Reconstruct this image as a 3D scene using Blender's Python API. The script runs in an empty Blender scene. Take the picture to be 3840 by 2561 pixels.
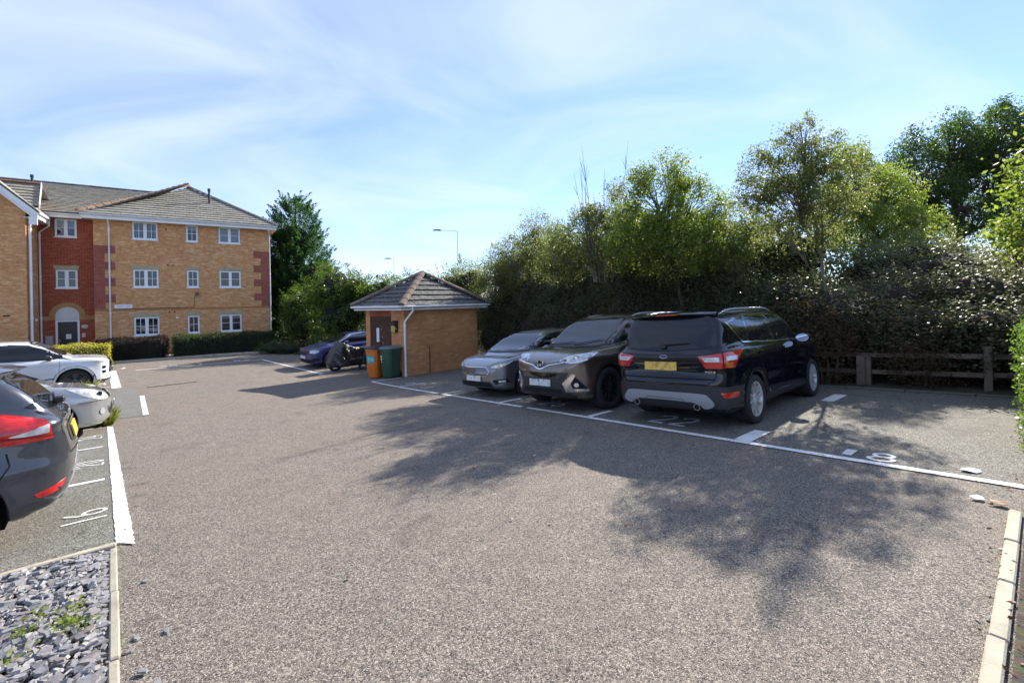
import bpy, bmesh, math, random
import numpy as np
from mathutils import Vector, Matrix
from mathutils.bvhtree import BVHTree
from mathutils.geometry import delaunay_2d_cdt
R = math.radians
rnd = random.Random(7)
SC = bpy.context.scene
COL = SC.collection

# ------------------------------------------------------------------ camera
cam_d = bpy.data.cameras.new('camera')
cam = bpy.data.objects.new('camera', cam_d); COL.objects.link(cam)
CAM_Z = 1.545
cam.location = (0, 0, CAM_Z)
cam.rotation_euler = (Matrix.Rotation(R(90), 4, 'X') @ Matrix.Rotation(-0.021, 4, 'Z')).to_euler()
cam_d.sensor_width = 36; cam_d.lens = 15.76; cam_d.shift_y = -0.0397
cam_d.clip_start = 0.05; cam_d.clip_end = 2000
SC.camera = cam

# ------------------------------------------------------------------ sky and sun
SUN_AZ, SUN_EL = 35.0, 32.5          # degrees clockwise from +Y, above the horizon
w = bpy.data.worlds.new('World'); SC.world = w; w.use_nodes = True
nt = w.node_tree; nt.nodes.clear()
def N(t, **k):
    n = nt.nodes.new(t)
    for a, b in k.items(): setattr(n, a, b)
    return n
sky = N('ShaderNodeTexSky', sky_type='NISHITA', sun_disc=False, sun_elevation=R(SUN_EL), sun_rotation=R(SUN_AZ),
        air_density=1.0, dust_density=0.0, ozone_density=1.6, altitude=50)
tc = N('ShaderNodeTexCoord'); sep = N('ShaderNodeSeparateXYZ'); nt.links.new(tc.outputs['Generated'], sep.inputs[0])
zc = N('ShaderNodeMath', operation='MAXIMUM'); nt.links.new(sep.outputs['Z'], zc.inputs[0]); zc.inputs[1].default_value = 0.0
za = N('ShaderNodeMath', operation='ADD'); nt.links.new(zc.outputs[0], za.inputs[0]); za.inputs[1].default_value = 0.22
dv = N('ShaderNodeVectorMath', operation='DIVIDE'); nt.links.new(tc.outputs['Generated'], dv.inputs[0])
cb = N('ShaderNodeCombineXYZ'); [nt.links.new(za.outputs[0], cb.inputs[i]) for i in range(3)]; nt.links.new(cb.outputs[0], dv.inputs[1])
mp = N('ShaderNodeMapping'); mp.inputs['Scale'].default_value = (0.75, 1.1, 0.6); mp.inputs['Rotation'].default_value = (0, 0, R(28)); mp.inputs['Location'].default_value = (3.1, 1.7, 0.4)
nt.links.new(dv.outputs[0], mp.inputs[0])
no = N('ShaderNodeTexNoise'); no.inputs['Scale'].default_value = 1.7; no.inputs['Detail'].default_value = 9; no.inputs['Roughness'].default_value = 0.5; no.inputs['Distortion'].default_value = 0.7
nt.links.new(mp.outputs[0], no.inputs['Vector'])
cr = N('ShaderNodeValToRGB'); cr.color_ramp.elements[0].position = 0.36; cr.color_ramp.elements[1].position = 0.80
cr.color_ramp.elements[0].color = (0.22, 0.22, 0.22, 1); cr.color_ramp.elements[1].color = (0.78, 0.78, 0.78, 1)
nt.links.new(no.outputs['Fac'], cr.inputs[0])
mx = N('ShaderNodeMix', data_type='RGBA'); nt.links.new(cr.outputs[0], mx.inputs['Factor'])
tn = N('ShaderNodeMix', data_type='RGBA', blend_type='MULTIPLY'); tn.inputs['Factor'].default_value = 1.0; tn.inputs['B'].default_value = (0.46, 0.55, 0.82, 1)
nt.links.new(sky.outputs[0], tn.inputs['A']); nt.links.new(tn.outputs['Result'], mx.inputs['A']); mx.inputs['B'].default_value = (3.15, 3.55, 4.2, 1)
bg = N('ShaderNodeBackground'); bg.inputs['Strength'].default_value = 0.09
nt.links.new(mx.outputs['Result'], bg.inputs['Color'])
wo = N('ShaderNodeOutputWorld'); nt.links.new(bg.outputs[0], wo.inputs[0])

sl = bpy.data.lights.new('sun', 'SUN'); sl.energy = 2.9; sl.angle = R(0.53); sl.color = (1, 0.93, 0.82)
so = bpy.data.objects.new('sun', sl); COL.objects.link(so)
sd = Vector((math.sin(R(SUN_AZ)) * math.cos(R(SUN_EL)), math.cos(R(SUN_AZ)) * math.cos(R(SUN_EL)), math.sin(R(SUN_EL))))
so.rotation_euler = sd.to_track_quat('Z', 'Y').to_euler(); so.location = sd * 60

SC.view_settings.view_transform = 'Standard'; SC.view_settings.look = 'None'; SC.view_settings.gamma = 1
SC.view_settings.use_curve_mapping = False
SC.view_settings.exposure = 1.82
SC.cycles.max_bounces = 6; SC.cycles.transparent_max_bounces = 16
SC.cycles.sample_clamp_indirect = 4.0

# ------------------------------------------------------------------ helpers
def tag(o, label=None, cat=None, group=None, kind=None):
    if label: o['label'] = label
    if cat: o['category'] = cat
    if group: o['group'] = group
    if kind: o['kind'] = kind
    return o
def link(name, me, mat=None, parent=None, smooth=False):
    o = bpy.data.objects.new(name, me); COL.objects.link(o)
    if mat is not None and not me.materials: me.materials.append(mat)
    if parent is not None: o.parent = parent
    if smooth: me.polygons.foreach_set('use_smooth', [True] * len(me.polygons))
    return o
def empty(name, loc=(0, 0, 0), rz=0.0):
    o = bpy.data.objects.new(name, None); COL.objects.link(o); o.location = loc; o.rotation_euler = (0, 0, rz); o.empty_display_size = .2
    return o
def copy_tree(o, parent=None):
    c = o.copy(); COL.objects.link(c); c.parent = parent
    for ch in list(o.children): copy_tree(ch, c)
    return c
def smooth_angle(me, ang=40):
    me.polygons.foreach_set('use_smooth', [True] * len(me.polygons))
    me.set_sharp_from_angle(angle=R(ang))

class MB:
    """collects shapes; build() makes ONE mesh object"""
    def __init__(s): s.v = []; s.f = []; s.m = []
    def add(s, vs, fs, mi=0):
        b = len(s.v); s.v += [tuple(p) for p in vs]; s.f += [tuple(b + i for i in f) for f in fs]; s.m += [mi] * len(fs); return s
    def quad(s, a, b, c, d, mi=0): return s.add([a, b, c, d], [(0, 1, 2, 3)], mi)
    def box(s, x0, x1, y0, y1, z0, z1, mi=0):
        return s.add([(x0, y0, z0), (x1, y0, z0), (x1, y1, z0), (x0, y1, z0), (x0, y0, z1), (x1, y0, z1), (x1, y1, z1), (x0, y1, z1)],
                     [(0, 3, 2, 1), (4, 5, 6, 7), (0, 1, 5, 4), (1, 2, 6, 5), (2, 3, 7, 6), (3, 0, 4, 7)], mi)
    def obox(s, c, ax, ay, az, mi=0):
        c, ax, ay, az = map(Vector, (c, ax, ay, az)); vs = []
        for k in (-1, 1):
            for (i, j) in ((-1, -1), (1, -1), (1, 1), (-1, 1)): vs.append(c + ax * i + ay * j + az * k)
        return s.add(vs, [(0, 3, 2, 1), (4, 5, 6, 7), (0, 1, 5, 4), (1, 2, 6, 5), (2, 3, 7, 6), (3, 0, 4, 7)], mi)
    def prism(s, poly, d, mi=0):
        n = len(poly); d = Vector(d); vs = [Vector(p) for p in poly] + [Vector(p) + d for p in poly]
        return s.add(vs, [tuple(range(n))[::-1], tuple(range(n, 2 * n))] + [(i, (i + 1) % n, n + (i + 1) % n, n + i) for i in range(n)], mi)
    def tube(s, path, r, seg=8, cap=True, mi=0):
        P = [Vector(p) for p in path]; n = len(P); rr = r if hasattr(r, '__len__') else [r] * n
        vs = []; up = Vector((0, 0, 1)); prev = None
        for i in range(n):
            d = (P[min(i + 1, n - 1)] - P[max(i - 1, 0)]).normalized()
            a = (prev - d * prev.dot(d)) if prev is not None else (up - d * up.dot(d))
            if a.length < 1e-3: a = Vector((1, 0, 0)) - d * d.x
            if a.length < 1e-3: a = Vector((0, 1, 0)) - d * d.y
            a.normalize(); prev = a; b = d.cross(a)
            for k in range(seg):
                t = 2 * math.pi * k / seg; vs.append(P[i] + (a * math.cos(t) + b * math.sin(t)) * rr[i])
        fs = [(i * seg + k, i * seg + (k + 1) % seg, (i + 1) * seg + (k + 1) % seg, (i + 1) * seg + k) for i in range(n - 1) for k in range(seg)]
        if cap: fs += [tuple(range(seg))[::-1], tuple(range((n - 1) * seg, n * seg))]
        return s.add(vs, fs, mi)
    def lathe(s, prof, seg=24, axis='z', mi=0, closed=False):
        vs = []; n = len(prof)
        for k in range(seg):
            t = 2 * math.pi * k / seg; c, q = math.cos(t), math.sin(t)
            for (r, h) in prof:
                vs.append((r * c, r * q, h) if axis == 'z' else (r * c, h, r * q))
        fs = []
        for k in range(seg):
            for i in range(n - (0 if closed else 1)):
                a = k * n + i; b = k * n + (i + 1) % n; c2 = ((k + 1) % seg) * n + (i + 1) % n; d = ((k + 1) % seg) * n + i
                fs.append((a, d, c2, b) if axis == 'z' else (a, b, c2, d))
        return s.add(vs, fs, mi)
    def mesh(s, name, mats):
        me = bpy.data.meshes.new(name); me.from_pydata(s.v, [], s.f); me.update()
        for m in (mats if isinstance(mats, (list, tuple)) else [mats]): me.materials.append(m)
        if len(me.materials) > 1: me.polygons.foreach_set('material_index', s.m)
        return me
    def build(s, name, mats, parent=None, smooth=None, bevel=0):
        me = s.mesh(name, mats)
        if bevel:
            bm = bmesh.new(); bm.from_mesh(me); bmesh.ops.remove_doubles(bm, verts=bm.verts, dist=1e-5)
            bmesh.ops.bevel(bm, geom=[e for e in bm.edges if len(e.link_faces) == 2 and e.calc_face_angle(0) > .5], offset=bevel, segments=1, affect='EDGES')
            bm.to_mesh(me); bm.free()
        if smooth is not None: smooth_angle(me, smooth)
        return link(name, me, None, parent)

def np_mesh(name, V, Fq, mat):
    """fast mesh from numpy arrays: V (n,3), Fq (m,k)"""
    me = bpy.data.meshes.new(name); n, k = Fq.shape
    me.vertices.add(len(V)); me.vertices.foreach_set('co', np.ascontiguousarray(V, dtype=np.float32).ravel())
    me.loops.add(n * k); me.loops.foreach_set('vertex_index', np.ascontiguousarray(Fq, dtype=np.int32).ravel())
    me.polygons.add(n); me.polygons.foreach_set('loop_start', np.arange(0, n * k, k, dtype=np.int32))
    me.update(calc_edges=True)
    if mat is not None: me.materials.append(mat)
    return me

def ground_z(x, y):
    a = .0311 * x - .0575 * y; b = -1.0; k = .25
    h = max(k - abs(a - b), 0) / k
    return max(a, b) + h * h * k / 4

# ------------------------------------------------------------------ materials
MATS = {}
class MT:
    def __init__(s, name):
        s.m = bpy.data.materials.new(name); s.m.use_nodes = True; s.t = s.m.node_tree; s.b = s.t.nodes['Principled BSDF']; s.o = s.t.nodes['Material Output']
        MATS[name] = s.m
    def n(s, t, ins=None, **k):
        q = s.t.nodes.new(t)
        for a, b in k.items(): setattr(q, a, b)
        for a, b in (ins or {}).items(): s.set(q, a, b)
        return q
    def set(s, q, a, b):
        if isinstance(b, bpy.types.NodeSocket): s.t.links.new(b, q.inputs[a])
        elif isinstance(b, bpy.types.Node): s.t.links.new(b.outputs[0], q.inputs[a])
        else:
            q.inputs[a].default_value = b
    def p(s, **k):
        for a, b in k.items(): s.set(s.b, {'col': 'Base Color', 'rough': 'Roughness', 'metal': 'Metallic', 'spec': 'Specular IOR Level', 'coat': 'Coat Weight', 'coatr': 'Coat Roughness', 'nor': 'Normal', 'trans': 'Transmission Weight', 'ior': 'IOR'}[a], b)
        return s
    def noise(s, scale, detail=3, vec=None, rough=.5, dist=0.0):
        q = s.n('ShaderNodeTexNoise', {'Scale': scale, 'Detail': detail, 'Roughness': rough, 'Distortion': dist})
        if vec is not None: s.set(q, 'Vector', vec)
        return q.outputs['Fac']
    def ramp(s, fac, stops):
        q = s.n('ShaderNodeValToRGB', {'Fac': fac}); el = q.color_ramp.elements
        while len(el) < len(stops): el.new(.5)
        for e_, (p_, c) in zip(el, stops): e_.position = p_; e_.color = (*c, 1) if len(c) == 3 else c
        return q.outputs[0]
    def mix(s, f, a, b, mode='MIX'):
        q = s.n('ShaderNodeMix', data_type='RGBA', blend_type=mode); s.set(q, 'Factor', f)
        s.set(q, 'A', (*a, 1) if isinstance(a, tuple) and len(a) == 3 else a); s.set(q, 'B', (*b, 1) if isinstance(b, tuple) and len(b) == 3 else b)
        return q.outputs['Result']
    def math(s, op, a, b=0.0, c=None):
        q = s.n('ShaderNodeMath', operation=op); s.set(q, 0, a); s.set(q, 1, b)
        if c is not None: s.set(q, 2, c)
        return q.outputs[0]
    def bump(s, h, strength=.3, dist=.01):
        q = s.n('ShaderNodeBump', {'Strength': strength, 'Distance': dist, 'Height': h}); s.set(s.b, 'Normal', q.outputs[0]); return s
    def coords(s, kind='Object'):
        return s.n('ShaderNodeTexCoord').outputs[kind]
    def pos(s): return s.n('ShaderNodeNewGeometry').outputs['Position']
def simple(name, col, rough=.5, metal=0, spec=.5, coat=0, var=0.0, vscale=6, bump=0, bscale=60):
    t = MT(name); t.p(rough=rough, metal=metal, spec=spec, coat=coat)
    if var:
        f = t.noise(vscale, 4, t.pos())
        t.p(col=t.ramp(f, [(.3, tuple(c * (1 - var) for c in col)), (.7, tuple(min(1, c * (1 + var)) for c in col))]))
    else: t.p(col=(*col, 1))
    if bump: t.bump(t.noise(bscale, 3, t.pos()), bump, .01)
    return t.m
def rand_val(t):
    """a random number per object and per loose piece"""
    a = t.n('ShaderNodeObjectInfo').outputs['Random']; b = t.n('ShaderNodeNewGeometry').outputs['Random Per Island']
    return t.math('FRACT', t.math('ADD', a, b))

def mat_tarmac(name, c_dark, c_mid, c_lite, patch):
    t = MT(name); P = t.pos()
    v = t.n('ShaderNodeTexVoronoi', {'Scale': 125.0, 'Vector': P}, feature='F1'); v2 = t.n('ShaderNodeTexVoronoi', {'Scale': 125.0, 'Vector': P}, feature='DISTANCE_TO_EDGE')
    v3 = t.n('ShaderNodeTexVoronoi', {'Scale': 135.0, 'Vector': P})
    sep = t.n('ShaderNodeSeparateColor', {0: v.outputs['Color']})
    stone = t.ramp(sep.outputs[0], [(0, c_dark), (.45, c_mid), (.8, c_lite), (1, tuple(min(1, q * 1.25) for q in c_lite))])
    big = t.noise(.55, 5, P, .6); mid = t.noise(4.5, 4, P, .6)
    stone = t.mix(t.ramp(big, [(.38, (0, 0, 0)), (.66, (.75,) * 3)]), stone, t.mix(.6, stone, patch))
    stain = t.noise(.9, 4, P, .55, 1.5)
    stone = t.mix(t.ramp(stain, [(.60, (0, 0, 0)), (.72, (.55,) * 3)]), stone, t.mix(1.0, stone, (.5, .5, .5), 'MULTIPLY'))
    spot = t.noise(3.1, 2, P, .5)
    stone = t.mix(t.ramp(spot, [(.70, (0, 0, 0)), (.76, (.5,) * 3)]), stone, t.mix(1.0, stone, (.42, .42, .42), 'MULTIPLY'))
    stone = t.mix(t.ramp(mid, [(.3, (.0,) * 3), (.75, (.45,) * 3)]), stone, t.mix(1.0, stone, (.55, .55, .55), 'MULTIPLY'))
    gap = t.ramp(v2.outputs['Distance'], [(.0, (0, 0, 0)), (.16, (1, 1, 1))])
    col = t.mix(t.math('MULTIPLY', t.math('SUBTRACT', 1.0, gap), .55), stone, (.03, .027, .025))
    sep3 = t.n('ShaderNodeSeparateColor', {0: v3.outputs['Color']})
    col = t.mix(t.math('MULTIPLY', t.math('GREATER_THAN', sep3.outputs[1], .86), .8), col, (.03, .03, .03))
    t.p(col=col, rough=.85, spec=.35)
    hgt = t.math('ADD', t.math('MULTIPLY', t.math('MULTIPLY', gap, sep.outputs[1]), 1.0), t.math('MULTIPLY', t.noise(300, 2, P), .3))
    t.bump(hgt, 1.0, .008)
    return t.m
M_TAR = mat_tarmac('tarmac_lane', (.142, .124, .102), (.272, .238, .197), (.44, .388, .322), (.36, .285, .228))
M_BAY = mat_tarmac('tarmac_bay', (.118, .112, .096), (.24, .228, .195), (.45, .425, .36), (.29, .27, .23))
M_PATCH = mat_tarmac('tarmac_patch', (.20, .195, .18), (.27, .26, .24), (.37, .36, .33), (.29, .28, .26))
def mat_paint():
    t = MT('road_paint'); P = t.pos()
    f = t.noise(60, 5, P, .65); g2 = t.noise(5, 3, P)
    wear = t.math('ADD', f, t.math('MULTIPLY', g2, .35))
    col = t.ramp(wear, [(.40, (.34, .33, .31)), (.52, (.68, .67, .64)), (.7, (.78, .77, .74))])
    hole = t.n('ShaderNodeTexVoronoi', {'Scale': 125.0, 'Vector': P}); hs = t.n('ShaderNodeSeparateColor', {0: hole.outputs['Color']})
    al = t.math('GREATER_THAN', t.math('ADD', hs.outputs[0], t.math('MULTIPLY', g2, .5)), .31)
    t.t.links.new(al, t.b.inputs['Alpha'])
    t.p(col=col, rough=.7); t.bump(f, .4, .003); return t.m
M_PAINT = mat_paint()
def mat_paint_worn():
    t = MT('road_paint_worn'); P = t.pos()
    f = t.noise(45, 5, P, .7); g2 = t.noise(3.0, 3, P)
    a = t.ramp(t.math('ADD', f, t.math('MULTIPLY', g2, .5)), [(.62, (0, 0, 0)), (.72, (1, 1, 1))])
    t.p(col=(.66, .65, .62, 1), rough=.75, ); t.t.links.new(a, t.b.inputs['Alpha']); return t.m
M_PAINTW = mat_paint_worn()
def mat_soil():
    t = MT('soil'); P = t.pos(); f = t.noise(9, 6, P, .65); v = t.n('ShaderNodeTexVoronoi', {'Scale': 40.0, 'Vector': P})
    t.p(col=t.mix(.4, t.ramp(f, [(.3, (.028, .02, .014)), (.55, (.06, .045, .028)), (.75, (.075, .07, .03))]), v.outputs['Color'], 'OVERLAY'), rough=.95); t.bump(f, .8, .03); return t.m
M_SOIL = mat_soil()
def mat_concrete(name, col):
    t = MT(name); P = t.pos(); f = t.noise(7, 6, P, .65); g2 = t.noise(120, 2, P)
    t.p(col=t.ramp(f, [(.25, tuple(c * .62 for c in col)), (.5, col), (.8, tuple(min(1, c * 1.2) for c in col))]), rough=.85); t.bump(t.math('ADD', f, g2), .35, .006); return t.m
M_KERB = mat_concrete('kerb_concrete', (.40, .36, .27)); M_PAVE = mat_concrete('paving', (.33, .30, .25))
M_WHITE = simple('white_plastic', (.78, .78, .77), .35, var=.06, vscale=2)
M_UPVC = simple('window_white', (.80, .80, .80), .3)
M_BLACKP = simple('black_plastic', (.02, .02, .021), .45, var=.2, vscale=12)
M_DARK = simple('dark_void', (.006, .006, .007), .9)
M_METAL = simple('dull_metal', (.35, .35, .36), .4, .9)
# ------------------------------------------------------------------ ground
def sheet(name, poly_or_rect, mat, dz, step=.5, parent=None, kind='structure', zf=None):
    """a sheet that follows the ground; poly convex list of (x,y)"""
    zf = zf or ground_z
    poly = [Vector(p) for p in poly_or_rect]
    xs = [p[0] for p in poly]; ys = [p[1] for p in poly]
    bm = bmesh.new()
    vs = [bm.verts.new((p[0], p[1], 0)) for p in poly]; bm.faces.new(vs)
    def cut(lo, hi, ax):
        k = math.ceil(lo / step) * step
        while k < hi:
            co = (k, 0, 0) if ax == 0 else (0, k, 0); no = (1, 0, 0) if ax == 0 else (0, 1, 0)
            bmesh.ops.bisect_plane(bm, geom=bm.verts[:] + bm.edges[:] + bm.faces[:], plane_co=co, plane_no=no, dist=1e-5); k += step
    cut(min(xs), max(xs), 0); cut(min(ys), max(ys), 1)
    for v in bm.verts: v.co.z = zf(v.co.x, v.co.y) + dz
    bmesh.ops.recalc_face_normals(bm, faces=bm.faces)
    for f in bm.faces:
        if f.normal.z < 0: f.normal_flip()
    me = bpy.data.meshes.new(name); bm.to_mesh(me); bm.free(); me.materials.append(mat)
    o = link(name, me, None, parent)
    if parent is None and kind: o['kind'] = kind
    return o
def mat_far():
    t = MT('grass_ground'); P = t.pos(); f = t.noise(.5, 6, P, .6); g2 = t.noise(14, 4, P)
    t.p(col=t.mix(.5, t.ramp(f, [(.3, (.03, .045, .014)), (.7, (.075, .075, .03))]), t.ramp(g2, [(.3, (.03, .035, .012)), (.7, (.09, .09, .035))])), rough=.95); t.bump(g2, .6, .05); return t.m
M_FAR = mat_far()
mb = MB()
mb.quad((-700, -700, -1.75), (700, -700, -1.75), (700, 900, -1.75), (-700, 900, -1.75)); tag(mb.build('ground', M_FAR), kind='structure')
# tarmac: one sheet for the lane, greyer sheets for the bays
CP = sheet('car_park', [(-26, -6), (2.2, -6), (9.5, 3), (9.5, 9), (-3, 24), (-11, 27.5), (-26, 19)], M_TAR, -.004, 1.0)
E1 = Vector((-.639, .769)); NB = Vector((.769, .639))        # along the right-hand bay line / into those bays
T1 = Vector((2.74, 5.45))
def rb(s, d): p = T1 + E1 * s + NB * d; return (p.x, p.y)
sheet('bay_tarmac', [rb(-2.9, .02), rb(10.9, .02), rb(10.9, 4.95), rb(-2.9, 4.95)], M_BAY, .002, 1.0)
LE = Vector((-.68, .733)); LN = Vector((-.733, -.68))       # left bay line / into the left bays
L0 = Vector((-3.11, 3.49))
def lb(s, d): p = L0 + LE * s + LN * d; return (p.x, p.y)
sheet('bay_tarmac', [lb(0.02, -.02), lb(7.25, -.02), lb(7.25, 5.2), lb(0.02, 5.2)], M_BAY, .002, 1.0)
sheet('bay_tarmac', [lb(13.0, -.3), lb(21.5, -.3), lb(21.5, 5.2), lb(13.0, 5.2)], M_BAY, .002, 1.0)

def ribbon(name, path, width, mat, dz=.006, closed=False, parent=None, taper=False):
    P = [Vector(p) for p in path]; out = []
    # subdivide
    Q = []
    nseg = len(P) if closed else len(P) - 1
    for i in range(nseg):
        a, b = P[i], P[(i + 1) % len(P)]; k = max(1, int((b - a).length / (.06 if width > .045 else .12)))
        for j in range(k): Q.append(a.lerp(b, j / k))
    if not closed: Q.append(P[-1])
    m = MB(); vs = []; n = len(Q)
    for i in range(n):
        a = Q[(i - 1) % n] if closed or i > 0 else Q[i]; b = Q[(i + 1) % n] if closed or i < n - 1 else Q[i]
        d = (b - a).normalized(); nn = Vector((-d.y, d.x)) * width / 2
        for q in (Q[i] + nn * (1 + rnd.uniform(-.09, .06)), Q[i] - nn * (1 + rnd.uniform(-.09, .06))): vs.append((q.x, q.y, ground_z(q.x, q.y) + dz))
    fs = [(2 * i, 2 * i + 1, 2 * ((i + 1) % n) + 1, 2 * ((i + 1) % n)) for i in range(n if closed else n - 1)]
    m.add(vs, [f[::-1] for f in fs]); o = m.build(name, mat, parent)
    return o
LINES = empty('bay_markings', (0, 0, 0)); LINES['kind'] = 'structure'
def line(a, b, w_=.1, mat=None, dz=.007): ribbon('painted_line', [a, b], w_, mat or M_PAINT, dz, parent=LINES)
line(rb(-2.9, 0), rb(3.9, 0), .105); line(rb(4.05, 0), rb(7.0, 0), .10); line(rb(7.2, 0), rb(11.3, 0), .095)
for s_, l_, w_ in ((0, .66, .2), (2.43, .62, .11), (4.8, .62, .1), (7.0, .55, .085), (9.4, .85, .085)): line(rb(s_, .04), rb(s_, l_), w_, dz=.011)
line(rb(11.3, 0), rb(11.3, 1.0), .08); line((5.30, 7.60), (5.92, 8.12), .2)
# thick left line, its dividers
def strip4(name, poly, mat, dz): sheet(name, poly, mat, dz, .6, parent=LINES)
m = MB(); vs = []
for i in range(131):
    t_ = i / 130; pa = Vector((-3.16, 3.53)).lerp(Vector((-7.98, 8.78)), t_); pb = Vector((-2.985, 3.505)).lerp(Vector((-7.80, 8.71)), t_); dd = (pb - pa).normalized()
    for p in (pa + dd * rnd.uniform(-.008, .008), pb + dd * rnd.uniform(-.012, .008)): vs.append((p.x, p.y, ground_z(p.x, p.y) + .008))
m.add(vs, [(2 * i, 2 * i + 1, 2 * i + 3, 2 * i + 2) for i in range(130)]); m.build('painted_line', M_PAINT, LINES)
for s_, w_ in ((2.48, .11), (4.86, .08), (7.15, .08)): line(lb(s_, .05), lb(s_, .36), w_ * .8)
line(lb(14.6, -.35), lb(20.0, -.35), .24)
for s_ in (15.1, 17.2, 19.2): line(lb(s_, -.25), lb(s_, .45), .08)
# far lines
line((-15.6, 18.5), (-11.97, 21.33), .12); line((-11.97, 21.33), (-7.0, 16.4), .1)
line((-13.9, 19.9), (-14.1, 20.25), .1); line((-7.2, 16.6), (-6.0, 17.45), .1); line((-16.6, 19.0), (-16.8, 19.4), .1)
# bay numbers, drawn with strokes (u across, v up the digit)
def arc(cx, cy, rx, ry, a0, a1, n=10): return [(cx + rx * math.cos(R(a0 + (a1 - a0) * i / n)), cy + ry * math.sin(R(a0 + (a1 - a0) * i / n))) for i in range(n + 1)]
DIG = {'1': [[(.5, 0), (.5, 1)]], '0': [arc(.5, .5, .32, .46, 0, 360, 18)],
       '2': [arc(.5, .72, .32, .26, 170, -30, 9) + [(.16, .04), (.88, .04)]],
       '4': [[(.62, 0), (.62, 1), (.12, .32), (.9, .32)]],
       '6': [arc(.5, .28, .32, .26, 0, 360, 14), [(.19, .34), (.3, .7), (.66, .98)]],
       '8': [arc(.5, .74, .26, .22, 0, 360, 14), arc(.5, .27, .33, .25, 0, 360, 14)]}
def number(txt, org, ux, uy, cw, ch, wd, mat=None, par=None):
    ux, uy = Vector(ux), Vector(uy)
    for i, c in enumerate(txt):
        for st in DIG[c]:
            pts = [Vector(org) + ux * (cw * (a + i * 1.05)) + uy * (ch * b) for a, b in st]
            cl = (pts[0] - pts[-1]).length < 1e-4
            ribbon('bay_number', pts[:-1] if cl else pts, wd, mat or M_PAINT, .009, closed=cl, parent=LINES)
UB = -E1; number('22', rb(1.55, .3), UB, NB, .33, .55, .07)
number('26', rb(4.05, .36), UB, NB, .3, .5, .05); number('4', rb(6.3, .3), UB, NB, .3, .45, .05, M_PAINTW); number('1', rb(8.6, .2), UB, NB, .3, .4, .05); number('0', rb(9.9, .4), UB, NB, .3, .3, .04, M_PAINTW)
number('1', rb(-.98, .14), UB, NB, .1, .24, .09); number('8', rb(-1.16, .10), UB, NB, .30, .30, .045)
for txt, s_ in (('16', 1.0), ('20', 3.55), ('24', 5.95)): number(txt, lb(s_ - .2, .05), LE, LN, .22, .30, .032)
for txt, s_ in (('28', 15.7), ('26', 18.0)): number(txt, lb(s_, -.1), LE, LN, .3, .35, .05)
number('20', (-15.2, 19.15), (.79, .61), (-.61, .79), .35, .5, .06); number('82', (-12.95, 20.75), (.79, .61), (-.61, .79), .35, .5, .06)
# concrete patch with its white line and brick strip
sheet('trench_patch', [(-8.62, 9.62), (-8.12, 9.88), (-12.0, 14.3), (-12.5, 13.75)], M_PATCH, .004, 1.0)
line((-8.2, 9.98), (-10.7, 12.9), .1); line((-8.62, 9.62), (-7.98, 8.85), .07); line((-9.0, 9.8), (-12.4, 13.6), .13, M_PAINTW)
M_REDB = simple('red_block', (.19, .135, .115), .85, var=.3, vscale=9)
STRIP = empty('block_strip', (0, 0, 0)); STRIP['kind'] = 'structure'
for i in range(6):
    c = Vector((-11.75, 14.55)) + Vector((.72, .69)) * (.22 * i); m = MB(); d = Vector((.72, .69)); q = Vector((-.69, .72))
    z = ground_z(c.x, c.y); m.obox((c.x, c.y, z - .02), (d.x * .105, d.y * .105, 0), (q.x * .09, q.y * .09, 0), (0, 0, .035)); m.build('block', M_REDB, STRIP)
# kerbs of single stones
def kerb(name, a, b, wid, up, ln, mat, gap=.012, sink=.12):
    a, b = Vector(a), Vector(b); d = (b - a).normalized(); q = Vector((-d.y, d.x)); k = empty(name); k['kind'] = 'structure'
    L = (b - a).length; n = max(1, round(L / ln)); st = L / n
    for i in range(n):
        c = a + d * (st * (i + .5)); m = MB(); z = (ground_z(c.x, c.y) + up + ground_z(c.x, c.y) - sink) / 2; h = (up + sink) / 2
        p0 = a + d * (st * i); p1 = a + d * (st * (i + 1)); dz = ground_z(p1.x, p1.y) - ground_z(p0.x, p0.y)
        j = rnd.uniform(-.004, .004)
        m.obox((c.x + q.x * j, c.y + q.y * j, z + j), (d.x * (st - gap) / 2, d.y * (st - gap) / 2, dz / 2), (q.x * wid / 2, q.y * wid / 2, 0), (0, 0, h)); m.build('kerb_stone', mat, k, bevel=.008)
    return k
kerb('edging_kerb', (1.2, 1.22), (3.62, 3.25), .065, .03, .62, M_KERB)
kerb('edging_kerb', lb(-.02, 0), lb(-.02, 5.0), .055, .035, .9, M_KERB)
kerb('edging_kerb', (-3.10, 3.44), (-.9, .98), .045, .012, .9, mat_concrete('edging_concrete', (.32, .29, .225)))
kerb('bank_kerb', rb(-3.4, 5.0), rb(10.8, 5.0), .12, .04, .9, mat_concrete('old_kerb', (.12, .11, .09)))
kerb('pavement_kerb', (-19.6, 20.35), (-15.2, 23.6), .14, .1, .9, M_KERB)
kerb('pavement_kerb', (-15.2, 23.6), (-12.9, 24.6), .14, .1, .9, M_KERB)
# pavement and beds by the flats
sheet('pavement', [(-26, 15.8), (-19.6, 20.35), (-15.2, 23.6), (-16.2, 25.2), (-26, 18.2)], M_PAVE, .09, 2.0)
sheet('planting_bed', [(-26.5, 18.0), (-16.0, 25.2), (-12.8, 24.7), (-9, 21), (-4, 25), (-14, 36), (-34, 30)], M_SOIL, .06, 2.0)
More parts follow.
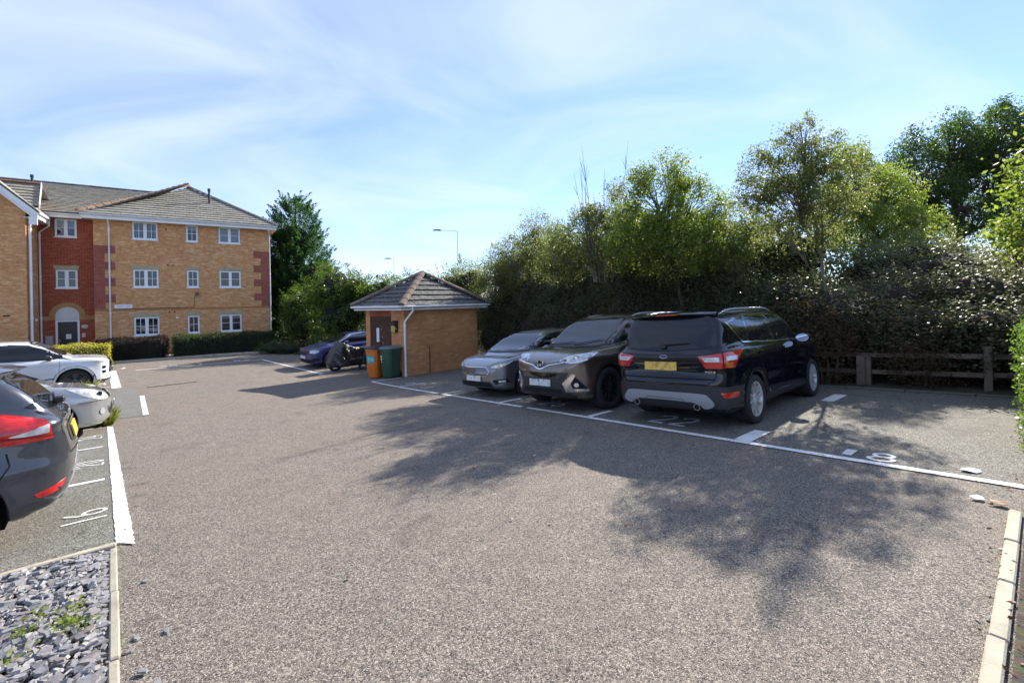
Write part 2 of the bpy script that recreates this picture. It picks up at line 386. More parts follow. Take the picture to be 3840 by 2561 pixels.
# the bank behind the right-hand bays
def bank_z(x, y):
    d = (x - T1.x) * NB.x + (y - T1.y) * NB.y - 5.0
    t = min(max(d / 6, 0), 1); return max(ground_z(x, y), -1.2) + .75 * t * t * (3 - 2 * t)
sheet('bank', [rb(-5, 5.04), rb(12, 5.04), rb(22, 4.5), rb(26, 40), rb(-6, 45), rb(-25, 30), rb(-9, 5.04)], M_SOIL, .01, 1.5, zf=bank_z)
sheet('planting_strip', [(1.26, 1.20), (3.66, 3.22), (7.9, 6.9), (9, 6), (4.5, 1.0), (2.4, -.6)], M_SOIL, .012, .6)

# ------------------------------------------------------------------ slate bed
def mat_slate():
    t = MT('slate'); P = t.pos(); r = rand_val(t); f = t.noise(30, 4, P, .6)
    base = t.ramp(r, [(0, (.135, .13, .13)), (.35, (.21, .203, .203)), (.6, (.285, .277, .277)), (.82, (.19, .172, .165)), (.93, (.18, .125, .10)), (1, (.38, .37, .365))])
    t.p(col=t.mix(.35, base, t.ramp(f, [(.3, (.11, .11, .113)), (.7, (.35, .35, .36))])), rough=.55, spec=.5); t.bump(t.noise(55, 4, P), .5, .006); return t.m
M_SLATE = mat_slate()
SB = sheet('slate_bed', [(-3.14, 3.40), lb(-.05, 5), (-6.5, -.5), (-.2, .2), (-.92, .92)], M_SOIL, .006, .5)
def chip_mesh(sd):
    q = random.Random(sd); n = q.randint(5, 7); L = 1.0; W = q.uniform(.4, .8); pts = []
    for i in range(n):
        a = 2 * math.pi * (i + q.uniform(-.3, .3)) / n; pts.append((math.cos(a) * L * q.uniform(.75, 1.05), math.sin(a) * W * q.uniform(.75, 1.05)))
    h = q.uniform(.10, .22); V = [(x, y, -h) for x, y in pts] + [(x * .88, y * .85, h + q.uniform(-.05, .05)) for x, y in pts]
    F = [tuple(range(n))[::-1], tuple(range(n, 2 * n))] + [(i, (i + 1) % n, n + (i + 1) % n, n + i) for i in range(n)]
    return V, F
CHIPS = [chip_mesh(i) for i in range(14)]; CHIP_ME = []
for V, F in CHIPS:
    me = bpy.data.meshes.new('slate_chip'); me.from_pydata(V, [], F); me.materials.append(M_SLATE); CHIP_ME.append(me)
chips = []
tries = 0
edge_a, edge_b = Vector((-3.12, 3.42)), Vector((-.92, .93)); ed = (edge_b - edge_a).normalized(); en = Vector((ed.y, -ed.x))
if en.x > 0: en = -en
for i in range(11500):
    s_ = rnd.uniform(0, 2.9); d_ = rnd.uniform(.0, 2.0) - (.05 if rnd.random() < .04 else 0)
    p = edge_a + ed * s_ + en * d_
    k = (p - L0).dot(LE)
    if k > -.07: continue
    if p.y < .85 or p.length < .9: continue
    chips.append((p.x, p.y, rnd.uniform(.012, .040) * (1.35 if rnd.random() < .12 else 1)))
for (x, y, s_) in ((-2.03, 2.38, .035), (-1.9, 2.42, .03), (-1.98, 2.28, .03), (-1.78, 2.12, .035), (-1.66, 2.05, .03), (-2.45, 2.95, .03)): chips.append((x, y, s_))
def vis_key(c):
    x, y, s_ = c
    return -(s_ / max(y, .2)) if abs(x / y + .95) < .22 and y > 1.75 else 1
chips.sort(key=vis_key)
rest = MB()
for i, (x, y, s_) in enumerate(chips):
    tl_ = .28 if en.dot(Vector((x, y)) - edge_a) > .04 else .06
    e_ = (rnd.gauss(0, tl_), rnd.gauss(0, tl_), rnd.uniform(0, 6.28)); lift = rnd.uniform(.004, .035) if tl_ > .1 else .012 - .008
    z = ground_z(x, y) + lift; k = rnd.randrange(14)
    if i < 300:
        o = bpy.data.objects.new('slate_chip', CHIP_ME[k]); COL.objects.link(o); o.parent = SB; o.location = (x, y, z + .008); o.rotation_euler = e_; o.scale = (s_, s_, s_)
    else:
        from mathutils import Euler
        Mx = Matrix.Translation((x, y, z)) @ Euler(e_).to_matrix().to_4x4() @ Matrix.Scale(s_, 4)
        V, F = CHIPS[k]; rest.add([Mx @ Vector(v) for v in V], F)
tag(rest.build('slate_chips', M_SLATE, SB), kind='stuff')
# ------------------------------------------------------------------ building materials
def mat_brick(name, cols, mortar, horiz='x', rot=0.0):
    t = MT(name); C = t.coords('Object'); s = t.n('ShaderNodeSeparateXYZ', {0: C}); P = t.pos()
    u = t.math('ADD', s.outputs[0], s.outputs[1])
    vec = t.n('ShaderNodeCombineXYZ', {0: u, 1: s.outputs[2]})
    b = t.n('ShaderNodeTexBrick', {'Vector': vec.outputs[0], 'Scale': 1.0, 'Mortar Size': .006, 'Brick Width': .225, 'Row Height': .075, 'Bias': 0.0, 'Color1': (0, 0, 0, 1), 'Color2': (1, 1, 1, 1), 'Mortar': (.5, .5, .5, 1)})
    base = t.ramp(b.outputs['Color'], [(i / (len(cols) - 1), c) for i, c in enumerate(cols)])
    big = t.noise(.9, 5, P, .6); mid = t.noise(7, 3, P)
    base = t.mix(t.ramp(big, [(.35, (0, 0, 0)), (.7, (.55,) * 3)]), base, t.mix(1.0, base, (.78, .66, .52), 'MULTIPLY'))
    base = t.mix(t.ramp(mid, [(.4, (0, 0, 0)), (.75, (.35,) * 3)]), base, tuple(min(1, c * 1.35) for c in cols[-1]))
    col = t.mix(b.outputs['Fac'], base, mortar)
    t.p(col=col, rough=.88, spec=.25); t.bump(t.math('ADD', t.math('MULTIPLY', b.outputs['Fac'], -1.0), t.math('MULTIPLY', t.noise(60, 3, P), .4)), .6, .008)
    return t.m
BUFF = [(.50, .22, .085), (.64, .31, .125), (.57, .26, .10), (.76, .46, .23)]
M_BUFF = mat_brick('buff_brick', BUFF, (.42, .30, .18)); M_RED = mat_brick('red_brick', [(.24, .05, .026), (.32, .068, .034), (.28, .056, .03), (.40, .115, .065)], (.42, .19, .11))
M_RED2 = mat_brick('quoin_brick', [(.26, .07, .05), (.32, .09, .065), (.29, .08, .055), (.36, .13, .09)], (.33, .17, .12))
def mat_bricks_single(name, cols):
    t = MT(name); P = t.pos(); r = rand_val(t); f = t.noise(40, 4, P, .6); big = t.noise(1.2, 5, P)
    base = t.ramp(r, [(i / (len(cols) - 1), c) for i, c in enumerate(cols)])
    base = t.mix(.3, base, t.ramp(f, [(.3, tuple(c * .7 for c in cols[1])), (.7, tuple(min(1, c * 1.3) for c in cols[1]))]))
    base = t.mix(t.ramp(big, [(.4, (0, 0, 0)), (.7, (.6,) * 3)]), base, t.mix(1.0, base, (.66, .55, .45), 'MULTIPLY'))
    t.p(col=base, rough=.9, spec=.2); t.bump(f, .4, .006); return t.m
M_BRK = mat_bricks_single('shed_brick', [(.50, .23, .10), (.63, .31, .13), (.57, .27, .11), (.70, .41, .20), (.52, .23, .095)])
M_MORT = simple('mortar', (.36, .24, .15), .95, var=.2, vscale=20)
M_LINT = mat_concrete('lintel_stone', (.40, .35, .22))
def mat_tile(name, a, b, lichen, ridge=False):
    t = MT(name); P = t.pos(); r = rand_val(t); f = t.noise(11, 6, P, .7); g2 = t.noise(34, 5, P, .7)
    base = t.mix(.5, t.ramp(r, [(0, a), (.5, b), (1, tuple(c * 1.25 for c in b))]), t.ramp(f, [(.3, a), (.7, b)]))
    base = t.mix(t.ramp(t.math('ADD', g2, t.math('MULTIPLY', f, .5)), [(.72, (0, 0, 0)), (.88, (.8,) * 3)]), base, lichen)
    t.p(col=base, rough=.9, spec=.25); t.bump(g2, .5, .01); return t.m
M_TILE = mat_tile('roof_tile', (.16, .15, .125), (.26, .243, .205), (.42, .395, .32)); M_TILE2 = mat_tile('shed_tile', (.038, .038, .042), (.072, .072, .075), (.30, .295, .26))
M_RIDGE = mat_tile('ridge_tile', (.20, .105, .065), (.27, .15, .10), (.30, .24, .16)); M_RIDGE2 = mat_tile('shed_ridge', (.105, .075, .06), (.16, .12, .10), (.25, .21, .16))
M_FELT = simple('roof_felt', (.05, .045, .04), .95)
def mat_glass(name, tint=(.03, .04, .05), tr=.55):
    t = MT(name); gl = t.n('ShaderNodeBsdfGlossy', {'Roughness': .03, 'Color': (.9, .95, 1, 1)}); tp = t.n('ShaderNodeBsdfTransparent', {'Color': (.75, .8, .82, 1)}); df = t.n('ShaderNodeBsdfDiffuse', {'Color': (*tint, 1)})
    m1 = t.n('ShaderNodeMixShader', {0: tr}); t.t.links.new(df.outputs[0], m1.inputs[1]); t.t.links.new(tp.outputs[0], m1.inputs[2])
    fr = t.n('ShaderNodeFresnel', {'IOR': 1.75}); m2 = t.n('ShaderNodeMixShader', {0: fr.outputs[0]}); t.t.links.new(m1.outputs[0], m2.inputs[1]); t.t.links.new(gl.outputs[0], m2.inputs[2])
    t.t.links.new(m2.outputs[0], t.o.inputs[0]); return t.m
M_GLASS = mat_glass('window_glass', tr=.75)
M_BLIND = simple('window_blind', (.62, .66, .70), .8); M_ROOM = simple('room_wall', (.17, .165, .16), .9)

def wall_holes(m, x0, x1, z0, z1, fn, holes, rev=.10, mi=0):
    """wall in a plane, fn(x,z,depth)->3D, openings with reveals"""
    xs = sorted({x0, x1, *[h[0] for h in holes], *[h[1] for h in holes]}); zs = sorted({z0, z1, *[h[2] for h in holes], *[h[3] for h in holes]})
    for a, b in zip(xs, xs[1:]):
        for c, d in zip(zs, zs[1:]):
            if any(h[0] - 1e-6 <= a and b <= h[1] + 1e-6 and h[2] - 1e-6 <= c and d <= h[3] + 1e-6 for h in holes): continue
            m.quad(fn(a, c, 0), fn(b, c, 0), fn(b, d, 0), fn(a, d, 0), mi)
    for (a, b, c, d) in holes:
        m.quad(fn(a, c, 0), fn(a, c, rev), fn(b, c, rev), fn(b, c, 0), mi); m.quad(fn(a, d, 0), fn(b, d, 0), fn(b, d, rev), fn(a, d, rev), mi)
        m.quad(fn(a, c, 0), fn(a, d, 0), fn(a, d, rev), fn(a, c, rev), mi); m.quad(fn(b, c, 0), fn(b, c, rev), fn(b, d, rev), fn(b, d, 0), mi)

def window(par, x0, x1, z0, z1, y, casements, grid, blind=None, room=True):
    """window recessed in a wall that faces -y"""
    f = MB(); ya, yb = y + .035, y + .095; fw = .05; x0 += .012; x1 -= .012; z0 += .012; z1 -= .006
    f.box(x0, x1, ya, yb, z0, z0 + fw); f.box(x0, x1, ya, yb, z1 - fw, z1); f.box(x0, x0 + fw, ya, yb, z0 + fw, z1 - fw); f.box(x1 - fw, x1, ya, yb, z0 + fw, z1 - fw)
    cw = (x1 - x0 - 2 * fw) / casements; W = None; panes = []; bars = []
    for i in range(casements):
        a, b = x0 + fw + cw * i, x0 + fw + cw * (i + 1)
        if i: f.box(a - .045, a + .045, ya - .004, yb, z0 + fw, z1 - fw)
        a += .045 * (i > 0); b -= .045 * (i < casements - 1)
        sf = .028; c, d = z0 + fw, z1 - fw
        for q in ((a, b, c, c + sf), (a, b, d - sf, d), (a, a + sf, c + sf, d - sf), (b - sf, b, c + sf, d - sf)): f.box(q[0], q[1], ya - .012, yb - .01, q[2], q[3])
        a += sf; b -= sf; c += sf; d -= sf; gx, gz = grid
        for k in range(1, gx): xx = a + (b - a) * k / gx; bars.append((xx - .011, xx + .011, ya + .006, ya + .03, c, d))
        for k in range(1, gz): zz = c + (d - c) * k / gz; bars.append((a, b, ya + .007, ya + .029, zz - .011, zz + .011))
        for u in range(gx):
            for v in range(gz): panes.append((a + (b - a) * u / gx, a + (b - a) * (u + 1) / gx, c + (d - c) * v / gz, c + (d - c) * (v + 1) / gz))
    W = f.build('window', M_UPVC, par)
    for (a, b, c, d) in panes: MB().quad((a, ya + .02, c), (b, ya + .02, c), (b, ya + .02, d), (a, ya + .02, d)).build('pane', M_GLASS, W)
    for b_ in bars: MB().box(*b_).build('glazing_bar', M_UPVC, W)
    MB().box(x0 - .03, x1 + .03, y - .035, y + .09, z0 - .05, z0 - .002).build('sill', M_UPVC, W)
    r = MB(); D = 1.6
    r.quad((x0, yb + D, z0), (x1, yb + D, z0), (x1, yb + D, z1), (x0, yb + D, z1)); r.quad((x0, yb, z0), (x1, yb, z0), (x1, yb + D, z0), (x0, yb + D, z0)); r.quad((x0, yb, z1), (x0, yb + D, z1), (x1, yb + D, z1), (x1, yb, z1))
    r.quad((x0, yb, z0), (x0, yb + D, z0), (x0, yb + D, z1), (x0, yb, z1)); r.quad((x1, yb, z0), (x1, yb, z1), (x1, yb + D, z1), (x1, yb + D, z0)); r.build('room_interior', M_ROOM, W)
    if blind == 'vertical':
        b = MB(); n = int((x1 - x0) / .1)
        for i in range(n): xx = x0 + (x1 - x0) * (i + .5) / n; b.quad((xx - .04, yb + .09, z0), (xx + .035, yb + .05, z0), (xx + .035, yb + .05, z1), (xx - .04, yb + .09, z1))
        b.build('blind', M_BLIND, W)
    elif blind: MB().quad((x0, yb + .05, z1 - (z1 - z0) * blind), (x1, yb + .05, z1 - (z1 - z0) * blind), (x1, yb + .05, z1), (x0, yb + .05, z1)).build('blind', M_BLIND, W)
    return W

def clip_poly(poly, clip):
    """Sutherland-Hodgman, clip convex counter-clockwise"""
    out = list(poly)
    for i in range(len(clip)):
        a, b = clip[i], clip[(i + 1) % len(clip)]; inp = out; out = []
        if not inp: return []
        side = lambda p: (b[0] - a[0]) * (p[1] - a[1]) - (b[1] - a[1]) * (p[0] - a[0])
        for j in range(len(inp)):
            p, q = inp[j - 1], inp[j]; sp, sq = side(p), side(q)
            if (sp >= 0) != (sq >= 0):
                t = sp / (sp - sq); out.append((p[0] + (q[0] - p[0]) * t, p[1] + (q[1] - p[1]) * t))
            if sq >= 0: out.append(q)
    return out
def tile_slope(par, name, O, U, V, poly, mat, tw=.33, gauge=.335, single=300, key=None, th=.042):
    """roof slope: felt sheet + tiles, each tile a piece; poly in (u,v), counter-clockwise"""
    O, U, V = Vector(O), Vector(U).normalized(), Vector(V).normalized(); Nn = U.cross(V).normalized()
    f = MB(); f.prism([O + U * a + V * b - Nn * .045 for a, b in poly], -Nn * .06); S = f.build(name, M_FELT, par)
    us = [p[0] for p in poly]; vs = [p[1] for p in poly]; tiles = []
    r = 0; v = min(vs)
    while v < max(vs):
        u = min(us) - (tw * .5 if r % 2 else 0)
        while u < max(us):
            q = clip_poly([(u + .004, v), (u + tw - .004, v), (u + tw - .004, v + gauge + .05), (u + .004, v + gauge + .05)], poly)
            if len(q) >= 3:
                ar = abs(sum(q[i - 1][0] * q[i][1] - q[i][0] * q[i - 1][1] for i in range(len(q)))) / 2
                if ar > .012: tiles.append((q, v, u))
            u += tw
        v += gauge; r += 1
    if key: tiles.sort(key=lambda t_: key(O + U * t_[0][0][0] + V * t_[0][0][1]))
    rest = MB(); shared = {}
    for i, (q, v, u) in enumerate(tiles):
        jit = rnd.uniform(-.004, .004)
        def P(p, low): # lower edge rides on the course below
            k = 1 - (p[1] - v) / (gauge + .05); return O + U * p[0] + V * p[1] + Nn * ((th * 1.25 * k) - .02 + jit - (th if low else 0))
        n = len(q); vs_ = [P(p, True) for p in q] + [P(p, False) for p in q]
        fs = [tuple(range(n, 2 * n))] + [(j, (j + 1) % n, n + (j + 1) % n, n + j) for j in range(n)]
        if i < single:
            full = n == 4 and abs(q[1][0] - q[0][0] - tw + .008) < 1e-4 and abs(q[2][1] - q[1][1] - gauge - .05) < 1e-4
            o0 = O + U * u + V * v
            if full:
                if 'f' not in shared:
                    me = bpy.data.meshes.new('roof_tile'); me.from_pydata([tuple(p - o0) for p in vs_], [], fs); me.materials.append(mat); shared['f'] = me
                o = link('roof_tile', shared['f'], None, S); o.location = o0 + Nn * jit
            else: m = MB(); m.add(vs_, fs); m.build('roof_tile', mat, S)
        else: rest.add(vs_, fs)
    if rest.v: tag(rest.build('roof_tiles', mat, S), kind='stuff')
    return S
def ridge_run(par, a, b, mat, r=.12, ln=.42, name='ridge_tile'):
    a, b = Vector(a), Vector(b); L = (b - a).length; n = max(1, int(L / ln)); d = (b - a) / n; dn = d.normalized(); s = dn.cross(Vector((0, 0, 1))).normalized(); u = s.cross(dn)
    for i in range(n):
        m = MB(); p0, p1 = a + d * i - dn * .02, a + d * (i + 1) + dn * .02; ring = []
        for p, rr in ((p0, r * 1.06), (p1, r * .95)):
            ring += [p + s * (math.cos(t) * rr) + u * (math.sin(t) * rr * .8 - .03) for t in [math.pi * k / 6 for k in range(7)]]
        m.add(ring, [(k, k + 1, 8 + k, 7 + k) for k in range(6)] + [tuple(range(7))[::-1], tuple(range(7, 14))]); m.build(name, mat, par)
def downpipe(par, path, r=.034, mat=None, brackets=True):
    P = [Vector(p) for p in path]; m = MB(); m.tube(P, r, 10); o = m.build('downpipe', mat or M_WHITE, par, 50)
    a, c = P[-2], P[-1]; n = max(1, int((a - c).length / 1.8))
    for i in range(n + 1): q = a.lerp(c, (i + .08) / (n + .2)); b = MB(); b.tube([q - Vector((0, 0, .035)), q + Vector((0, 0, .035))], r * 1.28, 10); b.build('pipe_collar', mat or M_WHITE, o)
    return o

# ------------------------------------------------------------------ block of flats
FL = empty('block_of_flats', (-18.45, 25.7, -1.05), R(35.03))
tag(FL, 'three storey block of flats in buff and red brick with hipped tiled roof', 'building')
EV = 7.32; q = 1.05
H1 = [(x0, x1, z0 + q, z1 + q) for (z0, z1) in ((5.31, 6.27), (2.69, 3.68), (.07, 1.08)) for (x0, x1) in ((-2.5, -1.39), (-.14, .44), (1.42, 2.53))]
m = MB(); wall_holes(m, -4.05, 4.05, -.3, EV, lambda x, z, d: (x, d, z), H1); m.quad((4.05, 0, -.3), (4.05, 12, -.3), (4.05, 12, EV), (4.05, 0, EV)); m.quad((-4.05, 1, -.3), (-4.05, 0, -.3), (-4.05, 0, EV), (-4.05, 1, EV)); m.build('front_wall', M_BUFF, FL)
bl = ['vertical', .3, .95, 0, 0, 0, 0, 0, .25]
for i, h in enumerate(H1):
    c = i % 3; window(FL, *h, 0, 2 if c != 1 else 1, (2, 2) if c < 2 else (1, 2), bl[i] or None)
    if i > 2: # flared stone lintel
        x0, x1, z1 = h[0] - .02, h[1] + .02, h[3] + .01; MB().prism([(x0, -.012, z1), (x1, -.012, z1), (x1 + .06, -.012, z1 + .21), (x0 - .06, -.012, z1 + .21)], (0, .06, 0)).build('lintel', M_LINT, FL)
for sgn, xin, xo, lo in ((1, 3.2, 3.59, 4.052), (-1, 3.2, 3.62, 4.052)):   # toothed quoins
    z = 4.92 + q; k = 0
    while z > 1.6 + q:
        xi = xin if k % 2 == 0 else xo; zz = max(z - .432, 1.54 + q); a, b = sorted((sgn * xi, sgn * lo))
        MB().box(a, b, -.006, .05, zz, z).build('quoin', M_RED2, FL); z = zz; k += 1
MB().box(-4.052, 4.052, -.012, .03, 1.44 + q, 1.54 + q).build('string_course', mat_brick('string_brick', [(.36, .17, .06), (.44, .22, .08)], (.35, .22, .12)), FL)
# recessed red entrance wall
HR = [(-5.6, -4.76, 5.32 + q, 6.27 + q), (-5.6, -4.76, 2.67 + q, 3.64 + q), (-5.63, -4.73, 0, 2.06)]
m = MB(); wall_holes(m, -6.3, -4.05, -.3, EV + .05, lambda x, z, d: (x, .6 + d, z), HR, .12); m.build('entrance_wall', M_RED, FL)
window(FL, *HR[0], .6, 2, (1, 2), .5); window(FL, *HR[1], .6, 2, (1, 2))
z1 = HR[1][3] + .01; MB().prism([(-5.62, .588, z1), (-4.74, .588, z1), (-4.68, .588, z1 + .2), (-5.68, .588, z1 + .2)], (0, .06, 0)).build('lintel', M_LINT, FL)
d = MB(); d.box(-5.55, -4.81, .67, .71, .02, 2.0); D_ = d.build('entrance_door', simple('door_black', (.012, .013, .013), .3), FL)
f = MB(); f.box(-5.63, -5.55, .6, .72, 0, 2.06); f.box(-4.81, -4.73, .6, .72, 0, 2.06); f.box(-5.55, -4.81, .6, .72, 1.99, 2.06); f.build('door_frame', M_UPVC, D_)
MB().box(-5.26, -5.06, .662, .669, 1.1, 1.35).build('notice', simple('paper', (.75, .75, .72), .7), D_); MB().box(-5.5, -5.47, .64, .669, .95, 1.1).build('handle', M_METAL, D_)
cx, cz = -5.18, 2.30
fan = [(cx - .45, .585, 2.06), (cx + .45, .585, 2.06)] + [(cx + .45 * math.cos(t), .585, cz + .45 * math.sin(t)) for t in [math.pi * k / 14 for k in range(15)]]
MB().prism(fan, (0, .03, 0)).build('arch_panel', simple('arch_panel', (.62, .60, .56), .6, var=.08, vscale=3), FL)
M_VOUS = mat_bricks_single('arch_brick', [(.40, .23, .09), (.50, .30, .12), (.44, .25, .10)])
for k in range(21):
    a, b = math.pi * (k + .06) / 21, math.pi * (k + .94) / 21
    MB().prism([(cx + r_ * math.cos(t), .592, cz + r_ * math.sin(t)) for r_, t in ((.455, a), (.68, a), (.68, b), (.455, b))], (0, .05, 0)).build('arch_brick', M_VOUS, FL)
for a, b in ((-6.2, cx - .46), (cx + .46, -4.055)):
    n = int((b - a) / .075)
    for k in range(n): w_ = (b - a) / n; MB().box(a + w_ * k + .004, a + w_ * (k + 1) - .004, .592, .64, 2.08, 2.29).build('band_brick', M_VOUS, FL)
m = MB(); m.prism([(-4.53 + .13 * math.cos(t), .585, 1.72 + .10 * math.sin(t)) for t in [2 * math.pi * k / 20 for k in range(20)]], (0, .02, 0)); m.build('oval_plaque', simple('plaque', (.55, .52, .45), .6, var=.25, vscale=18), FL)
MB().box(-4.64, -4.51, .56, .6, 1.16, 1.38).build('entry_phone', simple('entry_phone', (.55, .52, .46), .4), FL)
MB().box(-6.0, -5.72, .57, .6, .45, 1.3).build('meter_box', simple('meter_box', (.42, .38, .36), .6), FL)
sg = MB(); sg.box(-3.27, -2.54, -.02, -.002, 1.57 + q, 1.78 + q); sg = sg.build('name_sign', simple('sign_white', (.74, .73, .74), .5), FL)
s2 = MB()
for i, a in enumerate([-3.13 + .052 * k for k in range(5)] + [-2.82 + .052 * k for k in range(4)]): s2.box(a, a + .034, -.024, -.021, 1.655 + q, 1.705 + q)
s2.build('faded_lettering', simple('sign_ink', (.42, .42, .50), .6), sg)
fl = MB(); fl.box(.24, .42, -.16, 0, 2.24 + q, 2.42 + q); fl = fl.build('floodlight', simple('flood', (.10, .09, .05), .6), FL)
MB().tube([(.30, -.015, 2.24 + q), (.2, -.015, 2.1 + q), (.18, -.015, 1.56 + q), (-3.3, -.022, 1.555 + q)], .012, 6).build('cable', M_BLACKP, fl)
for (x, z) in ((-1.02, 5.95), (-.98, 3.95), (-.75, 3.95), (-.95, 1.32), (-.72, 1.32)): MB().box(x - .035, x + .035, -.008, .01, z + q - .035, z + q + .035).build('vent', M_DARK, FL)
MB().box(-.66, -.56, -.03, 0, .95 + q, 1.05 + q).build('vent_cover', M_WHITE, FL)
downpipe(FL, [(-3.43, -.36, EV - .02), (-3.43, -.30, EV - .12), (-3.43, -.05, EV - .32), (-3.43, -.05, -.1)], .04)
downpipe(FL, [(4.0, -.36, EV - .06), (4.02, -.2, EV - .18), (4.09, .03, EV - .36), (4.09, .03, -.1)], .036)
# eaves
fa = MB(); fa.box(-4.45, 4.45, -.40, -.375, EV - .03, EV + .20); fa.box(4.425, 4.45, -.375, 12, EV - .03, EV + .20); fa.box(-4.45, -4.425, -.375, .2, EV - .03, EV + .20); fa.build('fascia', M_WHITE, FL)
MB().box(-4.425, 4.425, -.375, .02, EV - .01, EV + .01).build('soffit', M_WHITE, FL); MB().box(4.04, 4.425, .02, 12, EV - .01, EV + .01).build('soffit', M_WHITE, FL)
MB().tube([(-4.5, -.45, EV + .20), (4.5, -.45, EV + .17)], .055, 8).build('gutter', M_WHITE, FL, 50)
MB().box(-6.3, -4.455, .2, .225, EV + .0, EV + .2).build('fascia', M_WHITE, FL); MB().box(-6.3, -4.05, .225, .62, EV + .03, EV + .05).build('soffit', M_WHITE, FL); MB().tube([(-6.2, .16, EV + .19), (-4.5, .16, EV + .19)], .05, 8).build('gutter', M_WHITE, FL, 50)
# roofs
ez = EV + .24; az_ = 10.35; ay = 4.05
sl_len = math.hypot(ay + .5, az_ - ez)
CAML = FL.matrix_basis.inverted() @ Vector((0, 0, 1.5)); nearkey = lambda p: (p - CAML).length
RF = tile_slope(FL, 'roof_slope', (-4.55, -.5, ez), (1, 0, 0), (0, ay + .5, az_ - ez), [(0, 0), (9.1, 0), (4.55, sl_len)], M_TILE, key=nearkey, single=300)
ridge_run(FL, (-4.55, -.50, ez + .09), (0, ay, az_ + .12), M_RIDGE, r=.14); ridge_run(FL, (0, ay, az_ + .07), (4.5, -.45, ez + .05), M_TILE); ridge_run(FL, (0, ay, az_ + .07), (0, 7.2, az_ + .07), M_RIDGE)
tile_slope(FL, 'roof_slope', (-4.5, 2.6, ez), (0, -1, 0), (4.5, 0, az_ - ez), [(0, 0), (3.1, 0), (0, math.hypot(4.5, az_ - ez))][::1], M_TILE, single=20)
tile_slope(FL, 'roof_slope', (4.55, -.5, ez), (0, 1, 0), (-4.55, 0, az_ - ez), [(0, 0), (12.5, 0), (12.5, math.hypot(4.55, az_ - ez)), (4.55, math.hypot(4.55, az_ - ez))], M_TILE, single=0)
mL = math.hypot(6.9, az_ - ez)
tile_slope(FL, 'roof_slope', (-14, .1, ez + .03), (1, 0, 0), (0, 6.9, az_ - ez), [(0, 0), (12.0, 0), (12.0, mL), (0, mL)], M_TILE, key=lambda p: nearkey(p) if -9.6 < p.x < -2.5 else 99, single=300)
ridge_run(FL, (-14, 7.0, az_ + .07), (0, 7.0, az_ + .07), M_RIDGE2)
m = MB(); m.quad((-14, 7.05, az_), (0, 7.05, az_), (0, 13, ez), (-14, 13, ez)); m.quad((0, 7.05, az_), (4.5, 12, ez), (0, 13, ez), (-2, 13, ez)); m.quad((4.05, 12, -.3), (-14, 12, -.3), (-14, 12, EV), (4.05, 12, EV)); m.build('rear_roof', M_TILE, FL)
for x, y, h in ((1.05, 1.9, .75), (-7.4, 5.6, .55)):
    zb = ez + (y + .5) * (az_ - ez) / (ay + .5) if x > 0 else ez + (y - .1) * (az_ - ez) / 6.9
    v = MB(); v.tube([(x, y, zb - .15), (x, y, zb + h)], .06, 10); v = v.build('vent_pipe', M_BLACKP, FL, 50); c = MB(); c.tube([(x, y, zb + h), (x, y, zb + h + .16)], .085, 10); c.build('cowl', M_BLACKP, v, 50)
# left wing with gable
m = MB(); wall_holes(m, -14, -6.2, -.3, 7.25, lambda x, z, d: (x, -1.34 + d, z), []); m.quad((-6.2, -1.34, -.3), (-6.2, .62, -.3), (-6.2, .62, 7.25), (-6.2, -1.34, 7.25)); m.add([(-12.3, -1.34, 7.25), (-6.2, -1.34, 7.25), (-9.25, -1.34, 10.2)], [(0, 1, 2)])
m.quad((-6.2, .62, 7.25), (-6.2, -1.34, 7.25), (-6.2, .76, 8.9), (-6.2, .76, 8.9)); m.quad((-14, 12, -.3), (-14, -1.34, -.3), (-14, -1.34, 7.25), (-14, 12, 7.25)); m.build('wing_wall', M_BUFF, FL)
wl = math.hypot(2.5, 1.72)
tile_slope(FL, 'roof_slope', (-14, -1.28, 7.58), (1, 0, 0), (0, 2.06, 1.42), [(0, 0), (8.2, 0), (7.9, 2.5), (0, 2.5)], M_TILE, key=lambda p: -p.x, single=70)
ridge_run(FL, (-14, .78, 9.05), (-6.12, .78, 9.05), M_RIDGE)
m = MB(); m.quad((-14, .78, 9.0), (-6.1, .78, 9.0), (-6.1, 4.5, 7.9), (-14, 4.5, 7.9)); m.build('rear_roof', M_TILE, FL)
m = MB(); m.prism([(-5.76, -1.30, 7.4), (-5.76, -1.30, 7.68), (-6.08, .80, 9.14), (-6.08, .80, 8.88)], (.035, 0, 0)); m.build('verge_board', M_WHITE, FL)
for s_ in (1, -1):
    X = lambda x: -9.25 + s_ * (x + 9.25)
    m = MB(); m.prism([(X(-5.72), -1.70, 6.93), (X(-5.72), -1.70, 7.2), (X(-9.25), -1.70, 10.62), (X(-9.25), -1.70, 10.36)], (0, .04, 0)); m.build('barge_board', M_WHITE, FL)
    m = MB(); m.prism([(X(-5.72), -1.655, 6.97), (X(-5.95), -1.655, 7.0), (X(-9.25), -1.655, 10.3), (X(-9.25), -1.655, 10.36)], (0, .33, 0)); m.build('soffit', M_WHITE, FL)
    m = MB(); m.prism([(X(-5.66), -1.72, 7.2), (X(-5.66), -1.72, 7.26), (X(-9.25), -1.72, 10.74), (X(-9.25), -1.72, 10.66)], (0, 4.2, 0)); m.build('gable_roof', M_TILE, FL)
MB().box(-5.76, -5.735, -1.66, .15, 6.93, 7.18).build('fascia', M_WHITE, FL); MB().box(-6.2, -5.765, -1.66, .6, 6.95, 6.97).build('soffit', M_WHITE, FL); MB().tube([(-5.69, -1.66, 7.17), (-5.69, .15, 7.17)], .05, 8).build('gutter', M_WHITE, FL, 50)
MB().box(-6.02, -5.74, -1.69, -1.60, 6.62, 7.0).build('eaves_box', M_WHITE, FL)
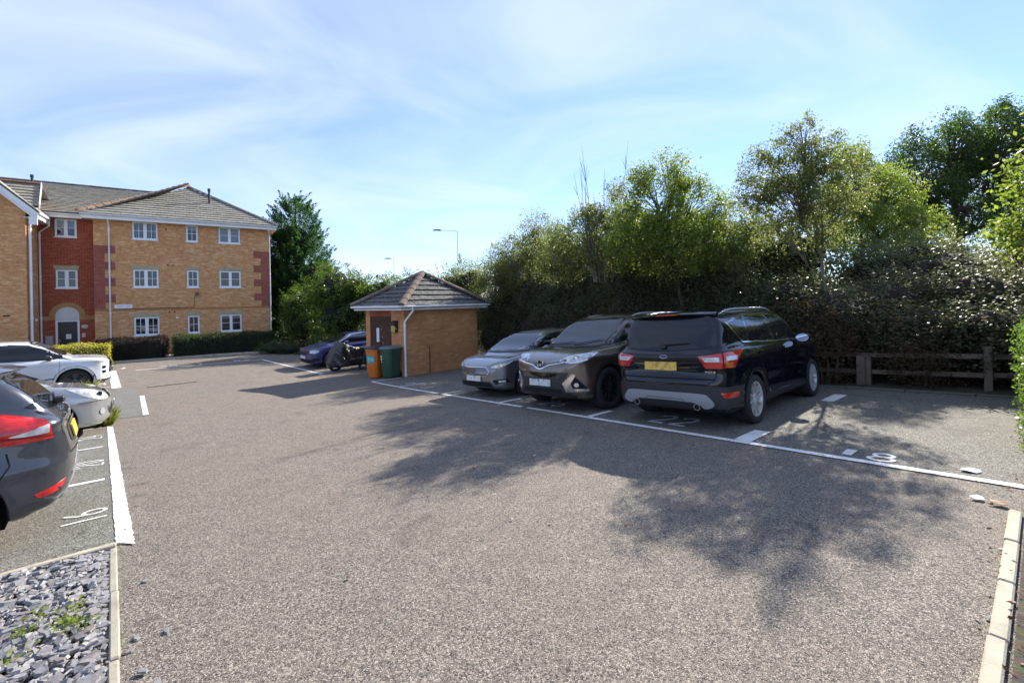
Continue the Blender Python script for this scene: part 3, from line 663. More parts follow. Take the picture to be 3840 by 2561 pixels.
downpipe(FL, [(-5.7, .12, 7.1), (-5.7, .14, 6.85), (-6.12, .50, 6.55), (-6.12, .50, -.1)], .04)
downpipe(FL, [(-6.08, -1.05, 7.0), (-6.08, -1.05, 6.8), (-6.1, -1.15, 6.6), (-6.1, -1.15, -.1)], .055)
MB().box(-6.12, -6.05, -.55, -.35, 2.1, 2.2).build('vent_cover', M_WHITE, FL); MB().box(-6.98, -6.75, -1.352, -1.33, 2.36, 2.42).build('air_brick', M_DARK, FL)

# ------------------------------------------------------------------ brick bin store
SH = empty('bin_store', (-3.65, 15.08, -.95), math.atan2(.758, .653)); tag(SH, 'small square brick bin store with hipped tiled roof and white gutter', 'outbuilding')
SL_, SW_, SHH = 3.45, 2.35, 2.27
FULL = MB(); FULL.box(-.1075, .1075, 0, .05, -.0325, .0325); FULL = FULL.mesh('brick', M_BRK)
HALF = MB(); HALF.box(-.05, .05, 0, .05, -.0325, .0325); HALF = HALF.mesh('brick', M_BRK)
def brick_wall(par, o, ux, out, length, height, holes, single):
    o, ux, out = Vector(o), Vector(ux), Vector(out); uz = Vector((0, 0, 1)); lst = []
    row = 0; z = -.12
    while z < height - .02:
        zc = z + .0325; segs = [(0, length)]
        for h in holes:
            if h[2] < zc < h[3]: segs = [q_ for s0, s1 in segs for q_ in ((s0, min(s1, h[0])), (max(s0, h[1]), s1)) if q_[1] - q_[0] > .04]
        for s0, s1 in segs:
            x = -.11 if row % 2 else 0.0
            while x < s1 - .01:
                a, b = max(x, s0), min(x + .215, s1)
                if b - a > .04: lst.append(((a + b) / 2, zc, b - a))
                x += .225
        z += .075; row += 1
    lst.sort(key=lambda t_: t_[0]); rest = MB(); rz = math.atan2(ux.y, ux.x)
    for i, (a, zc, w_) in enumerate(lst):
        j = rnd.uniform(-.0025, .0025); c = o + ux * a + uz * zc + out * j
        if i < single:
            ob = bpy.data.objects.new('brick', FULL if w_ > .15 else HALF); COL.objects.link(ob); ob.parent = par; ob.location = c; ob.rotation_euler = (0, 0, rz)
            ob.scale = (w_ / (.215 if w_ > .15 else .1), 1, 1)
        else: rest.obox(c - out * .025, ux * w_ / 2, out * .025, uz * .0325)
    if rest.v: tag(rest.build('bricks', M_BRK, par), kind='stuff')
DY0, DY1, DZ = .73, 2.08, 2.03
m = MB(); m.quad((0, .009, -.3), (SL_, .009, -.3), (SL_, .009, SHH), (0, .009, SHH)); m.quad((SL_ - .002, .009, -.3), (SL_ - .002, SW_, -.3), (SL_ - .002, SW_, SHH), (SL_ - .002, .009, SHH)); W_ = m.build('side_wall', M_MORT, SH)
brick_wall(W_, (0, 0, 0), (1, 0, 0), (0, -1, 0), SL_, SHH, [], 300)
m = MB(); wall_holes(m, 0, SW_, -.3, SHH, lambda x, z, d: (.009 + d, x, z), [(DY0, DY1, -.3, SHH - .01)], .1); m.quad((0, SW_, -.3), (0, SW_, SHH), (SL_, SW_, SHH), (SL_, SW_, -.3)); W2 = m.build('door_wall', M_MORT, SH)
brick_wall(W2, (0, SW_, 0), (0, -1, 0), (-1, 0, 0), SW_, SHH, [(SW_ - DY1, SW_ - DY0, -1, 9)], 300)
M_SOLD = mat_bricks_single('soldier_brick', [(.30, .09, .05), (.36, .12, .07), (.33, .10, .06)])
n = int((DY1 - DY0) / .075)
for k in range(n): MB().box(0, .08, DY0 + .075 * k + .006, DY0 + .075 * k + .071, DZ + .01, DZ + .225).build('soldier_brick', M_SOLD, W2)
def mat_wood(name, a, b, sc=(3, 3, 40)):
    t = MT(name); C = t.coords('Object'); mp_ = t.n('ShaderNodeMapping', {0: C, 'Scale': sc}); f = t.noise(3, 6, mp_.outputs[0], .65, .5); g2 = t.noise(2, 3, t.pos())
    t.p(col=t.mix(.35, t.ramp(f, [(.3, a), (.7, b)]), t.ramp(g2, [(.3, tuple(c * .6 for c in a)), (.7, b)])), rough=.8, spec=.3); t.bump(f, .4, .006); return t.m
M_DOORW = mat_wood('door_timber', (.075, .036, .026), (.13, .065, .045), (6, 6, 6))
d = MB(); d.box(.055, .075, DY0 + .05, DY1 - .05, .02, DZ - .05); DR = d.build('slatted_door', simple('door_gap', (.02, .012, .01), .9), SH)
fr = MB(); fr.box(.02, .08, DY0 + .003, DY0 + .055, 0, DZ); fr.box(.02, .08, DY1 - .055, DY1 - .003, 0, DZ); fr.box(.02, .08, DY0 + .055, DY1 - .055, DZ - .055, DZ); fr.build('door_frame', M_DOORW, DR)
ym = (DY0 + DY1) / 2
for half, (a, b) in enumerate(((DY0 + .058, ym - .004), (ym + .004, DY1 - .058))):
    slope = (1 if half == 0 else -1) * 1.45; k = -2.5
    while k < 4.5: # chevron slats clipped to the half door
        t0 = k; q_ = clip_poly([(a - .01, t0 - slope * (ym - a)), (b + .01, t0 - slope * (ym - b)), (b + .01, t0 - slope * (ym - b) + .105), (a - .01, t0 - slope * (ym - a) + .105)], [(a, .04), (b, .04), (b, DZ - .06), (a, DZ - .06)])
        if len(q_) >= 3: MB().prism([(.028, y_, z_) for y_, z_ in q_], (.028, 0, 0)).build('slat', M_DOORW, DR)
        k += .135
MB().box(.018, .027, ym + .12, ym + .28, 1.12, 1.62).build('paper_notice', MATS['paper'], DR)
for z_ in (1.56, 1.30, .98, 1.08): MB().box(.02, .028, ym - .08 + (z_ - 1.3) * .2, ym - .055 + (z_ - 1.3) * .2, z_, z_ + .025).build('pin', M_WHITE, DR)
lm = MB(); lm.box(-.11, 0, .34, .58, 1.50, 1.60); lm.prism([(-.15, .33, 1.84), (-.02, .33, 1.90), (0, .33, 1.84), (0, .33, 1.58), (-.15, .33, 1.74)], (0, .26, 0)); lm = lm.build('wall_lamp', M_BLACKP, SH)
MB().prism([(-.13, .36, 1.52), (-.015, .36, 1.45), (-.015, .36, 1.76), (-.135, .36, 1.74)], (0, .2, 0)).build('lamp_lens', simple('lens_yellow', (.45, .38, .12), .3), lm)
ov = .30; rz0 = SHH - .02
fa = MB(); fa.box(-ov, SL_ + ov, -ov, -ov + .02, rz0 + .005, rz0 + .115); fa.box(-ov, -ov + .02, -ov + .02, SW_ + ov, rz0 + .005, rz0 + .115); fa.box(SL_ + ov - .02, SL_ + ov, -ov + .02, SW_ + ov, rz0 + .005, rz0 + .115); fa.build('fascia', M_WHITE, SH)
sf = MB(); sf.box(-ov + .02, SL_ + ov - .02, -ov + .02, SW_ + ov - .02, rz0 + .02, rz0 + .03); sf.build('soffit', M_WHITE, SH)
MB().tube([(-ov - .06, -ov - .055, rz0 + .125), (SL_ + ov + .05, -ov - .055, rz0 + .125)], .042, 10).build('gutter', M_WHITE, SH, 50); MB().tube([(-ov - .055, -ov - .06, rz0 + .125), (-ov - .055, SW_ + ov + .08, rz0 + .125)], .042, 10).build('gutter', M_WHITE, SH, 50)
downpipe(SH, [(.10, -.36, rz0 + .12), (.10, -.36, rz0 - .03), (.0, -.05, rz0 - .38), (.0, -.05, -.12)], .037)
ap = Vector((SL_ / 2, SW_ / 2, 3.58)); e0 = rz0 + .15; c0 = ov + .06
A, B, C_, D2 = Vector((-c0, -c0, e0)), Vector((SL_ + c0, -c0, e0)), Vector((SL_ + c0, SW_ + c0, e0)), Vector((-c0, SW_ + c0, e0))
for a, b in ((A, B), (D2, A), (C_, D2), (B, C_)):
    U = (b - a).normalized(); mid = (a + b) / 2; V = ap - mid; V = (V - U * V.dot(U)); L = (b - a).length; off = (ap - a).dot(U)
    tile_slope(SH, 'roof_slope', a, U, V, [(0, 0), (L, 0), (off, V.length)], M_TILE2, tw=.30, gauge=.30)
for a in (A, B, C_, D2): ridge_run(SH, a + Vector((0, 0, .05)), ap + Vector((0, 0, .07)), M_RIDGE2, r=.13, ln=.36)
MB().box(1.05, 1.07, -.02, .0, -.1, .95).build('rusty_post', simple('rust', (.09, .035, .02), .9), SH)
# ------------------------------------------------------------------ car library: bodies grown from side, plan and section outlines
def pdist(px, pz, poly):
    """signed distance to a polygon (negative inside); px,pz numpy arrays"""
    P = np.asarray(poly, float); n = len(P); d = np.full(px.shape, 1e9); s = np.ones(px.shape)
    for i in range(n):
        a = P[i]; b = P[i - 1]; ex, ez = b - a; wx = px - a[0]; wz = pz - a[1]
        t = np.clip((wx * ex + wz * ez) / (ex * ex + ez * ez + 1e-12), 0, 1); bx = wx - ex * t; bz = wz - ez * t
        d = np.minimum(d, bx * bx + bz * bz)
        c1 = pz >= a[1]; c2 = pz < b[1]; c3 = ex * wz > ez * wx
        flip = (c1 & c2 & c3) | (~c1 & ~c2 & ~c3); s = np.where(flip, -s, s)
    return s * np.sqrt(d)
def spline(pts, k=6):
    """closed Catmull-Rom through the points; a point with a third value is kept sharp"""
    P = [np.array(p[:2], float) for p in pts]; sh = [len(p) > 2 for p in pts]; n = len(P); out = []
    for i in range(n):
        p1, p2 = P[i], P[(i + 1) % n]; p0 = P[i - 1] if not sh[i] else p1; p3 = P[(i + 2) % n] if not sh[(i + 1) % n] else p2
        for j in range(k):
            t = j / k; out.append(.5 * ((2 * p1) + (p2 - p0) * t + (2 * p0 - 5 * p1 + 4 * p2 - p3) * t * t + (3 * p1 - p0 - 3 * p2 + p3) * t ** 3))
    return [tuple(p) for p in out]
def smax(a, b, k):
    h = np.maximum(k - np.abs(a - b), 0) / k; return np.maximum(a, b) + h * h * k * .25
def smin(a, b, k): return -smax(-a, -b, k)
def surface_nets(f, lo, hi, h):
    xs = [np.arange(lo[i], hi[i] + h, h) for i in range(3)]
    X, Y, Z = np.meshgrid(*xs, indexing='ij'); F = f(X, Y, Z); S = F < 0; nx, ny, nz = F.shape
    cnt = np.zeros((nx - 1, ny - 1, nz - 1)); acc = np.zeros((nx - 1, ny - 1, nz - 1, 3))
    corners = [(i, j, k) for i in (0, 1) for j in (0, 1) for k in (0, 1)]
    def sub(A, c): return A[c[0]:nx - 1 + c[0], c[1]:ny - 1 + c[1], c[2]:nz - 1 + c[2]]
    for a in corners:
        for ax in range(3):
            if a[ax]: continue
            b = list(a); b[ax] = 1; b = tuple(b); fa, fb = sub(F, a), sub(F, b); m = (fa < 0) != (fb < 0)
            t = np.where(m, fa / np.where(m, fa - fb, 1), 0); cnt += m
            for q in range(3): acc[..., q] += np.where(m, a[q] + (t if q == ax else 0), 0)
    act = cnt > 0; idx = -np.ones(act.shape, int); idx[act] = np.arange(act.sum())
    I = np.argwhere(act); V = np.array(lo) + (I + acc[act] / cnt[act][:, None]) * h; quads = []
    for ax in range(3):
        o1, o2 = [(1, 2), (2, 0), (0, 1)][ax]; sl0 = [slice(None)] * 3; sl1 = [slice(None)] * 3; sl0[ax] = slice(0, -1); sl1[ax] = slice(1, None)
        A, B = S[tuple(sl0)], S[tuple(sl1)]; E_ = np.argwhere(A != B); ok = (E_[:, o1] > 0) & (E_[:, o2] > 0) & (E_[:, o1] < F.shape[o1] - 1) & (E_[:, o2] < F.shape[o2] - 1); E_ = E_[ok]
        def cell(d1, d2):
            c = E_.copy(); c[:, o1] -= d1; c[:, o2] -= d2; return idx[c[:, 0], c[:, 1], c[:, 2]]
        q = np.stack([cell(1, 1), cell(0, 1), cell(0, 0), cell(1, 0)], 1); fl = A[E_[:, 0], E_[:, 1], E_[:, 2]]
        q = np.where(fl[:, None], q, q[:, ::-1]); quads.append(q)
    return V, np.concatenate(quads)
def grad(f, V, e=.004):
    G = np.zeros_like(V)
    for i in range(3):
        d = np.zeros(3); d[i] = e; A, B = V + d, V - d; G[:, i] = (f(A[:, 0], A[:, 1], A[:, 2]) - f(B[:, 0], B[:, 1], B[:, 2])) / (2 * e)
    return G

def mat_car(name, col, metal=.0, rough=.3, spec=.5):
    t = MT(name); P = t.coords('Object'); dirt = t.noise(3, 5, P, .6)
    c = t.mix(t.ramp(dirt, [(.5, (0, 0, 0)), (.85, (.07,) * 3)]), col, (.16, .14, .12))
    t.p(col=c, metal=metal, rough=t.math('ADD', rough, t.math('MULTIPLY', dirt, .08)), coat=1.0, coatr=.02, spec=spec); return t.m
def mat_tint(name, col, rough=.06, spec=.5):
    t = MT(name); t.p(col=(*col, 1), rough=rough, spec=spec, coat=1.0, coatr=.02); return t.m
M_CGLASS = simple('car_glass', (.010, .012, .014), .02, 0, .55)
M_TYRE = simple('tyre', (.018, .018, .019), .8, var=.25, vscale=20); M_ALLOY = simple('alloy_wheel', (.72, .72, .70), .3, .55); M_ALLOYD = simple('dark_alloy', (.10, .10, .105), .3, .8); M_GOLD = simple('bronze_alloy', (.22, .13, .05), .35, .8)
M_CHROME = simple('chrome', (.75, .75, .75), .12, 1.0); M_SILV = simple('silver_trim', (.42, .43, .46), .38, .55); M_TRIM = simple('black_trim', (.022, .022, .023), .55); M_GLOSSB = mat_tint('gloss_black', (.006, .006, .007), .08)
def mat_lens(name, col, em=None):
    t = MT(name); v = t.n('ShaderNodeTexVoronoi', {'Scale': 38.0, 'Vector': t.coords('Object')}); f = t.noise(16, 3, t.coords('Object'))
    t.p(col=t.mix(t.ramp(f, [(.35, (0, 0, 0)), (.65, (1, 1, 1))]), tuple(c * .75 for c in col), tuple(min(1, c * 1.25) for c in col)), rough=.12, coat=1.0, coatr=.02, spec=.5); t.bump(v.outputs['Distance'], .15, .003); return t.m
M_RLENS = mat_lens('red_lens', (.50, .012, .010)); M_CLENS = mat_lens('clear_lens', (.62, .62, .60)); M_HLENS = mat_lens('head_lens', (.50, .52, .54)); M_OLENS = mat_lens('orange_lens', (.6, .16, .03)); M_SHUT = simple('shut_line', (.004, .004, .004), .9)
def mat_plate(name, col, ink):
    t = MT(name); C = t.coords('Object'); mp_ = t.n('ShaderNodeMapping', {0: C, 'Scale': (5, 9, 7)}); f = t.noise(1.6, 1.5, mp_.outputs[0])
    t.p(col=t.mix(t.ramp(f, [(.50, (0, 0, 0)), (.66, (1, 1, 1))]), col, ink), rough=.4); return t.m
M_PLY = mat_plate('yellow_plate', (.75, .47, .06), (.42, .25, .05)); M_PLW = mat_plate('white_plate', (.66, .66, .63), (.30, .30, .29))

class Car:
    def __init__(s, name, label, spec, paint, at, heading, zoff=0.0):
        s.S = spec; s.paint = paint; s.root = empty(name); tag(s.root, label, 'car', spec.get('group'))
        L = Vector((heading[0], heading[1], 0)).normalized(); x, y = at; e = .5
        gx = (ground_z(x + e, y) - ground_z(x - e, y)); gy = (ground_z(x, y + e) - ground_z(x, y - e)); n = Vector((-gx, -gy, 1)).normalized()
        fx = (L - n * L.dot(n)).normalized(); fy = n.cross(fx); Mx = Matrix((fx, fy, n)).transposed()
        s.root.location = (x, y, ground_z(x, y) + zoff); s.root.rotation_euler = Mx.to_euler()
        s.make_body()
    def field(s):
        S = s.S; side = spline(S['side']); cab = spline(S['cabin']); plan = spline(S['plan']); pcab = spline(S['plan_cabin']); sec = spline(S['section']); scab = spline(S['section_cabin'])
        wx = S['axles']; rw = S['wheel_r']; ra = S.get('arch_r', rw + .045); kb = S.get('k', .10); kc = S.get('kc', .10); ku = S.get('ku', .05); hz = S.get('warp')
        def f(X, Y, Z):
            A = np.abs(Y); B = A
            fl = 0
            for ax in wx:
                r = np.sqrt((X - ax) ** 2 + (Z - rw) ** 2); fl = np.maximum(fl, S.get('flare', .022) * np.exp(-((r - ra) / .13) ** 2) * (Z < 1.2))
            B = A - fl
            if hz: B = B - hz(X, Z)
            lo = smax(smax(pdist(X, Z, side) if X.ndim == 1 else pd2(X, Z, side, 1), pdist(X, B, plan), kb), pdist(B, Z, sec), kb)
            ca = smax(smax(pdist(X, Z, cab) if X.ndim == 1 else pd2(X, Z, cab, 1), pdist(X, A, pcab) if X.ndim == 1 else pd2(X, A, pcab, 2), kc), pdist(A, Z, scab) if X.ndim == 1 else pd2(A, Z, scab, 0), kc)
            F = smin(lo, ca, ku)
            for ax in wx:
                r = np.sqrt((X - ax) ** 2 + (Z - rw) ** 2); F = smax(F, np.minimum(ra - r, 9), .03) if True else F
            return F
        def pd2(P, Q, poly, axis):
            # the two coordinates do not change along one axis of the grid: work on a slice
            if axis == 1: r = pdist(P[:, 0, :], Q[:, 0, :], poly)[:, None, :]
            elif axis == 2: r = pdist(P[:, :, 0], Q[:, :, 0], poly)[:, :, None]
            else: r = pdist(P[0], Q[0], poly)[None]
            return np.broadcast_to(r, P.shape)
        return f
    def make_body(s):
        S = s.S; f = s.field(); xs = [p[0] for p in S['side']]; h = S.get('h', .04); W = max(p[1] for p in S['plan']) + .09; T = max(p[1] for p in S['cabin']) + .08
        V, Q = surface_nets(f, (min(xs) - .1, -W - h * .5, .08), (max(xs) + .1, W + h * .5, T), h)
        for _ in range(3):
            G = grad(f, V); v = f(V[:, 0], V[:, 1], V[:, 2]); st = v / np.maximum((G * G).sum(1), .05); V = V - np.clip(st, -h, h)[:, None] * G
        G = grad(f, V, .006); G /= np.linalg.norm(G, axis=1)[:, None] + 1e-9
        me = np_mesh('body', V, Q, s.paint); me.polygons.foreach_set('use_smooth', [True] * len(me.polygons))
        me.normals_split_custom_set_from_vertices([tuple(g) for g in G]); s.body = link('body', me, None, s.root)
        s.bvh = BVHTree.FromPolygons([tuple(v) for v in V], [tuple(q_) for q_ in Q])
        # dark wheel housings close the arches
        for ax in S['axles']:
            for sg in (-1, 1):
                m = MB(); r = S.get('arch_r', S['wheel_r'] + .045) + .012; y0, y1 = sg * (W - .34), sg * (W - .20); prof = []; n = 14
                pts = [(ax + r * math.cos(t), S['wheel_r'] + r * math.sin(t)) for t in [math.pi * (k / n * 1.3 - .15) for k in range(n + 1)]]
                vs = [(x_, y0, z_) for x_, z_ in pts] + [(x_, y1 + sg * .02, z_) for x_, z_ in pts]; fs = [(i, i + 1, n + 2 + i, n + 1 + i) for i in range(n)] + [tuple(range(n + 1))]
                m.add(vs, fs); m.build('wheel_housing', M_DARK, s.root)
    def hit(s, o, d):
        r = s.bvh.ray_cast(Vector(o), Vector(d)); return r
    def proj(s, a, z, ang, side=1, off=.003, back=0.0):
        """(a,z) seen from direction ang (0 = from the front, 90 = from the left, 180 = from behind) -> point on the body"""
        c, q = math.cos(R(ang)), math.sin(R(ang)); out = Vector((c, q, 0)); u = Vector((-q, c, 0))   # u is to the car's left when seen from the front
        if 5 < abs(ang) < 80:      # oblique front view: measured from the front corner, inwards
            sg = 1 if ang > 0 else -1; S = s.S; xr = max(p[0] for p in S['plan']) - .26; yr = max(p[1] for p in S['plan']) * .80
            a = (-q * xr + c * yr * sg) - a
        o = u * a + Vector((0, 0, z)) + out * 6; p, n, _, _ = s.bvh.ray_cast(o, -out)
        if p is None:
            p, n, _, _ = s.bvh.find_nearest(u * a + Vector((0, 0, z)) + out * 2.0 * (1 if abs(c) > .8 else .45))
        if n.dot(out) < 0: n = -n
        return p + n * off - out * back
    def patch(s, name, poly, ang, mat, off=.004, parent=None, sub=.05, smoothit=True, rim=.012, mirror=False, label=None):
        """a skin piece: outline in the view from ang, laid on the body with its own edge"""
        pts = spline(poly, 4) if smoothit else [tuple(p[:2]) for p in poly]
        x0, x1 = min(p[0] for p in pts), max(p[0] for p in pts); z0, z1 = min(p[1] for p in pts), max(p[1] for p in pts)
        # densify edges
        B = []
        for i in range(len(pts)):
            a, b = Vector(pts[i]), Vector(pts[(i + 1) % len(pts)]); k = max(1, int((b - a).length / sub))
            for j in range(k): B.append(a.lerp(b, j / k))
        nb = len(B); Vv = list(B); g_ = np.array(pts)
        gx = np.arange(x0 + sub / 2, x1, sub); gz = np.arange(z0 + sub / 2, z1, sub)
        if len(gx) and len(gz):
            XX, ZZ = np.meshgrid(gx, gz); D_ = pdist(XX.ravel(), ZZ.ravel(), pts)
            for x_, z_, d_ in zip(XX.ravel(), ZZ.ravel(), D_):
                if d_ < -sub * .35: Vv.append(Vector((x_, z_)))
        r = delaunay_2d_cdt(Vv, [(i, (i + 1) % nb) for i in range(nb)], [list(range(nb))], 1, 1e-6); v2, e2, f2 = r[0], r[1], r[2]
        objs = []
        for sg in ((1, -1) if mirror else (1,)):
            an = ang if sg == 1 else -ang; V3 = [s.proj(p.x * sg, p.y, an, off=off) for p in v2]; m = MB(); fs = [tuple(f) if sg == 1 else tuple(f)[::-1] for f in f2]
            fs = [f for f in fs if all((V3[f[i]] - V3[f[i - 1]]).length < 2.2 * (v2[f[i]] - v2[f[i - 1]]).length + .07 for i in range(len(f)))]   # rays that slipped past the body
            # orientation: outward
            c, q_ = math.cos(R(an)), math.sin(R(an)); f0 = fs[0]; nrm = (V3[f0[1]] - V3[f0[0]]).cross(V3[f0[2]] - V3[f0[0]])
            if nrm.dot(Vector((c, q_, 0))) < 0: fs = [f[::-1] for f in fs]
            m.add(V3, fs)
            if rim:
                ec = {}
                for f in fs:
                    for i in range(len(f)): ec[(f[i], f[(i + 1) % len(f)])] = 1
                for (a, b) in list(ec):
                    if (b, a) not in ec:
                        out = Vector((c, q_, 0)) * rim; m.add([V3[a], V3[b], V3[b] - out, V3[a] - out], [(1, 0, 3, 2)])
            o = m.build(name, mat, parent or s.root); me = o.data
            bm = bmesh.new(); bm.from_mesh(me); bmesh.ops.remove_doubles(bm, verts=bm.verts, dist=1e-5); bm.to_mesh(me); bm.free(); smooth_angle(me, 50)
            if label: o['label'] = label
            objs.append(o)
        return objs[0] if len(objs) == 1 else objs
    def stripe(s, name, path, ang, wid, mat, off=.003, parent=None, mirror=False, closed=False, thick=.004, sub=.05):
        for sg in ((1, -1) if mirror else (1,)):
            an = ang if sg == 1 else -ang; P = [Vector((p[0] * sg, p[1])) for p in path]; Q = []
            n = len(P)
            for i in range(n if closed else n - 1):
                a, b = P[i], P[(i + 1) % n]; k = max(1, int((b - a).length / sub))
                for j in range(k): Q.append(a.lerp(b, j / k))
            if not closed: Q.append(P[-1])
            n = len(Q); vs = []
            for i in range(n):
                a = Q[(i - 1) % n] if closed or i else Q[i]; b = Q[(i + 1) % n] if closed or i < n - 1 else Q[i]; d = (b - a).normalized(); nn = Vector((-d.y, d.x)) * wid / 2
                for q in (Q[i] + nn, Q[i] - nn): vs.append(s.proj(q.x, q.y, an, off=off))
            fs = [(2 * i, 2 * i + 1, (2 * i + 3) % (2 * n), (2 * i + 2) % (2 * n)) for i in range(n if closed else n - 1)]
            m = MB(); m.add(vs, fs); m.build(name, mat, parent or s.root, 60)
    def wheels(s, style, mat, width=.225, spokes=10, rim_r=None, steer=0.0):
        S = s.S; r = S['wheel_r']; rr = rim_r or r * .70; track = S['track']
        t = MB(); w2 = width / 2; prof = [(rr - .005, -w2 * .8), (rr + .02, -w2 * .96), (r * .90, -w2), (r * .975, -w2 * .86), (r, -w2 * .6), (r, w2 * .6), (r * .975, w2 * .86), (r * .90, w2), (rr + .02, w2 * .96), (rr - .005, w2 * .8)]
        t.lathe(prof, 40, 'y'); tm = t.mesh('tyre', M_TYRE); smooth_angle(tm, 40)
        b = MB(); b.lathe([(rr - .012, w2 * .8), (rr + .004, w2 * .86), (rr - .004, w2 * .6), (rr - .03, -w2 * .7)], 40, 'y')
        for k in range(spokes):
            a0 = 2 * math.pi * k / spokes; d = .5 * 2 * math.pi / spokes * (S.get('spoke_w', .5)); y0, y1 = w2 * .62, w2 * .80
            sw = [(.055, a0 - d * 1.2, y1 - .01), (rr - .008, a0 - d * (.55 if style != 'blade' else 1.1), y1), (rr - .008, a0 + d * (.55 if style != 'blade' else .8), y1), (.055, a0 + d * 1.2, y1 - .01)]
            top = [(q[0] * math.cos(q[1]), q[2], q[0] * math.sin(q[1])) for q in sw]; bot = [(p[0], p[1] - .03, p[2]) for p in top]
            b.add(top + bot, [(0, 3, 2, 1), (0, 1, 5, 4), (1, 2, 6, 5), (2, 3, 7, 6), (3, 0, 4, 7)])
        b.lathe([(.001, w2 * .78), (.05, w2 * .78), (.07, w2 * .70), (.07, w2 * .3)], 20, 'y'); rm = b.mesh('rim', mat); smooth_angle(rm, 35)
        d = MB(); d.lathe([(.001, w2 * .1), (rr - .03, w2 * .1)], 24, 'y'); dm = d.mesh('brake_disc', simple('brake_disc', (.05, .05, .05), .5, .6) if 'brake_disc' not in MATS else MATS['brake_disc'])
        for i, ax in enumerate(S['axles']):
            for sg in (-1, 1):
                e = bpy.data.objects.new('wheel', None); COL.objects.link(e); e.parent = s.root; e.location = (ax, sg * track, r); e.rotation_euler = (0, rnd.uniform(0, 6), 0)
                e.rotation_euler = Matrix.Rotation((0 if sg > 0 else math.pi) + (steer if i == 1 else 0), 3, 'Z').to_euler()
                w0 = link('tyre', tm, None, e); w1 = link('rim', rm, None, e); w1.rotation_euler = (0, rnd.uniform(0, 1), 0); link('brake_disc', dm, None, e)
    def mirrors(s, x, z, y, mat, glass=True, size=1.0, back=False):
        for sg in (1, -1):
            m = MB(); prof = [(.001, -.085), (.05, -.08), (.085, -.05), (.10, 0), (.102, .04), (.095, .055)]
            m.lathe(prof, 18, 'z'); me = []
            Mx = Matrix.Translation((x, sg * (y + .075 * size), z)) @ Matrix.Rotation(-R(90), 4, 'Y') @ Matrix.Diagonal((.72 * size, 1.05 * size, .9 * size, 1))
            m.v = [tuple(Mx @ Vector(v)) for v in m.v]; o = m.build('door_mirror', mat, s.root, 60)
            st = MB(); st.obox((x + .01, sg * (y + .0), z - .06), (.03, 0, 0), (0, .06, .02), (0, 0, .02)); st.build('mirror_stalk', M_TRIM, o)
            g_ = MB(); n = 18; xb = x - .042 * size; g_.add([(xb, sg * (y + .075 * size + .085 * size * math.cos(2 * math.pi * k / n)), z + .058 * size * math.sin(2 * math.pi * k / n)) for k in range(n)], [tuple(range(n))]); g_.build('mirror_glass', simple('mirror_glass', (.7, .72, .75), .02, 1.0) if 'mirror_glass' not in MATS else MATS['mirror_glass'], o)
    def plate(s, x, z, ang, mat, w_=.52, h=.11, lean=0.0, y=0.0, out=.012):
        p = s.proj(y if ang == 0 else -y, z, ang, off=out); sx = 1 if ang == 0 else -1; m = MB(); m.obox((p.x, p.y, z), (0, w_ / 2, 0), (lean * h / 2, 0, h / 2), (sx * .006, 0, 0)); return m.build('number_plate', mat, s.root)
# ------------------------------------------------------------------ the seven cars
def sym(half):
    return half + [(p[0], -p[1], *p[2:]) for p in half[::-1] if abs(p[1]) > 1e-6]
def symx(half):
    return half + [(-p[0], p[1], *p[2:]) for p in half[::-1] if abs(p[0]) > 1e-6]
def sv(poly): return [(-p[0], *p[1:]) for p in poly]          # side outline given in (x,z)
def my(poly): return poly
def base_spec(side, cabin, W, axles, wr, L, H, tw=.12, belt=1.08, roofw=.60, track=None, **k):
    f, r = L / 2, -L / 2
    d = dict(side=side, cabin=cabin, axles=axles, wheel_r=wr, track=track or W / 2 - .135,
             plan=sym([(r, 0), (r + .02, W * .22), (r + .08, W * .39), (r + .28, W * .468), (r + .85, W * .497), (0, W * .5), (f - .95, W * .497), (f - .45, W * .47), (f - .2, W * .40), (f - .06, W * .25), (f, 0)]),
             plan_cabin=sym([(r + .10, 0), (r + .13, W * .30), (r + .25, W * .385), (r + .9, W * .45), (.2, W * .462), (.9, W * .43), (1.25, W * .36), (1.5, W * .2), (1.55, 0)]),
             section=symx([(0, .12), (W * .40, .13), (W * .455, .24), (W * .485, .42), (W * .499, .62), (W * .497, belt * .78), (W * .478, belt * .95), (W * .44, belt * 1.06), (W * .3, belt * 1.2), (0, belt * 1.25)]),
             section_cabin=symx([(0, belt * .7), (W * .46, belt * .7), (W * .458, belt * .92), (W * .435, belt * 1.06), (W * .5 * .80, belt + (H - belt) * .55), (roofw * 1.06, H - .11), (roofw * .8, H - .02), (0, H + .03)]))
    d.update(k); return d
def side_details(c, doors, sill=.30, handle=(.0,), hz=.86, mirror=True, trim=M_TRIM):
    for p in doors: c.stripe('shut_line', sv(p), 90, .009, M_SHUT, .0025, c.body, mirror=mirror)
    for x in handle:
        for sg in (1, -1):
            p = c.proj(-x * sg, hz, 90 * sg, off=.012); m = MB(); m.obox(p, (.085, 0, 0), (0, .012, 0), (0, 0, .014)); m.build('door_handle', c.paint, c.root, bevel=.006)
def arch_trim(c, mat, wid=.055):
    S = c.S; r = S.get('arch_r', S['wheel_r'] + .045) + wid / 2 + .004
    for ax in S['axles']: c.stripe('arch_trim', sv([(ax + r * math.cos(t), S['wheel_r'] + r * math.sin(t)) for t in [math.pi * (k / 16 * 1.12 - .06) for k in range(17)]]), 90, wid, mat, .006, mirror=True)
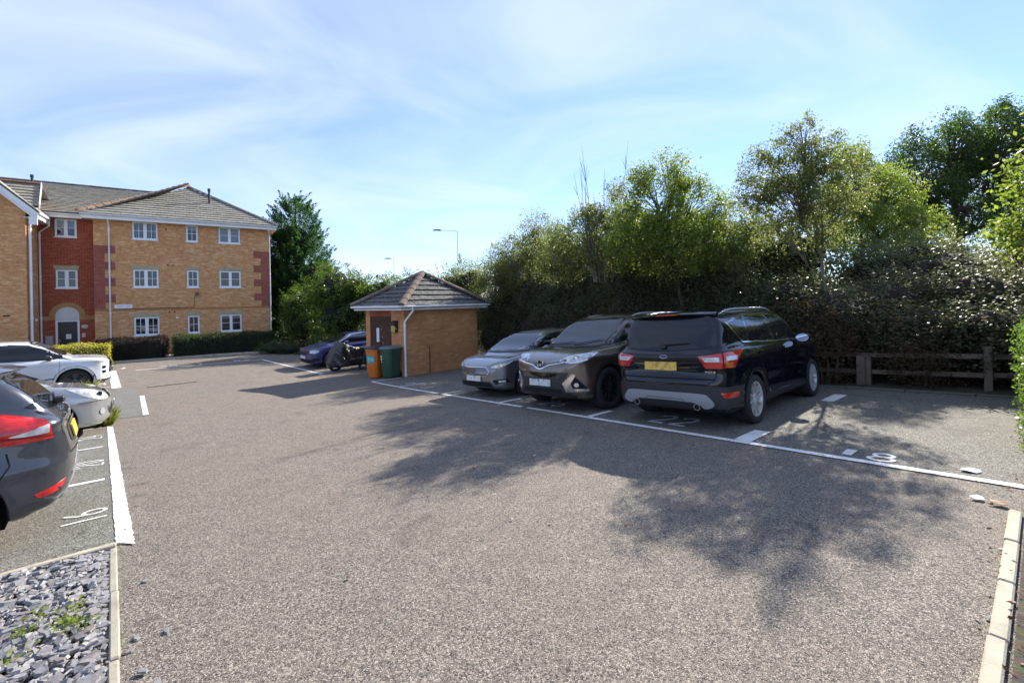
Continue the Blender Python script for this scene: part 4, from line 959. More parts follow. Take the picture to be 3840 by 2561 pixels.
def rail(c, x0, x1, y, z, mat, arch=.05):
    for sg in (1, -1):
        P = []
        for k in range(13):
            t = k / 12; x = x0 + (x1 - x0) * t; p = c.bvh.ray_cast(Vector((x, sg * y, 3)), Vector((0, 0, -1)))[0]; zz = (p.z if p else z) + arch * min(1, 5 * t, 5 * (1 - t)) ** .6
            P.append((x, sg * y, zz))
        m = MB(); m.tube(P, [.008] + [.017] * 11 + [.008], 8); m.build('roof_rail', mat, c.root, 60)
def wiper(c, a0, z0, a1, z1, ang, off=.02):
    P = [c.proj(a0 + (a1 - a0) * t, z0 + (z1 - z0) * t, ang, off=off) for t in [k / 6 for k in range(7)]]; m = MB(); m.tube(P, [.012] + [.008] * 5 + [.005], 6); m.build('wiper', M_TRIM, c.root)
def disc(c, a, z, ang, rx, rz, mat, name, off=.01, th=.008, n=20, par=None):
    cs, q_ = math.cos(R(ang)), math.sin(R(ang)); out = Vector((cs, q_, 0)); u = Vector((-q_, cs, 0)); p = c.proj(a, z, ang, off=off)
    m = MB(); m.prism([p + u * (rx * math.cos(2 * math.pi * k / n)) + Vector((0, 0, rz * math.sin(2 * math.pi * k / n))) for k in range(n)], out * th); return m.build(name, mat, par or c.root)
def rear_glass(c, poly, label=None): return c.patch('rear_window', poly, 180, M_CGLASS, .004)

# ---- black SUV, seen from behind
P_BLACK = mat_car('paint_black', (.003, .005, .010), .0, .3, 0.0)
kg = base_spec([(-2.05, .25), (-2.2, .31), (-2.265, .46), (-2.265, .64), (-2.20, .76), (-2.185, .9), (-2.13, 1.06), (-1.6, 1.15), (-.5, 1.11), (.7, 1.07), (1.15, 1.05), (1.7, .99), (2.03, .88), (2.19, .74), (2.25, .55), (2.22, .35), (2.1, .25), (1.5, .22), (-1.5, .22)],
               [(-2.13, 1.0), (-2.06, 1.2), (-1.97, 1.42), (-1.9, 1.57), (-1.5, 1.635), (-.6, 1.675), (.1, 1.665), (.5, 1.585), (.95, 1.27), (1.3, 1.02), (1.0, .85), (-1.9, .85)], 1.84, (-1.31, 1.38), .345, 4.53, 1.67, belt=1.08, roofw=.60, flare=.03,
               warp=lambda X, Z: .016 * np.exp(-((Z - .93) / .07) ** 2) - .018 * np.exp(-((Z - .56) / .12) ** 2) * (np.abs(X) < 1.1))
kg['plan_cabin'] = sym([(-2.14, 0), (-2.12, .5), (-2.06, .70), (-1.9, .77), (-1.2, .83), (.2, .85), (.9, .79), (1.25, .66), (1.5, .4), (1.55, 0)])
KUGA_AT = (3.83, 7.86)
c = Car('black_suv', 'shiny black SUV parked nose-in over bay 22, rear with yellow plate showing', kg, P_BLACK, KUGA_AT, (.744, .668))
c.S['spoke_w'] = .34; c.wheels('', M_ALLOY, .235, 10, .24)
arch_trim(c, M_TRIM, .05)
DLO = [(1.02, 1.085), (.36, 1.50), (-.4, 1.565), (-1.15, 1.545), (-1.74, 1.44, 1), (-1.42, 1.165), (-.4, 1.115)]
c.patch('window_trim', sv(DLO), 90, M_GLOSSB, .003, mirror=True)
for pl in ([(.93, 1.10), (.36, 1.475), (-.22, 1.53), (-.20, 1.125)], [(-.30, 1.13), (-.32, 1.535), (-1.05, 1.525), (-1.16, 1.15, 1)], [(-1.24, 1.165), (-1.12, 1.515), (-1.66, 1.435, 1), (-1.42, 1.185)]): c.patch('side_window', sv([(*p[:2], 1) for p in pl]), 90, M_CGLASS, .007, mirror=True)
c.stripe('chrome_strip', sv([(1.0, 1.07), (-.4, 1.10), (-1.40, 1.15), (-1.76, 1.45)]), 90, .018, M_CHROME, .012, mirror=True)
c.patch('windscreen', [(-.6, 1.56), (.6, 1.56), (.74, 1.1), (0, 1.06), (-.74, 1.1)], 0, M_CGLASS)
side_details(c, [[(.0 + .02, .36), (-.25, .7), (-.26, 1.1)], [(-.98, .75), (-1.2, 1.13)], [(1.0, .4), (1.02, 1.07)]], handle=(-.1, -1.0), hz=.99)
c.patch('side_cladding', sv([(.93, .24, 1), (.93, .34, 1), (-.86, .36, 1), (-.86, .24, 1)]), 90, M_TRIM, .007, mirror=True)
c.patch('rear_window', [(-.60, 1.53), (0, 1.545), (.60, 1.53), (.70, 1.24), (.64, 1.13), (.3, 1.085), (0, 1.075), (-.3, 1.085), (-.64, 1.13), (-.70, 1.24)], 180, M_CGLASS, .005)
# spoiler with brake light
m = MB()
prof = [(-1.80, 1.60), (-1.95, 1.595), (-2.03, 1.565), (-2.02, 1.545), (-1.90, 1.535)]
ys = [-.66, -.62, -.3, 0, .3, .62, .66]
vs = []
for y in ys:
    k = 1 - (abs(y) / .66) ** 4 * .6
    for x, z in prof: vs.append((-1.80 + (x + 1.80) * k, y, z + .028 * (1 - (y / .66) ** 2)))
n = len(prof); m.add(vs, [(i * n + j, (i + 1) * n + j, (i + 1) * n + (j + 1) % n, i * n + (j + 1) % n) for i in range(len(ys) - 1) for j in range(n)] + [tuple(range(n)), tuple(range((len(ys) - 1) * n, len(ys) * n))[::-1]]); SP = m.build('roof_spoiler', P_BLACK, c.root, 50)
MB().box(-2.045, -2.02, -.17, .17, 1.578, 1.594).build('brake_light', M_RLENS, SP)
rail(c, -1.62, .35, .60, 1.62, M_SILV, .045)
c.mirrors(.72, 1.10, .88, P_BLACK, size=1.15)
tl = c.patch('tail_lamp', [(.20, 1.075, 1), (.50, 1.045), (.84, 1.005, 1), (.76, .845, 1), (.40, .85, 1), (.30, .98)], 145, M_RLENS, .012, mirror=True, rim=.03)
for o, sg in zip(tl, (1, -1)):
    an = 145 * sg
    for nm, pl, mt in (('reversing_lens', [(.335, 1.0), (.52, 1.0), (.52, .945), (.36, .945)], M_CLENS), ('reversing_lens', [(.60, .99), (.80, .985), (.76, .93), (.60, .935)], M_CLENS), ('brake_lens', [(.42, .925), (.53, .925), (.53, .865), (.43, .865)], M_OLENS)):
        c.patch(nm, [(p[0] * sg, p[1], 1) for p in pl], an, mt, .017, parent=o, rim=.008)
c.stripe('shut_line', [(.555, 1.05), (.555, .84)], 145, .01, M_SHUT, .02, c.body, mirror=True)
c.plate(0, .865, 180, M_PLY, .50, .115, lean=.12, y=.06)
disc(c, 0, .995, 180, .062, .026, M_CHROME, 'badge', .008); disc(c, 0, .995, 180, .052, .019, simple('badge_blue', (.02, .05, .2), .25), 'badge_face', .015)
for k in range(4): p = c.proj(.60 + .035 * k, .80, 180, off=.006); MB().obox(p, (0, .013, 0), (0, 0, .01), (.003, 0, 0)).build('badge_letter', M_CHROME, c.root)
c.stripe('shut_line', [(-.73, 1.06), (-.74, .82), (-.70, .68), (-.62, .635), (.62, .635), (.70, .68), (.74, .82), (.73, 1.06)], 180, .011, M_SHUT, .003, c.body)
c.stripe('shut_line', [(-.70, .70), (.70, .70)], 180, .02, M_SHUT, .003, c.body)
c.patch('tailgate_handle', [(-.13, .785, 1), (.13, .785, 1), (.09, .745, 1), (-.09, .745, 1)], 180, M_TRIM, .004)
for an in (180, 135, 112): pass
c.patch('rear_bumper', [(-.80, .60), (0, .615), (.80, .60), (.84, .45), (.74, .27), (0, .25), (-.74, .27), (-.84, .45)], 180, M_TRIM, .006)
c.patch('rear_bumper_corner', [(.74, .60, 1), (1.22, .60, 1), (1.20, .33, 1), (.86, .33, 1), (.80, .45, 1)], 130, M_TRIM, .007, mirror=True)
sk = c.patch('skid_plate', [(-.68, .37), (-.62, .475), (-.52, .51), (0, .515), (.52, .51), (.62, .475), (.68, .37), (.56, .325), (.40, .395), (-.40, .395), (-.56, .325)], 180, M_SILV, .03, rim=.03)
c.stripe('skid_groove', [(-.3, .41), (-.25, .43), (.25, .43), (.3, .41)], 180, .014, simple('groove', (.16, .16, .18), .5), .034, sk)
c.patch('reflector', [(.80, .53, 1), (1.10, .53, 1), (1.05, .455, 1), (.82, .46, 1)], 132, M_RLENS, .014, mirror=True)
for y in (-.46, .46):
    p = c.proj(-y, .335, 180, off=0); m = MB(); m.lathe([(.036, 0), (.048, .0), (.048, .12), (.036, .12), (.036, 0)], 20, 'z'); Mx = Matrix.Translation((p.x - .035, y, .33)) @ Matrix.Rotation(R(90), 4, 'Y'); m.v = [tuple(Mx @ Vector(v)) for v in m.v]; o = m.build('exhaust', M_CHROME, c.root, 40); d = MB(); d.add([tuple(Mx @ Vector((.036 * math.cos(2 * math.pi * k / 16), .036 * math.sin(2 * math.pi * k / 16), .03))) for k in range(16)], [tuple(range(16))]); d.build('exhaust_bore', M_DARK, o)
wiper(c, -.06, 1.15, .34, 1.175, 180, .03); disc(c, -.05, 1.135, 180, .05, .03, M_TRIM, 'wiper_hub', .0, .04)

# ---- grey-brown SUV, seen from the front
P_MG = mat_car('paint_bronze', (.15, .112, .09), .75, .27)
mg = base_spec([(-2.05, .27), (-2.2, .4), (-2.24, .6), (-2.18, .85), (-2.12, 1.04), (-1.5, 1.12), (-.4, 1.10), (.8, 1.07), (1.2, 1.06), (1.65, 1.02), (1.98, .93), (2.15, .83), (2.215, .72), (2.235, .56), (2.22, .40), (2.12, .27), (1.5, .21), (-1.5, .21)],
               [(-2.1, 1.0), (-1.98, 1.25), (-1.85, 1.5), (-1.5, 1.6), (-.6, 1.655), (.0, 1.645), (.4, 1.57), (.9, 1.27), (1.28, 1.03), (1.0, .85), (-1.9, .85)], 1.855, (-1.28, 1.37), .36, 4.48, 1.655, belt=1.08, roofw=.60, flare=.03,
               warp=lambda X, Z: .018 * np.exp(-((Z - .90) / .06) ** 2) - .015 * np.exp(-((Z - .58) / .12) ** 2) * (np.abs(X) < 1.0))
MG_AT = (2.17, 9.50)
c = Car('bronze_suv', 'dark bronze SUV with roof rails and black wheels beside the black SUV', mg, P_MG, MG_AT, (-.757, -.653))
c.root.scale = (1, 1.015, 1.035); c.S['spoke_w'] = .42; c.wheels('', M_ALLOYD, .235, 10, .245)
c.patch('windscreen', [(-.60, 1.545), (0, 1.56), (.60, 1.545), (.68, 1.35), (.79, 1.115), (.5, 1.085), (0, 1.075), (-.5, 1.085), (-.79, 1.115), (-.68, 1.35)], 0, M_CGLASS, .004)
c.stripe('cowl_panel', [(-.8, 1.095), (-.5, 1.07), (0, 1.058), (.5, 1.07), (.8, 1.095)], 0, .03, M_TRIM, .008)
wiper(c, -.62, 1.09, .0, 1.12, 0); wiper(c, .0, 1.085, .62, 1.16, 0)
DLO = [(1.0, 1.10), (.38, 1.48), (-.3, 1.55), (-1.2, 1.52), (-1.6, 1.40), (-1.5, 1.2), (-.4, 1.13)]
c.patch('side_window', sv(DLO), 90, M_CGLASS, .004, mirror=True); c.stripe('pillar', sv([(-.28, 1.13), (-.3, 1.55)]), 90, .07, M_GLOSSB, .008, mirror=True); c.stripe('chrome_strip', sv([(.98, 1.085), (-.4, 1.115), (-1.5, 1.19)]), 90, .016, M_CHROME, .01, mirror=True)
side_details(c, [[(1.02, .4), (1.0, 1.09)], [(-.27, .4), (-.29, 1.12)]], handle=(-.1, -1.0), hz=.98)
c.stripe('shut_line', [(-.72, .93), (-.80, 1.06), (-.83, 1.11)], 0, .009, M_SHUT, .003, c.body); c.stripe('shut_line', [(.72, .93), (.80, 1.06), (.83, 1.11)], 0, .009, M_SHUT, .003, c.body)
rail(c, -1.5, .15, .60, 1.6, M_SILV, .05); c.mirrors(.74, 1.12, .89, P_MG, size=1.15); arch_trim(c, M_TRIM, .06)
c.patch('side_cladding', sv([(.93, .22, 1), (.93, .34, 1), (-.86, .36, 1), (-.86, .24, 1)]), 90, M_TRIM, .007, mirror=True)
# grille, lamps: view from 0 (front) and 40 degrees
gr = c.patch('grille', [(-.52, .90, 1), (-.2, .855), (0, .80, 1), (.2, .855), (.52, .90, 1), (.50, .845, 1), (.2, .80), (0, .74, 1), (-.2, .80), (-.50, .845, 1)], 0, M_GLOSSB, .006)
c.stripe('chrome_strip', [(-.52, .835), (-.2, .79), (-.07, .74), (0, .725), (.07, .74), (.2, .79), (.52, .835)], 0, .014, M_CHROME, .014, gr)
b = disc(c, 0, .80, 0, .075, .08, M_CHROME, 'badge', .012, .012, 8); disc(c, 0, .80, 0, .06, .064, M_GLOSSB, 'badge_face', .022, .006, 8, b)
for pl in ([(-.035, .77), (-.03, .83), (-.012, .80), (.004, .83), (.008, .77)], [(.038, .82), (.018, .82), (.014, .78), (.038, .775), (.038, .80)]): c.stripe('badge_letter', pl, 0, .009, M_CHROME, .034, b)
hl = c.patch('headlamp', [(.10, .955, 1), (-.10, .975), (-.34, .985, 1), (-.12, .87), (.12, .825), (.27, .84), (.33, .87)], 42, M_HLENS, .008, mirror=True, rim=.02)
for o, sg in zip(hl, (1, -1)):
    disc(c, .05 * sg, .905, 42 * sg, .045, .045, M_GLOSSB, 'lamp_bowl', .012, .006, 20, o); disc(c, .05 * sg, .905, 42 * sg, .03, .03, M_CHROME, 'lamp_bulb', .019, .004, 20, o); disc(c, .18 * sg, .88, 42 * sg, .035, .03, M_CHROME, 'lamp_bulb', .012, .004, 20, o)
    c.stripe('lamp_rim', [(p[0] * sg, p[1]) for p in ((.30, .85), (.12, .835), (-.12, .88), (-.32, .975))], 42 * sg, .012, M_CHROME, .012, o)
c.patch('lower_grille', [(-.52, .66, 1), (.52, .66, 1), (.46, .585, 1), (-.46, .585, 1)], 0, M_GLOSSB, .006)
c.patch('front_bumper', [(-.62, .675, 1), (.62, .675, 1), (.50, .50, 1), (.58, .36, 1), (.70, .30, 1), (-.70, .30, 1), (-.58, .36, 1), (-.50, .50, 1)], 0, simple('bumper_grey', (.028, .027, .028), .5), .003)
c.patch('lower_grille', [(-.44, .40, 1), (.44, .40, 1), (.5, .335, 1), (-.5, .335, 1)], 0, M_DARK, .007)
c.plate(0, .50, 0, M_PLW, .52, .115, lean=-.05)
fg = c.patch('fog_surround', [(.13, .66, 1), (.31, .50, 1), (.25, .36, 1), (-.16, .37, 1), (-.14, .40, 1), (.14, .41, 1), (.17, .50, 1), (.08, .63, 1)], 38, M_CHROME, .010, mirror=True)
for o, sg in zip(fg, (1, -1)):
    c.patch('fog_recess', [(p[0] * sg, p[1], 1) for p in ((.08, .61), (.165, .50), (.13, .42), (-.12, .41))], 38 * sg, M_DARK, .004, parent=o); disc(c, .07 * sg, .475, 38 * sg, .045, .04, M_CHROME, 'fog_lamp', .01, .008, 6, o); disc(c, .07 * sg, .475, 38 * sg, .03, .027, M_CLENS, 'fog_lens', .019, .004, 12, o)
c.patch('under_tray', [(-.72, .30, 1), (.72, .30, 1), (.66, .22, 1), (-.66, .22, 1)], 0, M_TRIM, .006)

# ---- grey hatchback, seen from the front
P_FOC = mat_car('paint_grey', (.19, .19, .20), .75, .27)
fo = base_spec([(-1.95, .28), (-2.12, .4), (-2.17, .6), (-2.1, .85), (-2.0, .97), (-1.2, 1.02), (0, .97), (.9, .93), (1.3, .91), (1.75, .84), (2.0, .745), (2.12, .63), (2.165, .47), (2.13, .29), (1.98, .2), (1.5, .17), (-1.5, .2)],
               [(-2.05, .9), (-1.85, 1.15), (-1.55, 1.33), (-1.0, 1.43), (-.4, 1.465), (.1, 1.44), (.45, 1.365), (1.0, 1.07), (1.48, .88), (1.0, .7), (-1.9, .7)], 1.823, (-1.37, 1.28), .32, 4.34, 1.46, belt=.96, roofw=.56, flare=.022,
               warp=lambda X, Z: .016 * np.exp(-((Z - .80) / .06) ** 2))
FO_AT = (.74, 11.5)
c = Car('grey_hatchback', 'grey hatchback between the bronze SUV and the bin store', fo, P_FOC, FO_AT, (-.757, -.653))
c.wheels('', M_ALLOY, .21, 10, .22)
c.patch('windscreen', [(-.56, 1.36), (0, 1.375), (.56, 1.36), (.66, 1.18), (.75, 1.01), (.5, .985), (0, .975), (-.5, .985), (-.75, 1.01), (-.66, 1.18)], 0, M_CGLASS, .004)
c.patch('tax_sticker', [(.42, 1.05), (.55, 1.05), (.55, 1.02), (.42, 1.02)], 0, M_CLENS, .007)
c.stripe('cowl_panel', [(-.76, .99), (-.5, .965), (0, .955), (.5, .965), (.76, .99)], 0, .03, M_TRIM, .008)
c.patch('side_window', sv([(1.12, .97), (.55, 1.25), (.1, 1.36), (-.6, 1.38), (-1.3, 1.30), (-1.6, 1.16), (-1.4, 1.06), (-.3, 1.0)]), 90, M_CGLASS, .004, mirror=True); c.stripe('pillar', sv([(-.2, 1.0), (-.25, 1.38)]), 90, .06, M_GLOSSB, .008, mirror=True)
side_details(c, [[(1.0, .35), (1.0, .93)], [(-.2, .35), (-.22, 1.0)]], handle=(-.05, -.95), hz=.88); c.mirrors(.72, 1.0, .86, P_FOC, size=1.1)
gr = c.patch('grille', [(-.40, .665, 1), (.40, .665, 1), (.50, .585, 1), (.42, .49, 1), (-.42, .49, 1), (-.50, .585, 1)], 0, M_GLOSSB, .005)
c.stripe('grille_rim', [(-.40, .668), (.40, .668), (.505, .585), (.42, .487), (-.42, .487), (-.505, .585)], 0, .011, M_CHROME, .012, gr, closed=True)
for k in range(5): z = .52 + .028 * k; hw = .40 + .075 * min(1, (z - .49) / .09) if z < .585 else .475 - .06 * (z - .585) / .08; c.stripe('grille_bar', [(-hw, z), (hw, z)], 0, .006, M_SILV, .010, gr)
hl = c.patch('headlamp', [(.24, .70, 1), (.02, .745), (-.26, .80, 1), (-.14, .73), (.06, .655), (.22, .645, 1)], 40, M_HLENS, .007, mirror=True, rim=.02)
for o, sg in zip(hl, (1, -1)): disc(c, .12 * sg, .69, 40 * sg, .035, .03, M_CHROME, 'lamp_bulb', .012, .004, 20, o); disc(c, -.0 * sg, .71, 40 * sg, .035, .03, M_CHROME, 'lamp_bulb', .012, .004, 20, o); c.stripe('lamp_rim', [(p[0] * sg, p[1]) for p in ((.24, .645), (.06, .65), (-.14, .725), (-.26, .80))], 40 * sg, .01, M_GLOSSB, .012, o)
c.plate(0, .43, 0, M_PLW, .52, .115, lean=-.08)
c.patch('lower_grille', [(-.50, .36, 1), (.50, .36, 1), (.58, .25, 1), (-.58, .25, 1)], 0, M_DARK, .006)
fg = c.patch('fog_recess', [(.22, .40, 1), (-.12, .43, 1), (-.16, .34, 1), (.14, .29, 1)], 38, M_DARK, .005, mirror=True)
for o, sg in zip(fg, (1, -1)): c.stripe('chrome_strip', [(p[0] * sg, p[1]) for p in ((.24, .40), (.15, .30), (-.1, .335))], 38 * sg, .018, M_CHROME, .012, o); c.patch('fog_lamp', [(.08 * sg, .385, 1), (-.07 * sg, .40, 1), (-.08 * sg, .36, 1), (.06 * sg, .345, 1)], 38 * sg, M_CLENS, .012, parent=o)
c.stripe('shut_line', [(-.52, .70), (-.70, .86), (-.78, .96)], 0, .009, M_SHUT, .003, c.body); c.stripe('shut_line', [(.52, .70), (.70, .86), (.78, .96)], 0, .009, M_SHUT, .003, c.body)

# ---- blue coupe beyond the bin store
P_BLU = mat_car('paint_blue', (.012, .018, .12), .25, .3)
bm_ = base_spec([(-2.1, .28), (-2.22, .45), (-2.24, .7), (-2.2, .90), (-2.05, .96), (-1.3, .98), (0, .94), (.9, .92), (1.35, .89), (1.85, .81), (2.12, .72), (2.2, .6), (2.22, .38), (2.12, .2), (1.5, .16), (-1.5, .2)],
                [(-1.85, .85), (-1.35, 1.12), (-.85, 1.30), (-.3, 1.37), (.2, 1.355), (.5, 1.29), (1.0, 1.05), (1.42, .87), (1.0, .7), (-1.5, .7)], 1.757, (-1.36, 1.37), .32, 4.44, 1.36, belt=.93, roofw=.52, h=.045)
c = Car('blue_coupe', 'dark blue coupe with bronze wheels half hidden by the bin store', bm_, P_BLU, (-6.95, 19.75), (-.72, -.694))
c.wheels('', M_GOLD, .225, 10, .235)
c.patch('windscreen', [(-.52, 1.28), (0, 1.29), (.52, 1.28), (.69, 1.0), (0, .97), (-.69, 1.0)], 0, M_CGLASS, .004); c.patch('side_window', sv([(1.05, .97), (.45, 1.24), (-.1, 1.30), (-.8, 1.25), (-1.35, 1.05), (-1.2, .99), (0, .97)]), 90, M_CGLASS, .004, mirror=True)
c.stripe('chrome_strip', sv([(1.08, .965), (.45, 1.255), (-.1, 1.315)]), 90, .02, M_CHROME, .008, mirror=True)
hl = c.patch('headlamp', [(.24, .71, 1), (-.08, .74), (-.14, .66, 1), (.0, .60), (.24, .62, 1)], 36, M_HLENS, .006, mirror=True)
for sg in (1, -1): c.patch('kidney_grille', [(.03 * sg, .72), (.17 * sg, .73), (.16 * sg, .60), (.04 * sg, .60)], 0, M_GLOSSB, .008)
c.plate(0, .44, 0, M_PLW, .52, .115); c.patch('lower_grille', [(-.62, .36), (.62, .36), (.56, .24), (-.56, .24)], 0, M_DARK, .006); c.patch('fog_recess', [(.12, .40), (-.12, .42), (-.12, .30), (.10, .30)], 36, M_DARK, .006, mirror=True)
c.mirrors(.78, .98, .80, P_BLU, size=.95); side_details(c, [[(1.0, .3), (1.0, .94)]], handle=(-.45,), hz=.85)
c.stripe('rubbing_strip', sv([(1.0, .60), (-1.0, .62)]), 90, .05, M_TRIM, .006, mirror=True)

# ---- white SUV by the flats
P_WHT = mat_car('paint_white', (.70, .71, .72), .0, .35)
wh = base_spec([(-2.1, .27), (-2.22, .42), (-2.25, .7), (-2.2, 1.0), (-1.5, 1.09), (0, 1.07), (.8, 1.065), (1.2, 1.075), (1.7, 1.05), (2.06, .99), (2.2, .90), (2.25, .66), (2.23, .40), (2.12, .27), (1.5, .22), (-1.5, .22)],
               [(-2.15, 1.0), (-2.02, 1.3), (-1.88, 1.55), (-1.4, 1.625), (-.5, 1.655), (.1, 1.64), (.5, 1.57), (.95, 1.29), (1.32, 1.04), (1.0, .85), (-1.9, .85)], 1.865, (-1.3, 1.37), .36, 4.5, 1.65, belt=1.07, roofw=.60, flare=.03, h=.045,
               warp=lambda X, Z: .012 * np.exp(-((Z - .95) / .05) ** 2) - .016 * np.exp(-((Z - .55) / .12) ** 2) * (np.abs(X) < 1.0))
WH_AT = (-14.95, 13.35)
c = Car('white_suv', 'white SUV with black window line parked by the yellow hedge', wh, P_WHT, WH_AT, (.733, .68))
c.S['spoke_w'] = .5; c.wheels('blade', simple('two_tone_alloy', (.10, .10, .105), .35, .6), .235, 5, .255)
c.patch('side_window', sv([(1.12, 1.10), (.45, 1.50), (-.3, 1.555), (-1.4, 1.535), (-1.95, 1.42), (-1.9, 1.14), (-.4, 1.095)]), 90, M_CGLASS, .004, mirror=True); c.stripe('pillar', sv([(-.25, 1.1), (-.28, 1.55)]), 90, .08, M_GLOSSB, .008, mirror=True)
c.patch('windscreen', [(-.62, 1.56), (.62, 1.56), (.78, 1.20), (0, 1.17), (-.78, 1.20)], 0, M_CGLASS, .005); c.stripe('a_pillar', sv([(1.30, 1.08), (.85, 1.36), (.42, 1.575), (.0, 1.62)]), 90, .10, M_GLOSSB, .006, mirror=True)
arch_trim(c, M_TRIM, .075); c.patch('side_cladding', sv([(.90, .22, 1), (.90, .38, 1), (-.84, .40, 1), (-.84, .24, 1)]), 90, M_TRIM, .007, mirror=True)
side_details(c, [[(1.03, .42), (1.05, 1.06)], [(-.25, .42), (-.27, 1.08)]], handle=(-.05, -1.0), hz=.96); c.mirrors(.83, 1.14, .88, M_GLOSSB, size=1.15)
c.patch('headlamp', [(.30, .93, 1), (-.30, .955, 1), (-.20, .90, 1), (.28, .88, 1)], 45, M_HLENS, .008, mirror=True); c.patch('grille', [(-.52, .96, 1), (.52, .96, 1), (.60, .55, 1), (-.60, .55, 1)], 0, M_GLOSSB, .012, rim=.03)
for z in (.76, .62): c.patch('vent_slot', [(.10, z, 1), (-.03, z + .01, 1), (-.03, z - .08, 1), (.07, z - .07, 1)], 45, M_GLOSSB, .006, mirror=True)
c.patch('lower_bumper', [(-.8, .36), (.8, .36), (.7, .25), (-.7, .25)], 0, M_TRIM, .008); c.patch('marker_badge', sv([(.98, .52, 1), (.70, .52, 1), (.70, .49, 1), (.98, .49, 1)]), 90, M_GLOSSB, .006, mirror=True); c.plate(0, .62, 0, M_PLW, .5, .11, out=.02)

# ---- silver car nosing out of the planting
P_SIL = mat_car('paint_silver', (.38, .39, .39), .6, .34)
si = base_spec([(-1.95, .28), (-2.1, .45), (-2.12, .7), (-2.05, .95), (-1.2, 1.0), (0, .97), (.8, .95), (1.15, .94), (1.6, .885), (1.9, .80), (2.06, .70), (2.14, .56), (2.13, .36), (2.02, .22), (1.5, .17), (-1.5, .2)],
               [(-2.0, .9), (-1.8, 1.15), (-1.5, 1.36), (-.9, 1.45), (-.3, 1.47), (.2, 1.43), (.5, 1.34), (.98, 1.08), (1.32, .91), (1.0, .7), (-1.8, .7)], 1.74, (-1.3, 1.30), .31, 4.26, 1.46, belt=.95, roofw=.55,
               warp=lambda X, Z: .012 * np.exp(-((Z - .62) / .05) ** 2))
SI_AT = (-9.26, 7.15)
c = Car('silver_saloon', 'silver car nosing out between the dark hatchback and the white SUV', si, P_SIL, SI_AT, (.735, .678))
c.wheels('', M_ALLOY, .2, 7, .21)
c.patch('windscreen', [(-.55, 1.35), (.55, 1.35), (.70, 1.06), (0, 1.03), (-.70, 1.06)], 0, M_CGLASS, .005); c.patch('side_window', sv([(1.1, .98), (.5, 1.27), (-.1, 1.36), (-1.2, 1.3), (-1.5, 1.1), (-.3, 1.0)]), 90, M_CGLASS, .005, mirror=True)
c.stripe('shut_line', [(-.46, .735), (-.66, .86), (-.76, .955)], 0, .009, M_SHUT, .003, c.body); c.stripe('shut_line', [(.46, .735), (.66, .86), (.76, .955)], 0, .009, M_SHUT, .003, c.body)
hl = c.patch('headlamp', [(.22, .75), (.05, .81), (-.34, .865, 1), (-.16, .72), (.04, .635), (.26, .645)], 48, M_CLENS, .006, mirror=True, rim=.02)
for o, sg in zip(hl, (1, -1)): disc(c, .05 * sg, .73, 48 * sg, .05, .045, M_CHROME, 'lamp_bulb', .010, .004, 20, o)
gr = c.patch('grille', [(-.36, .755), (.36, .755), (.30, .63), (-.30, .63)], 0, M_GLOSSB, .008)
for z in (.665, .695, .725): c.stripe('grille_bar', [(-.32, z), (.32, z)], 0, .012, M_SILV, .016, gr)
c.patch('lower_grille', [(-.40, .46), (.40, .46), (.36, .34), (-.36, .34)], 0, M_DARK, .006); c.plate(0, .50, 0, M_PLW, .5, .11, out=.03)
disc(c, .10, .42, 36, .055, .055, M_SILV, 'fog_cover', .004, .006, 20); disc(c, -.10, .42, -36, .055, .055, simple('fog_grey', (.33, .33, .34), .5), 'fog_cover', .004, .006, 20)
for sg in (1, -1):
    for zz in (.42, .45, .48): c.stripe('bumper_slot', [(.52 * sg, zz), (.44 * sg, zz)], 0, .014, M_DARK, .005)
c.stripe('bumper_seam', sv([(1.66, .60), (1.85, .61), (2.02, .63)]), 90, .008, M_SHUT, .003, c.body, mirror=True); c.mirrors(.75, 1.0, .83, P_SIL); side_details(c, [[(.92, .3), (.95, .93)], [(-.25, .3), (-.27, .98)]], handle=(-.1, -1.0), hz=.86)

# ---- dark hatchback at the left, tail to the lane
P_FIE = mat_car('paint_gunmetal', (.055, .062, .075), .55, .3)
fi = base_spec([(-1.72, .25), (-1.88, .32), (-1.955, .46), (-1.968, .62), (-1.925, .74), (-1.885, .86), (-1.80, 1.0), (-1.2, 1.05), (-.3, .98), (.7, .93), (1.1, .90), (1.55, .8), (1.82, .66), (1.93, .5), (1.9, .27), (1.75, .2), (1.3, .18), (-1.3, .2)],
               [(-1.84, .92), (-1.72, 1.12), (-1.50, 1.34), (-1.42, 1.42), (-.9, 1.465), (-.3, 1.48), (.15, 1.44), (.55, 1.33), (1.05, 1.05), (1.4, .85), (1, .7), (-1.7, .7)], 1.722, (-1.22, 1.27), .30, 3.93, 1.475, belt=.98, roofw=.54, flare=.028, h=.033,
               warp=lambda X, Z: .022 * np.exp(-((Z - .93 + .05 * (X + 1.5)) / .06) ** 2) + .012 * np.exp(-((Z - .60) / .05) ** 2) * (X < -1.0))
FI_AT = (-5.63, 2.98)
c = Car('dark_hatchback', 'dark grey hatchback with red tail lamp parked over bay 16 beside the slate bed', fi, P_FIE, FI_AT, (-.735, -.678))
c.wheels('', M_ALLOY, .2, 8, .21)
c.patch('rear_window', [(-.52, 1.33), (0, 1.345), (.52, 1.33), (.60, 1.16), (.66, 1.07), (.3, 1.035), (0, 1.03), (-.3, 1.035), (-.66, 1.07), (-.60, 1.16)], 180, M_CGLASS, .005)
c.patch('side_window', sv([(.95, .99), (.45, 1.28), (-.1, 1.39), (-.9, 1.36), (-1.3, 1.25), (-1.36, 1.16), (-.5, 1.04)]), 90, M_CGLASS, .004, mirror=True)
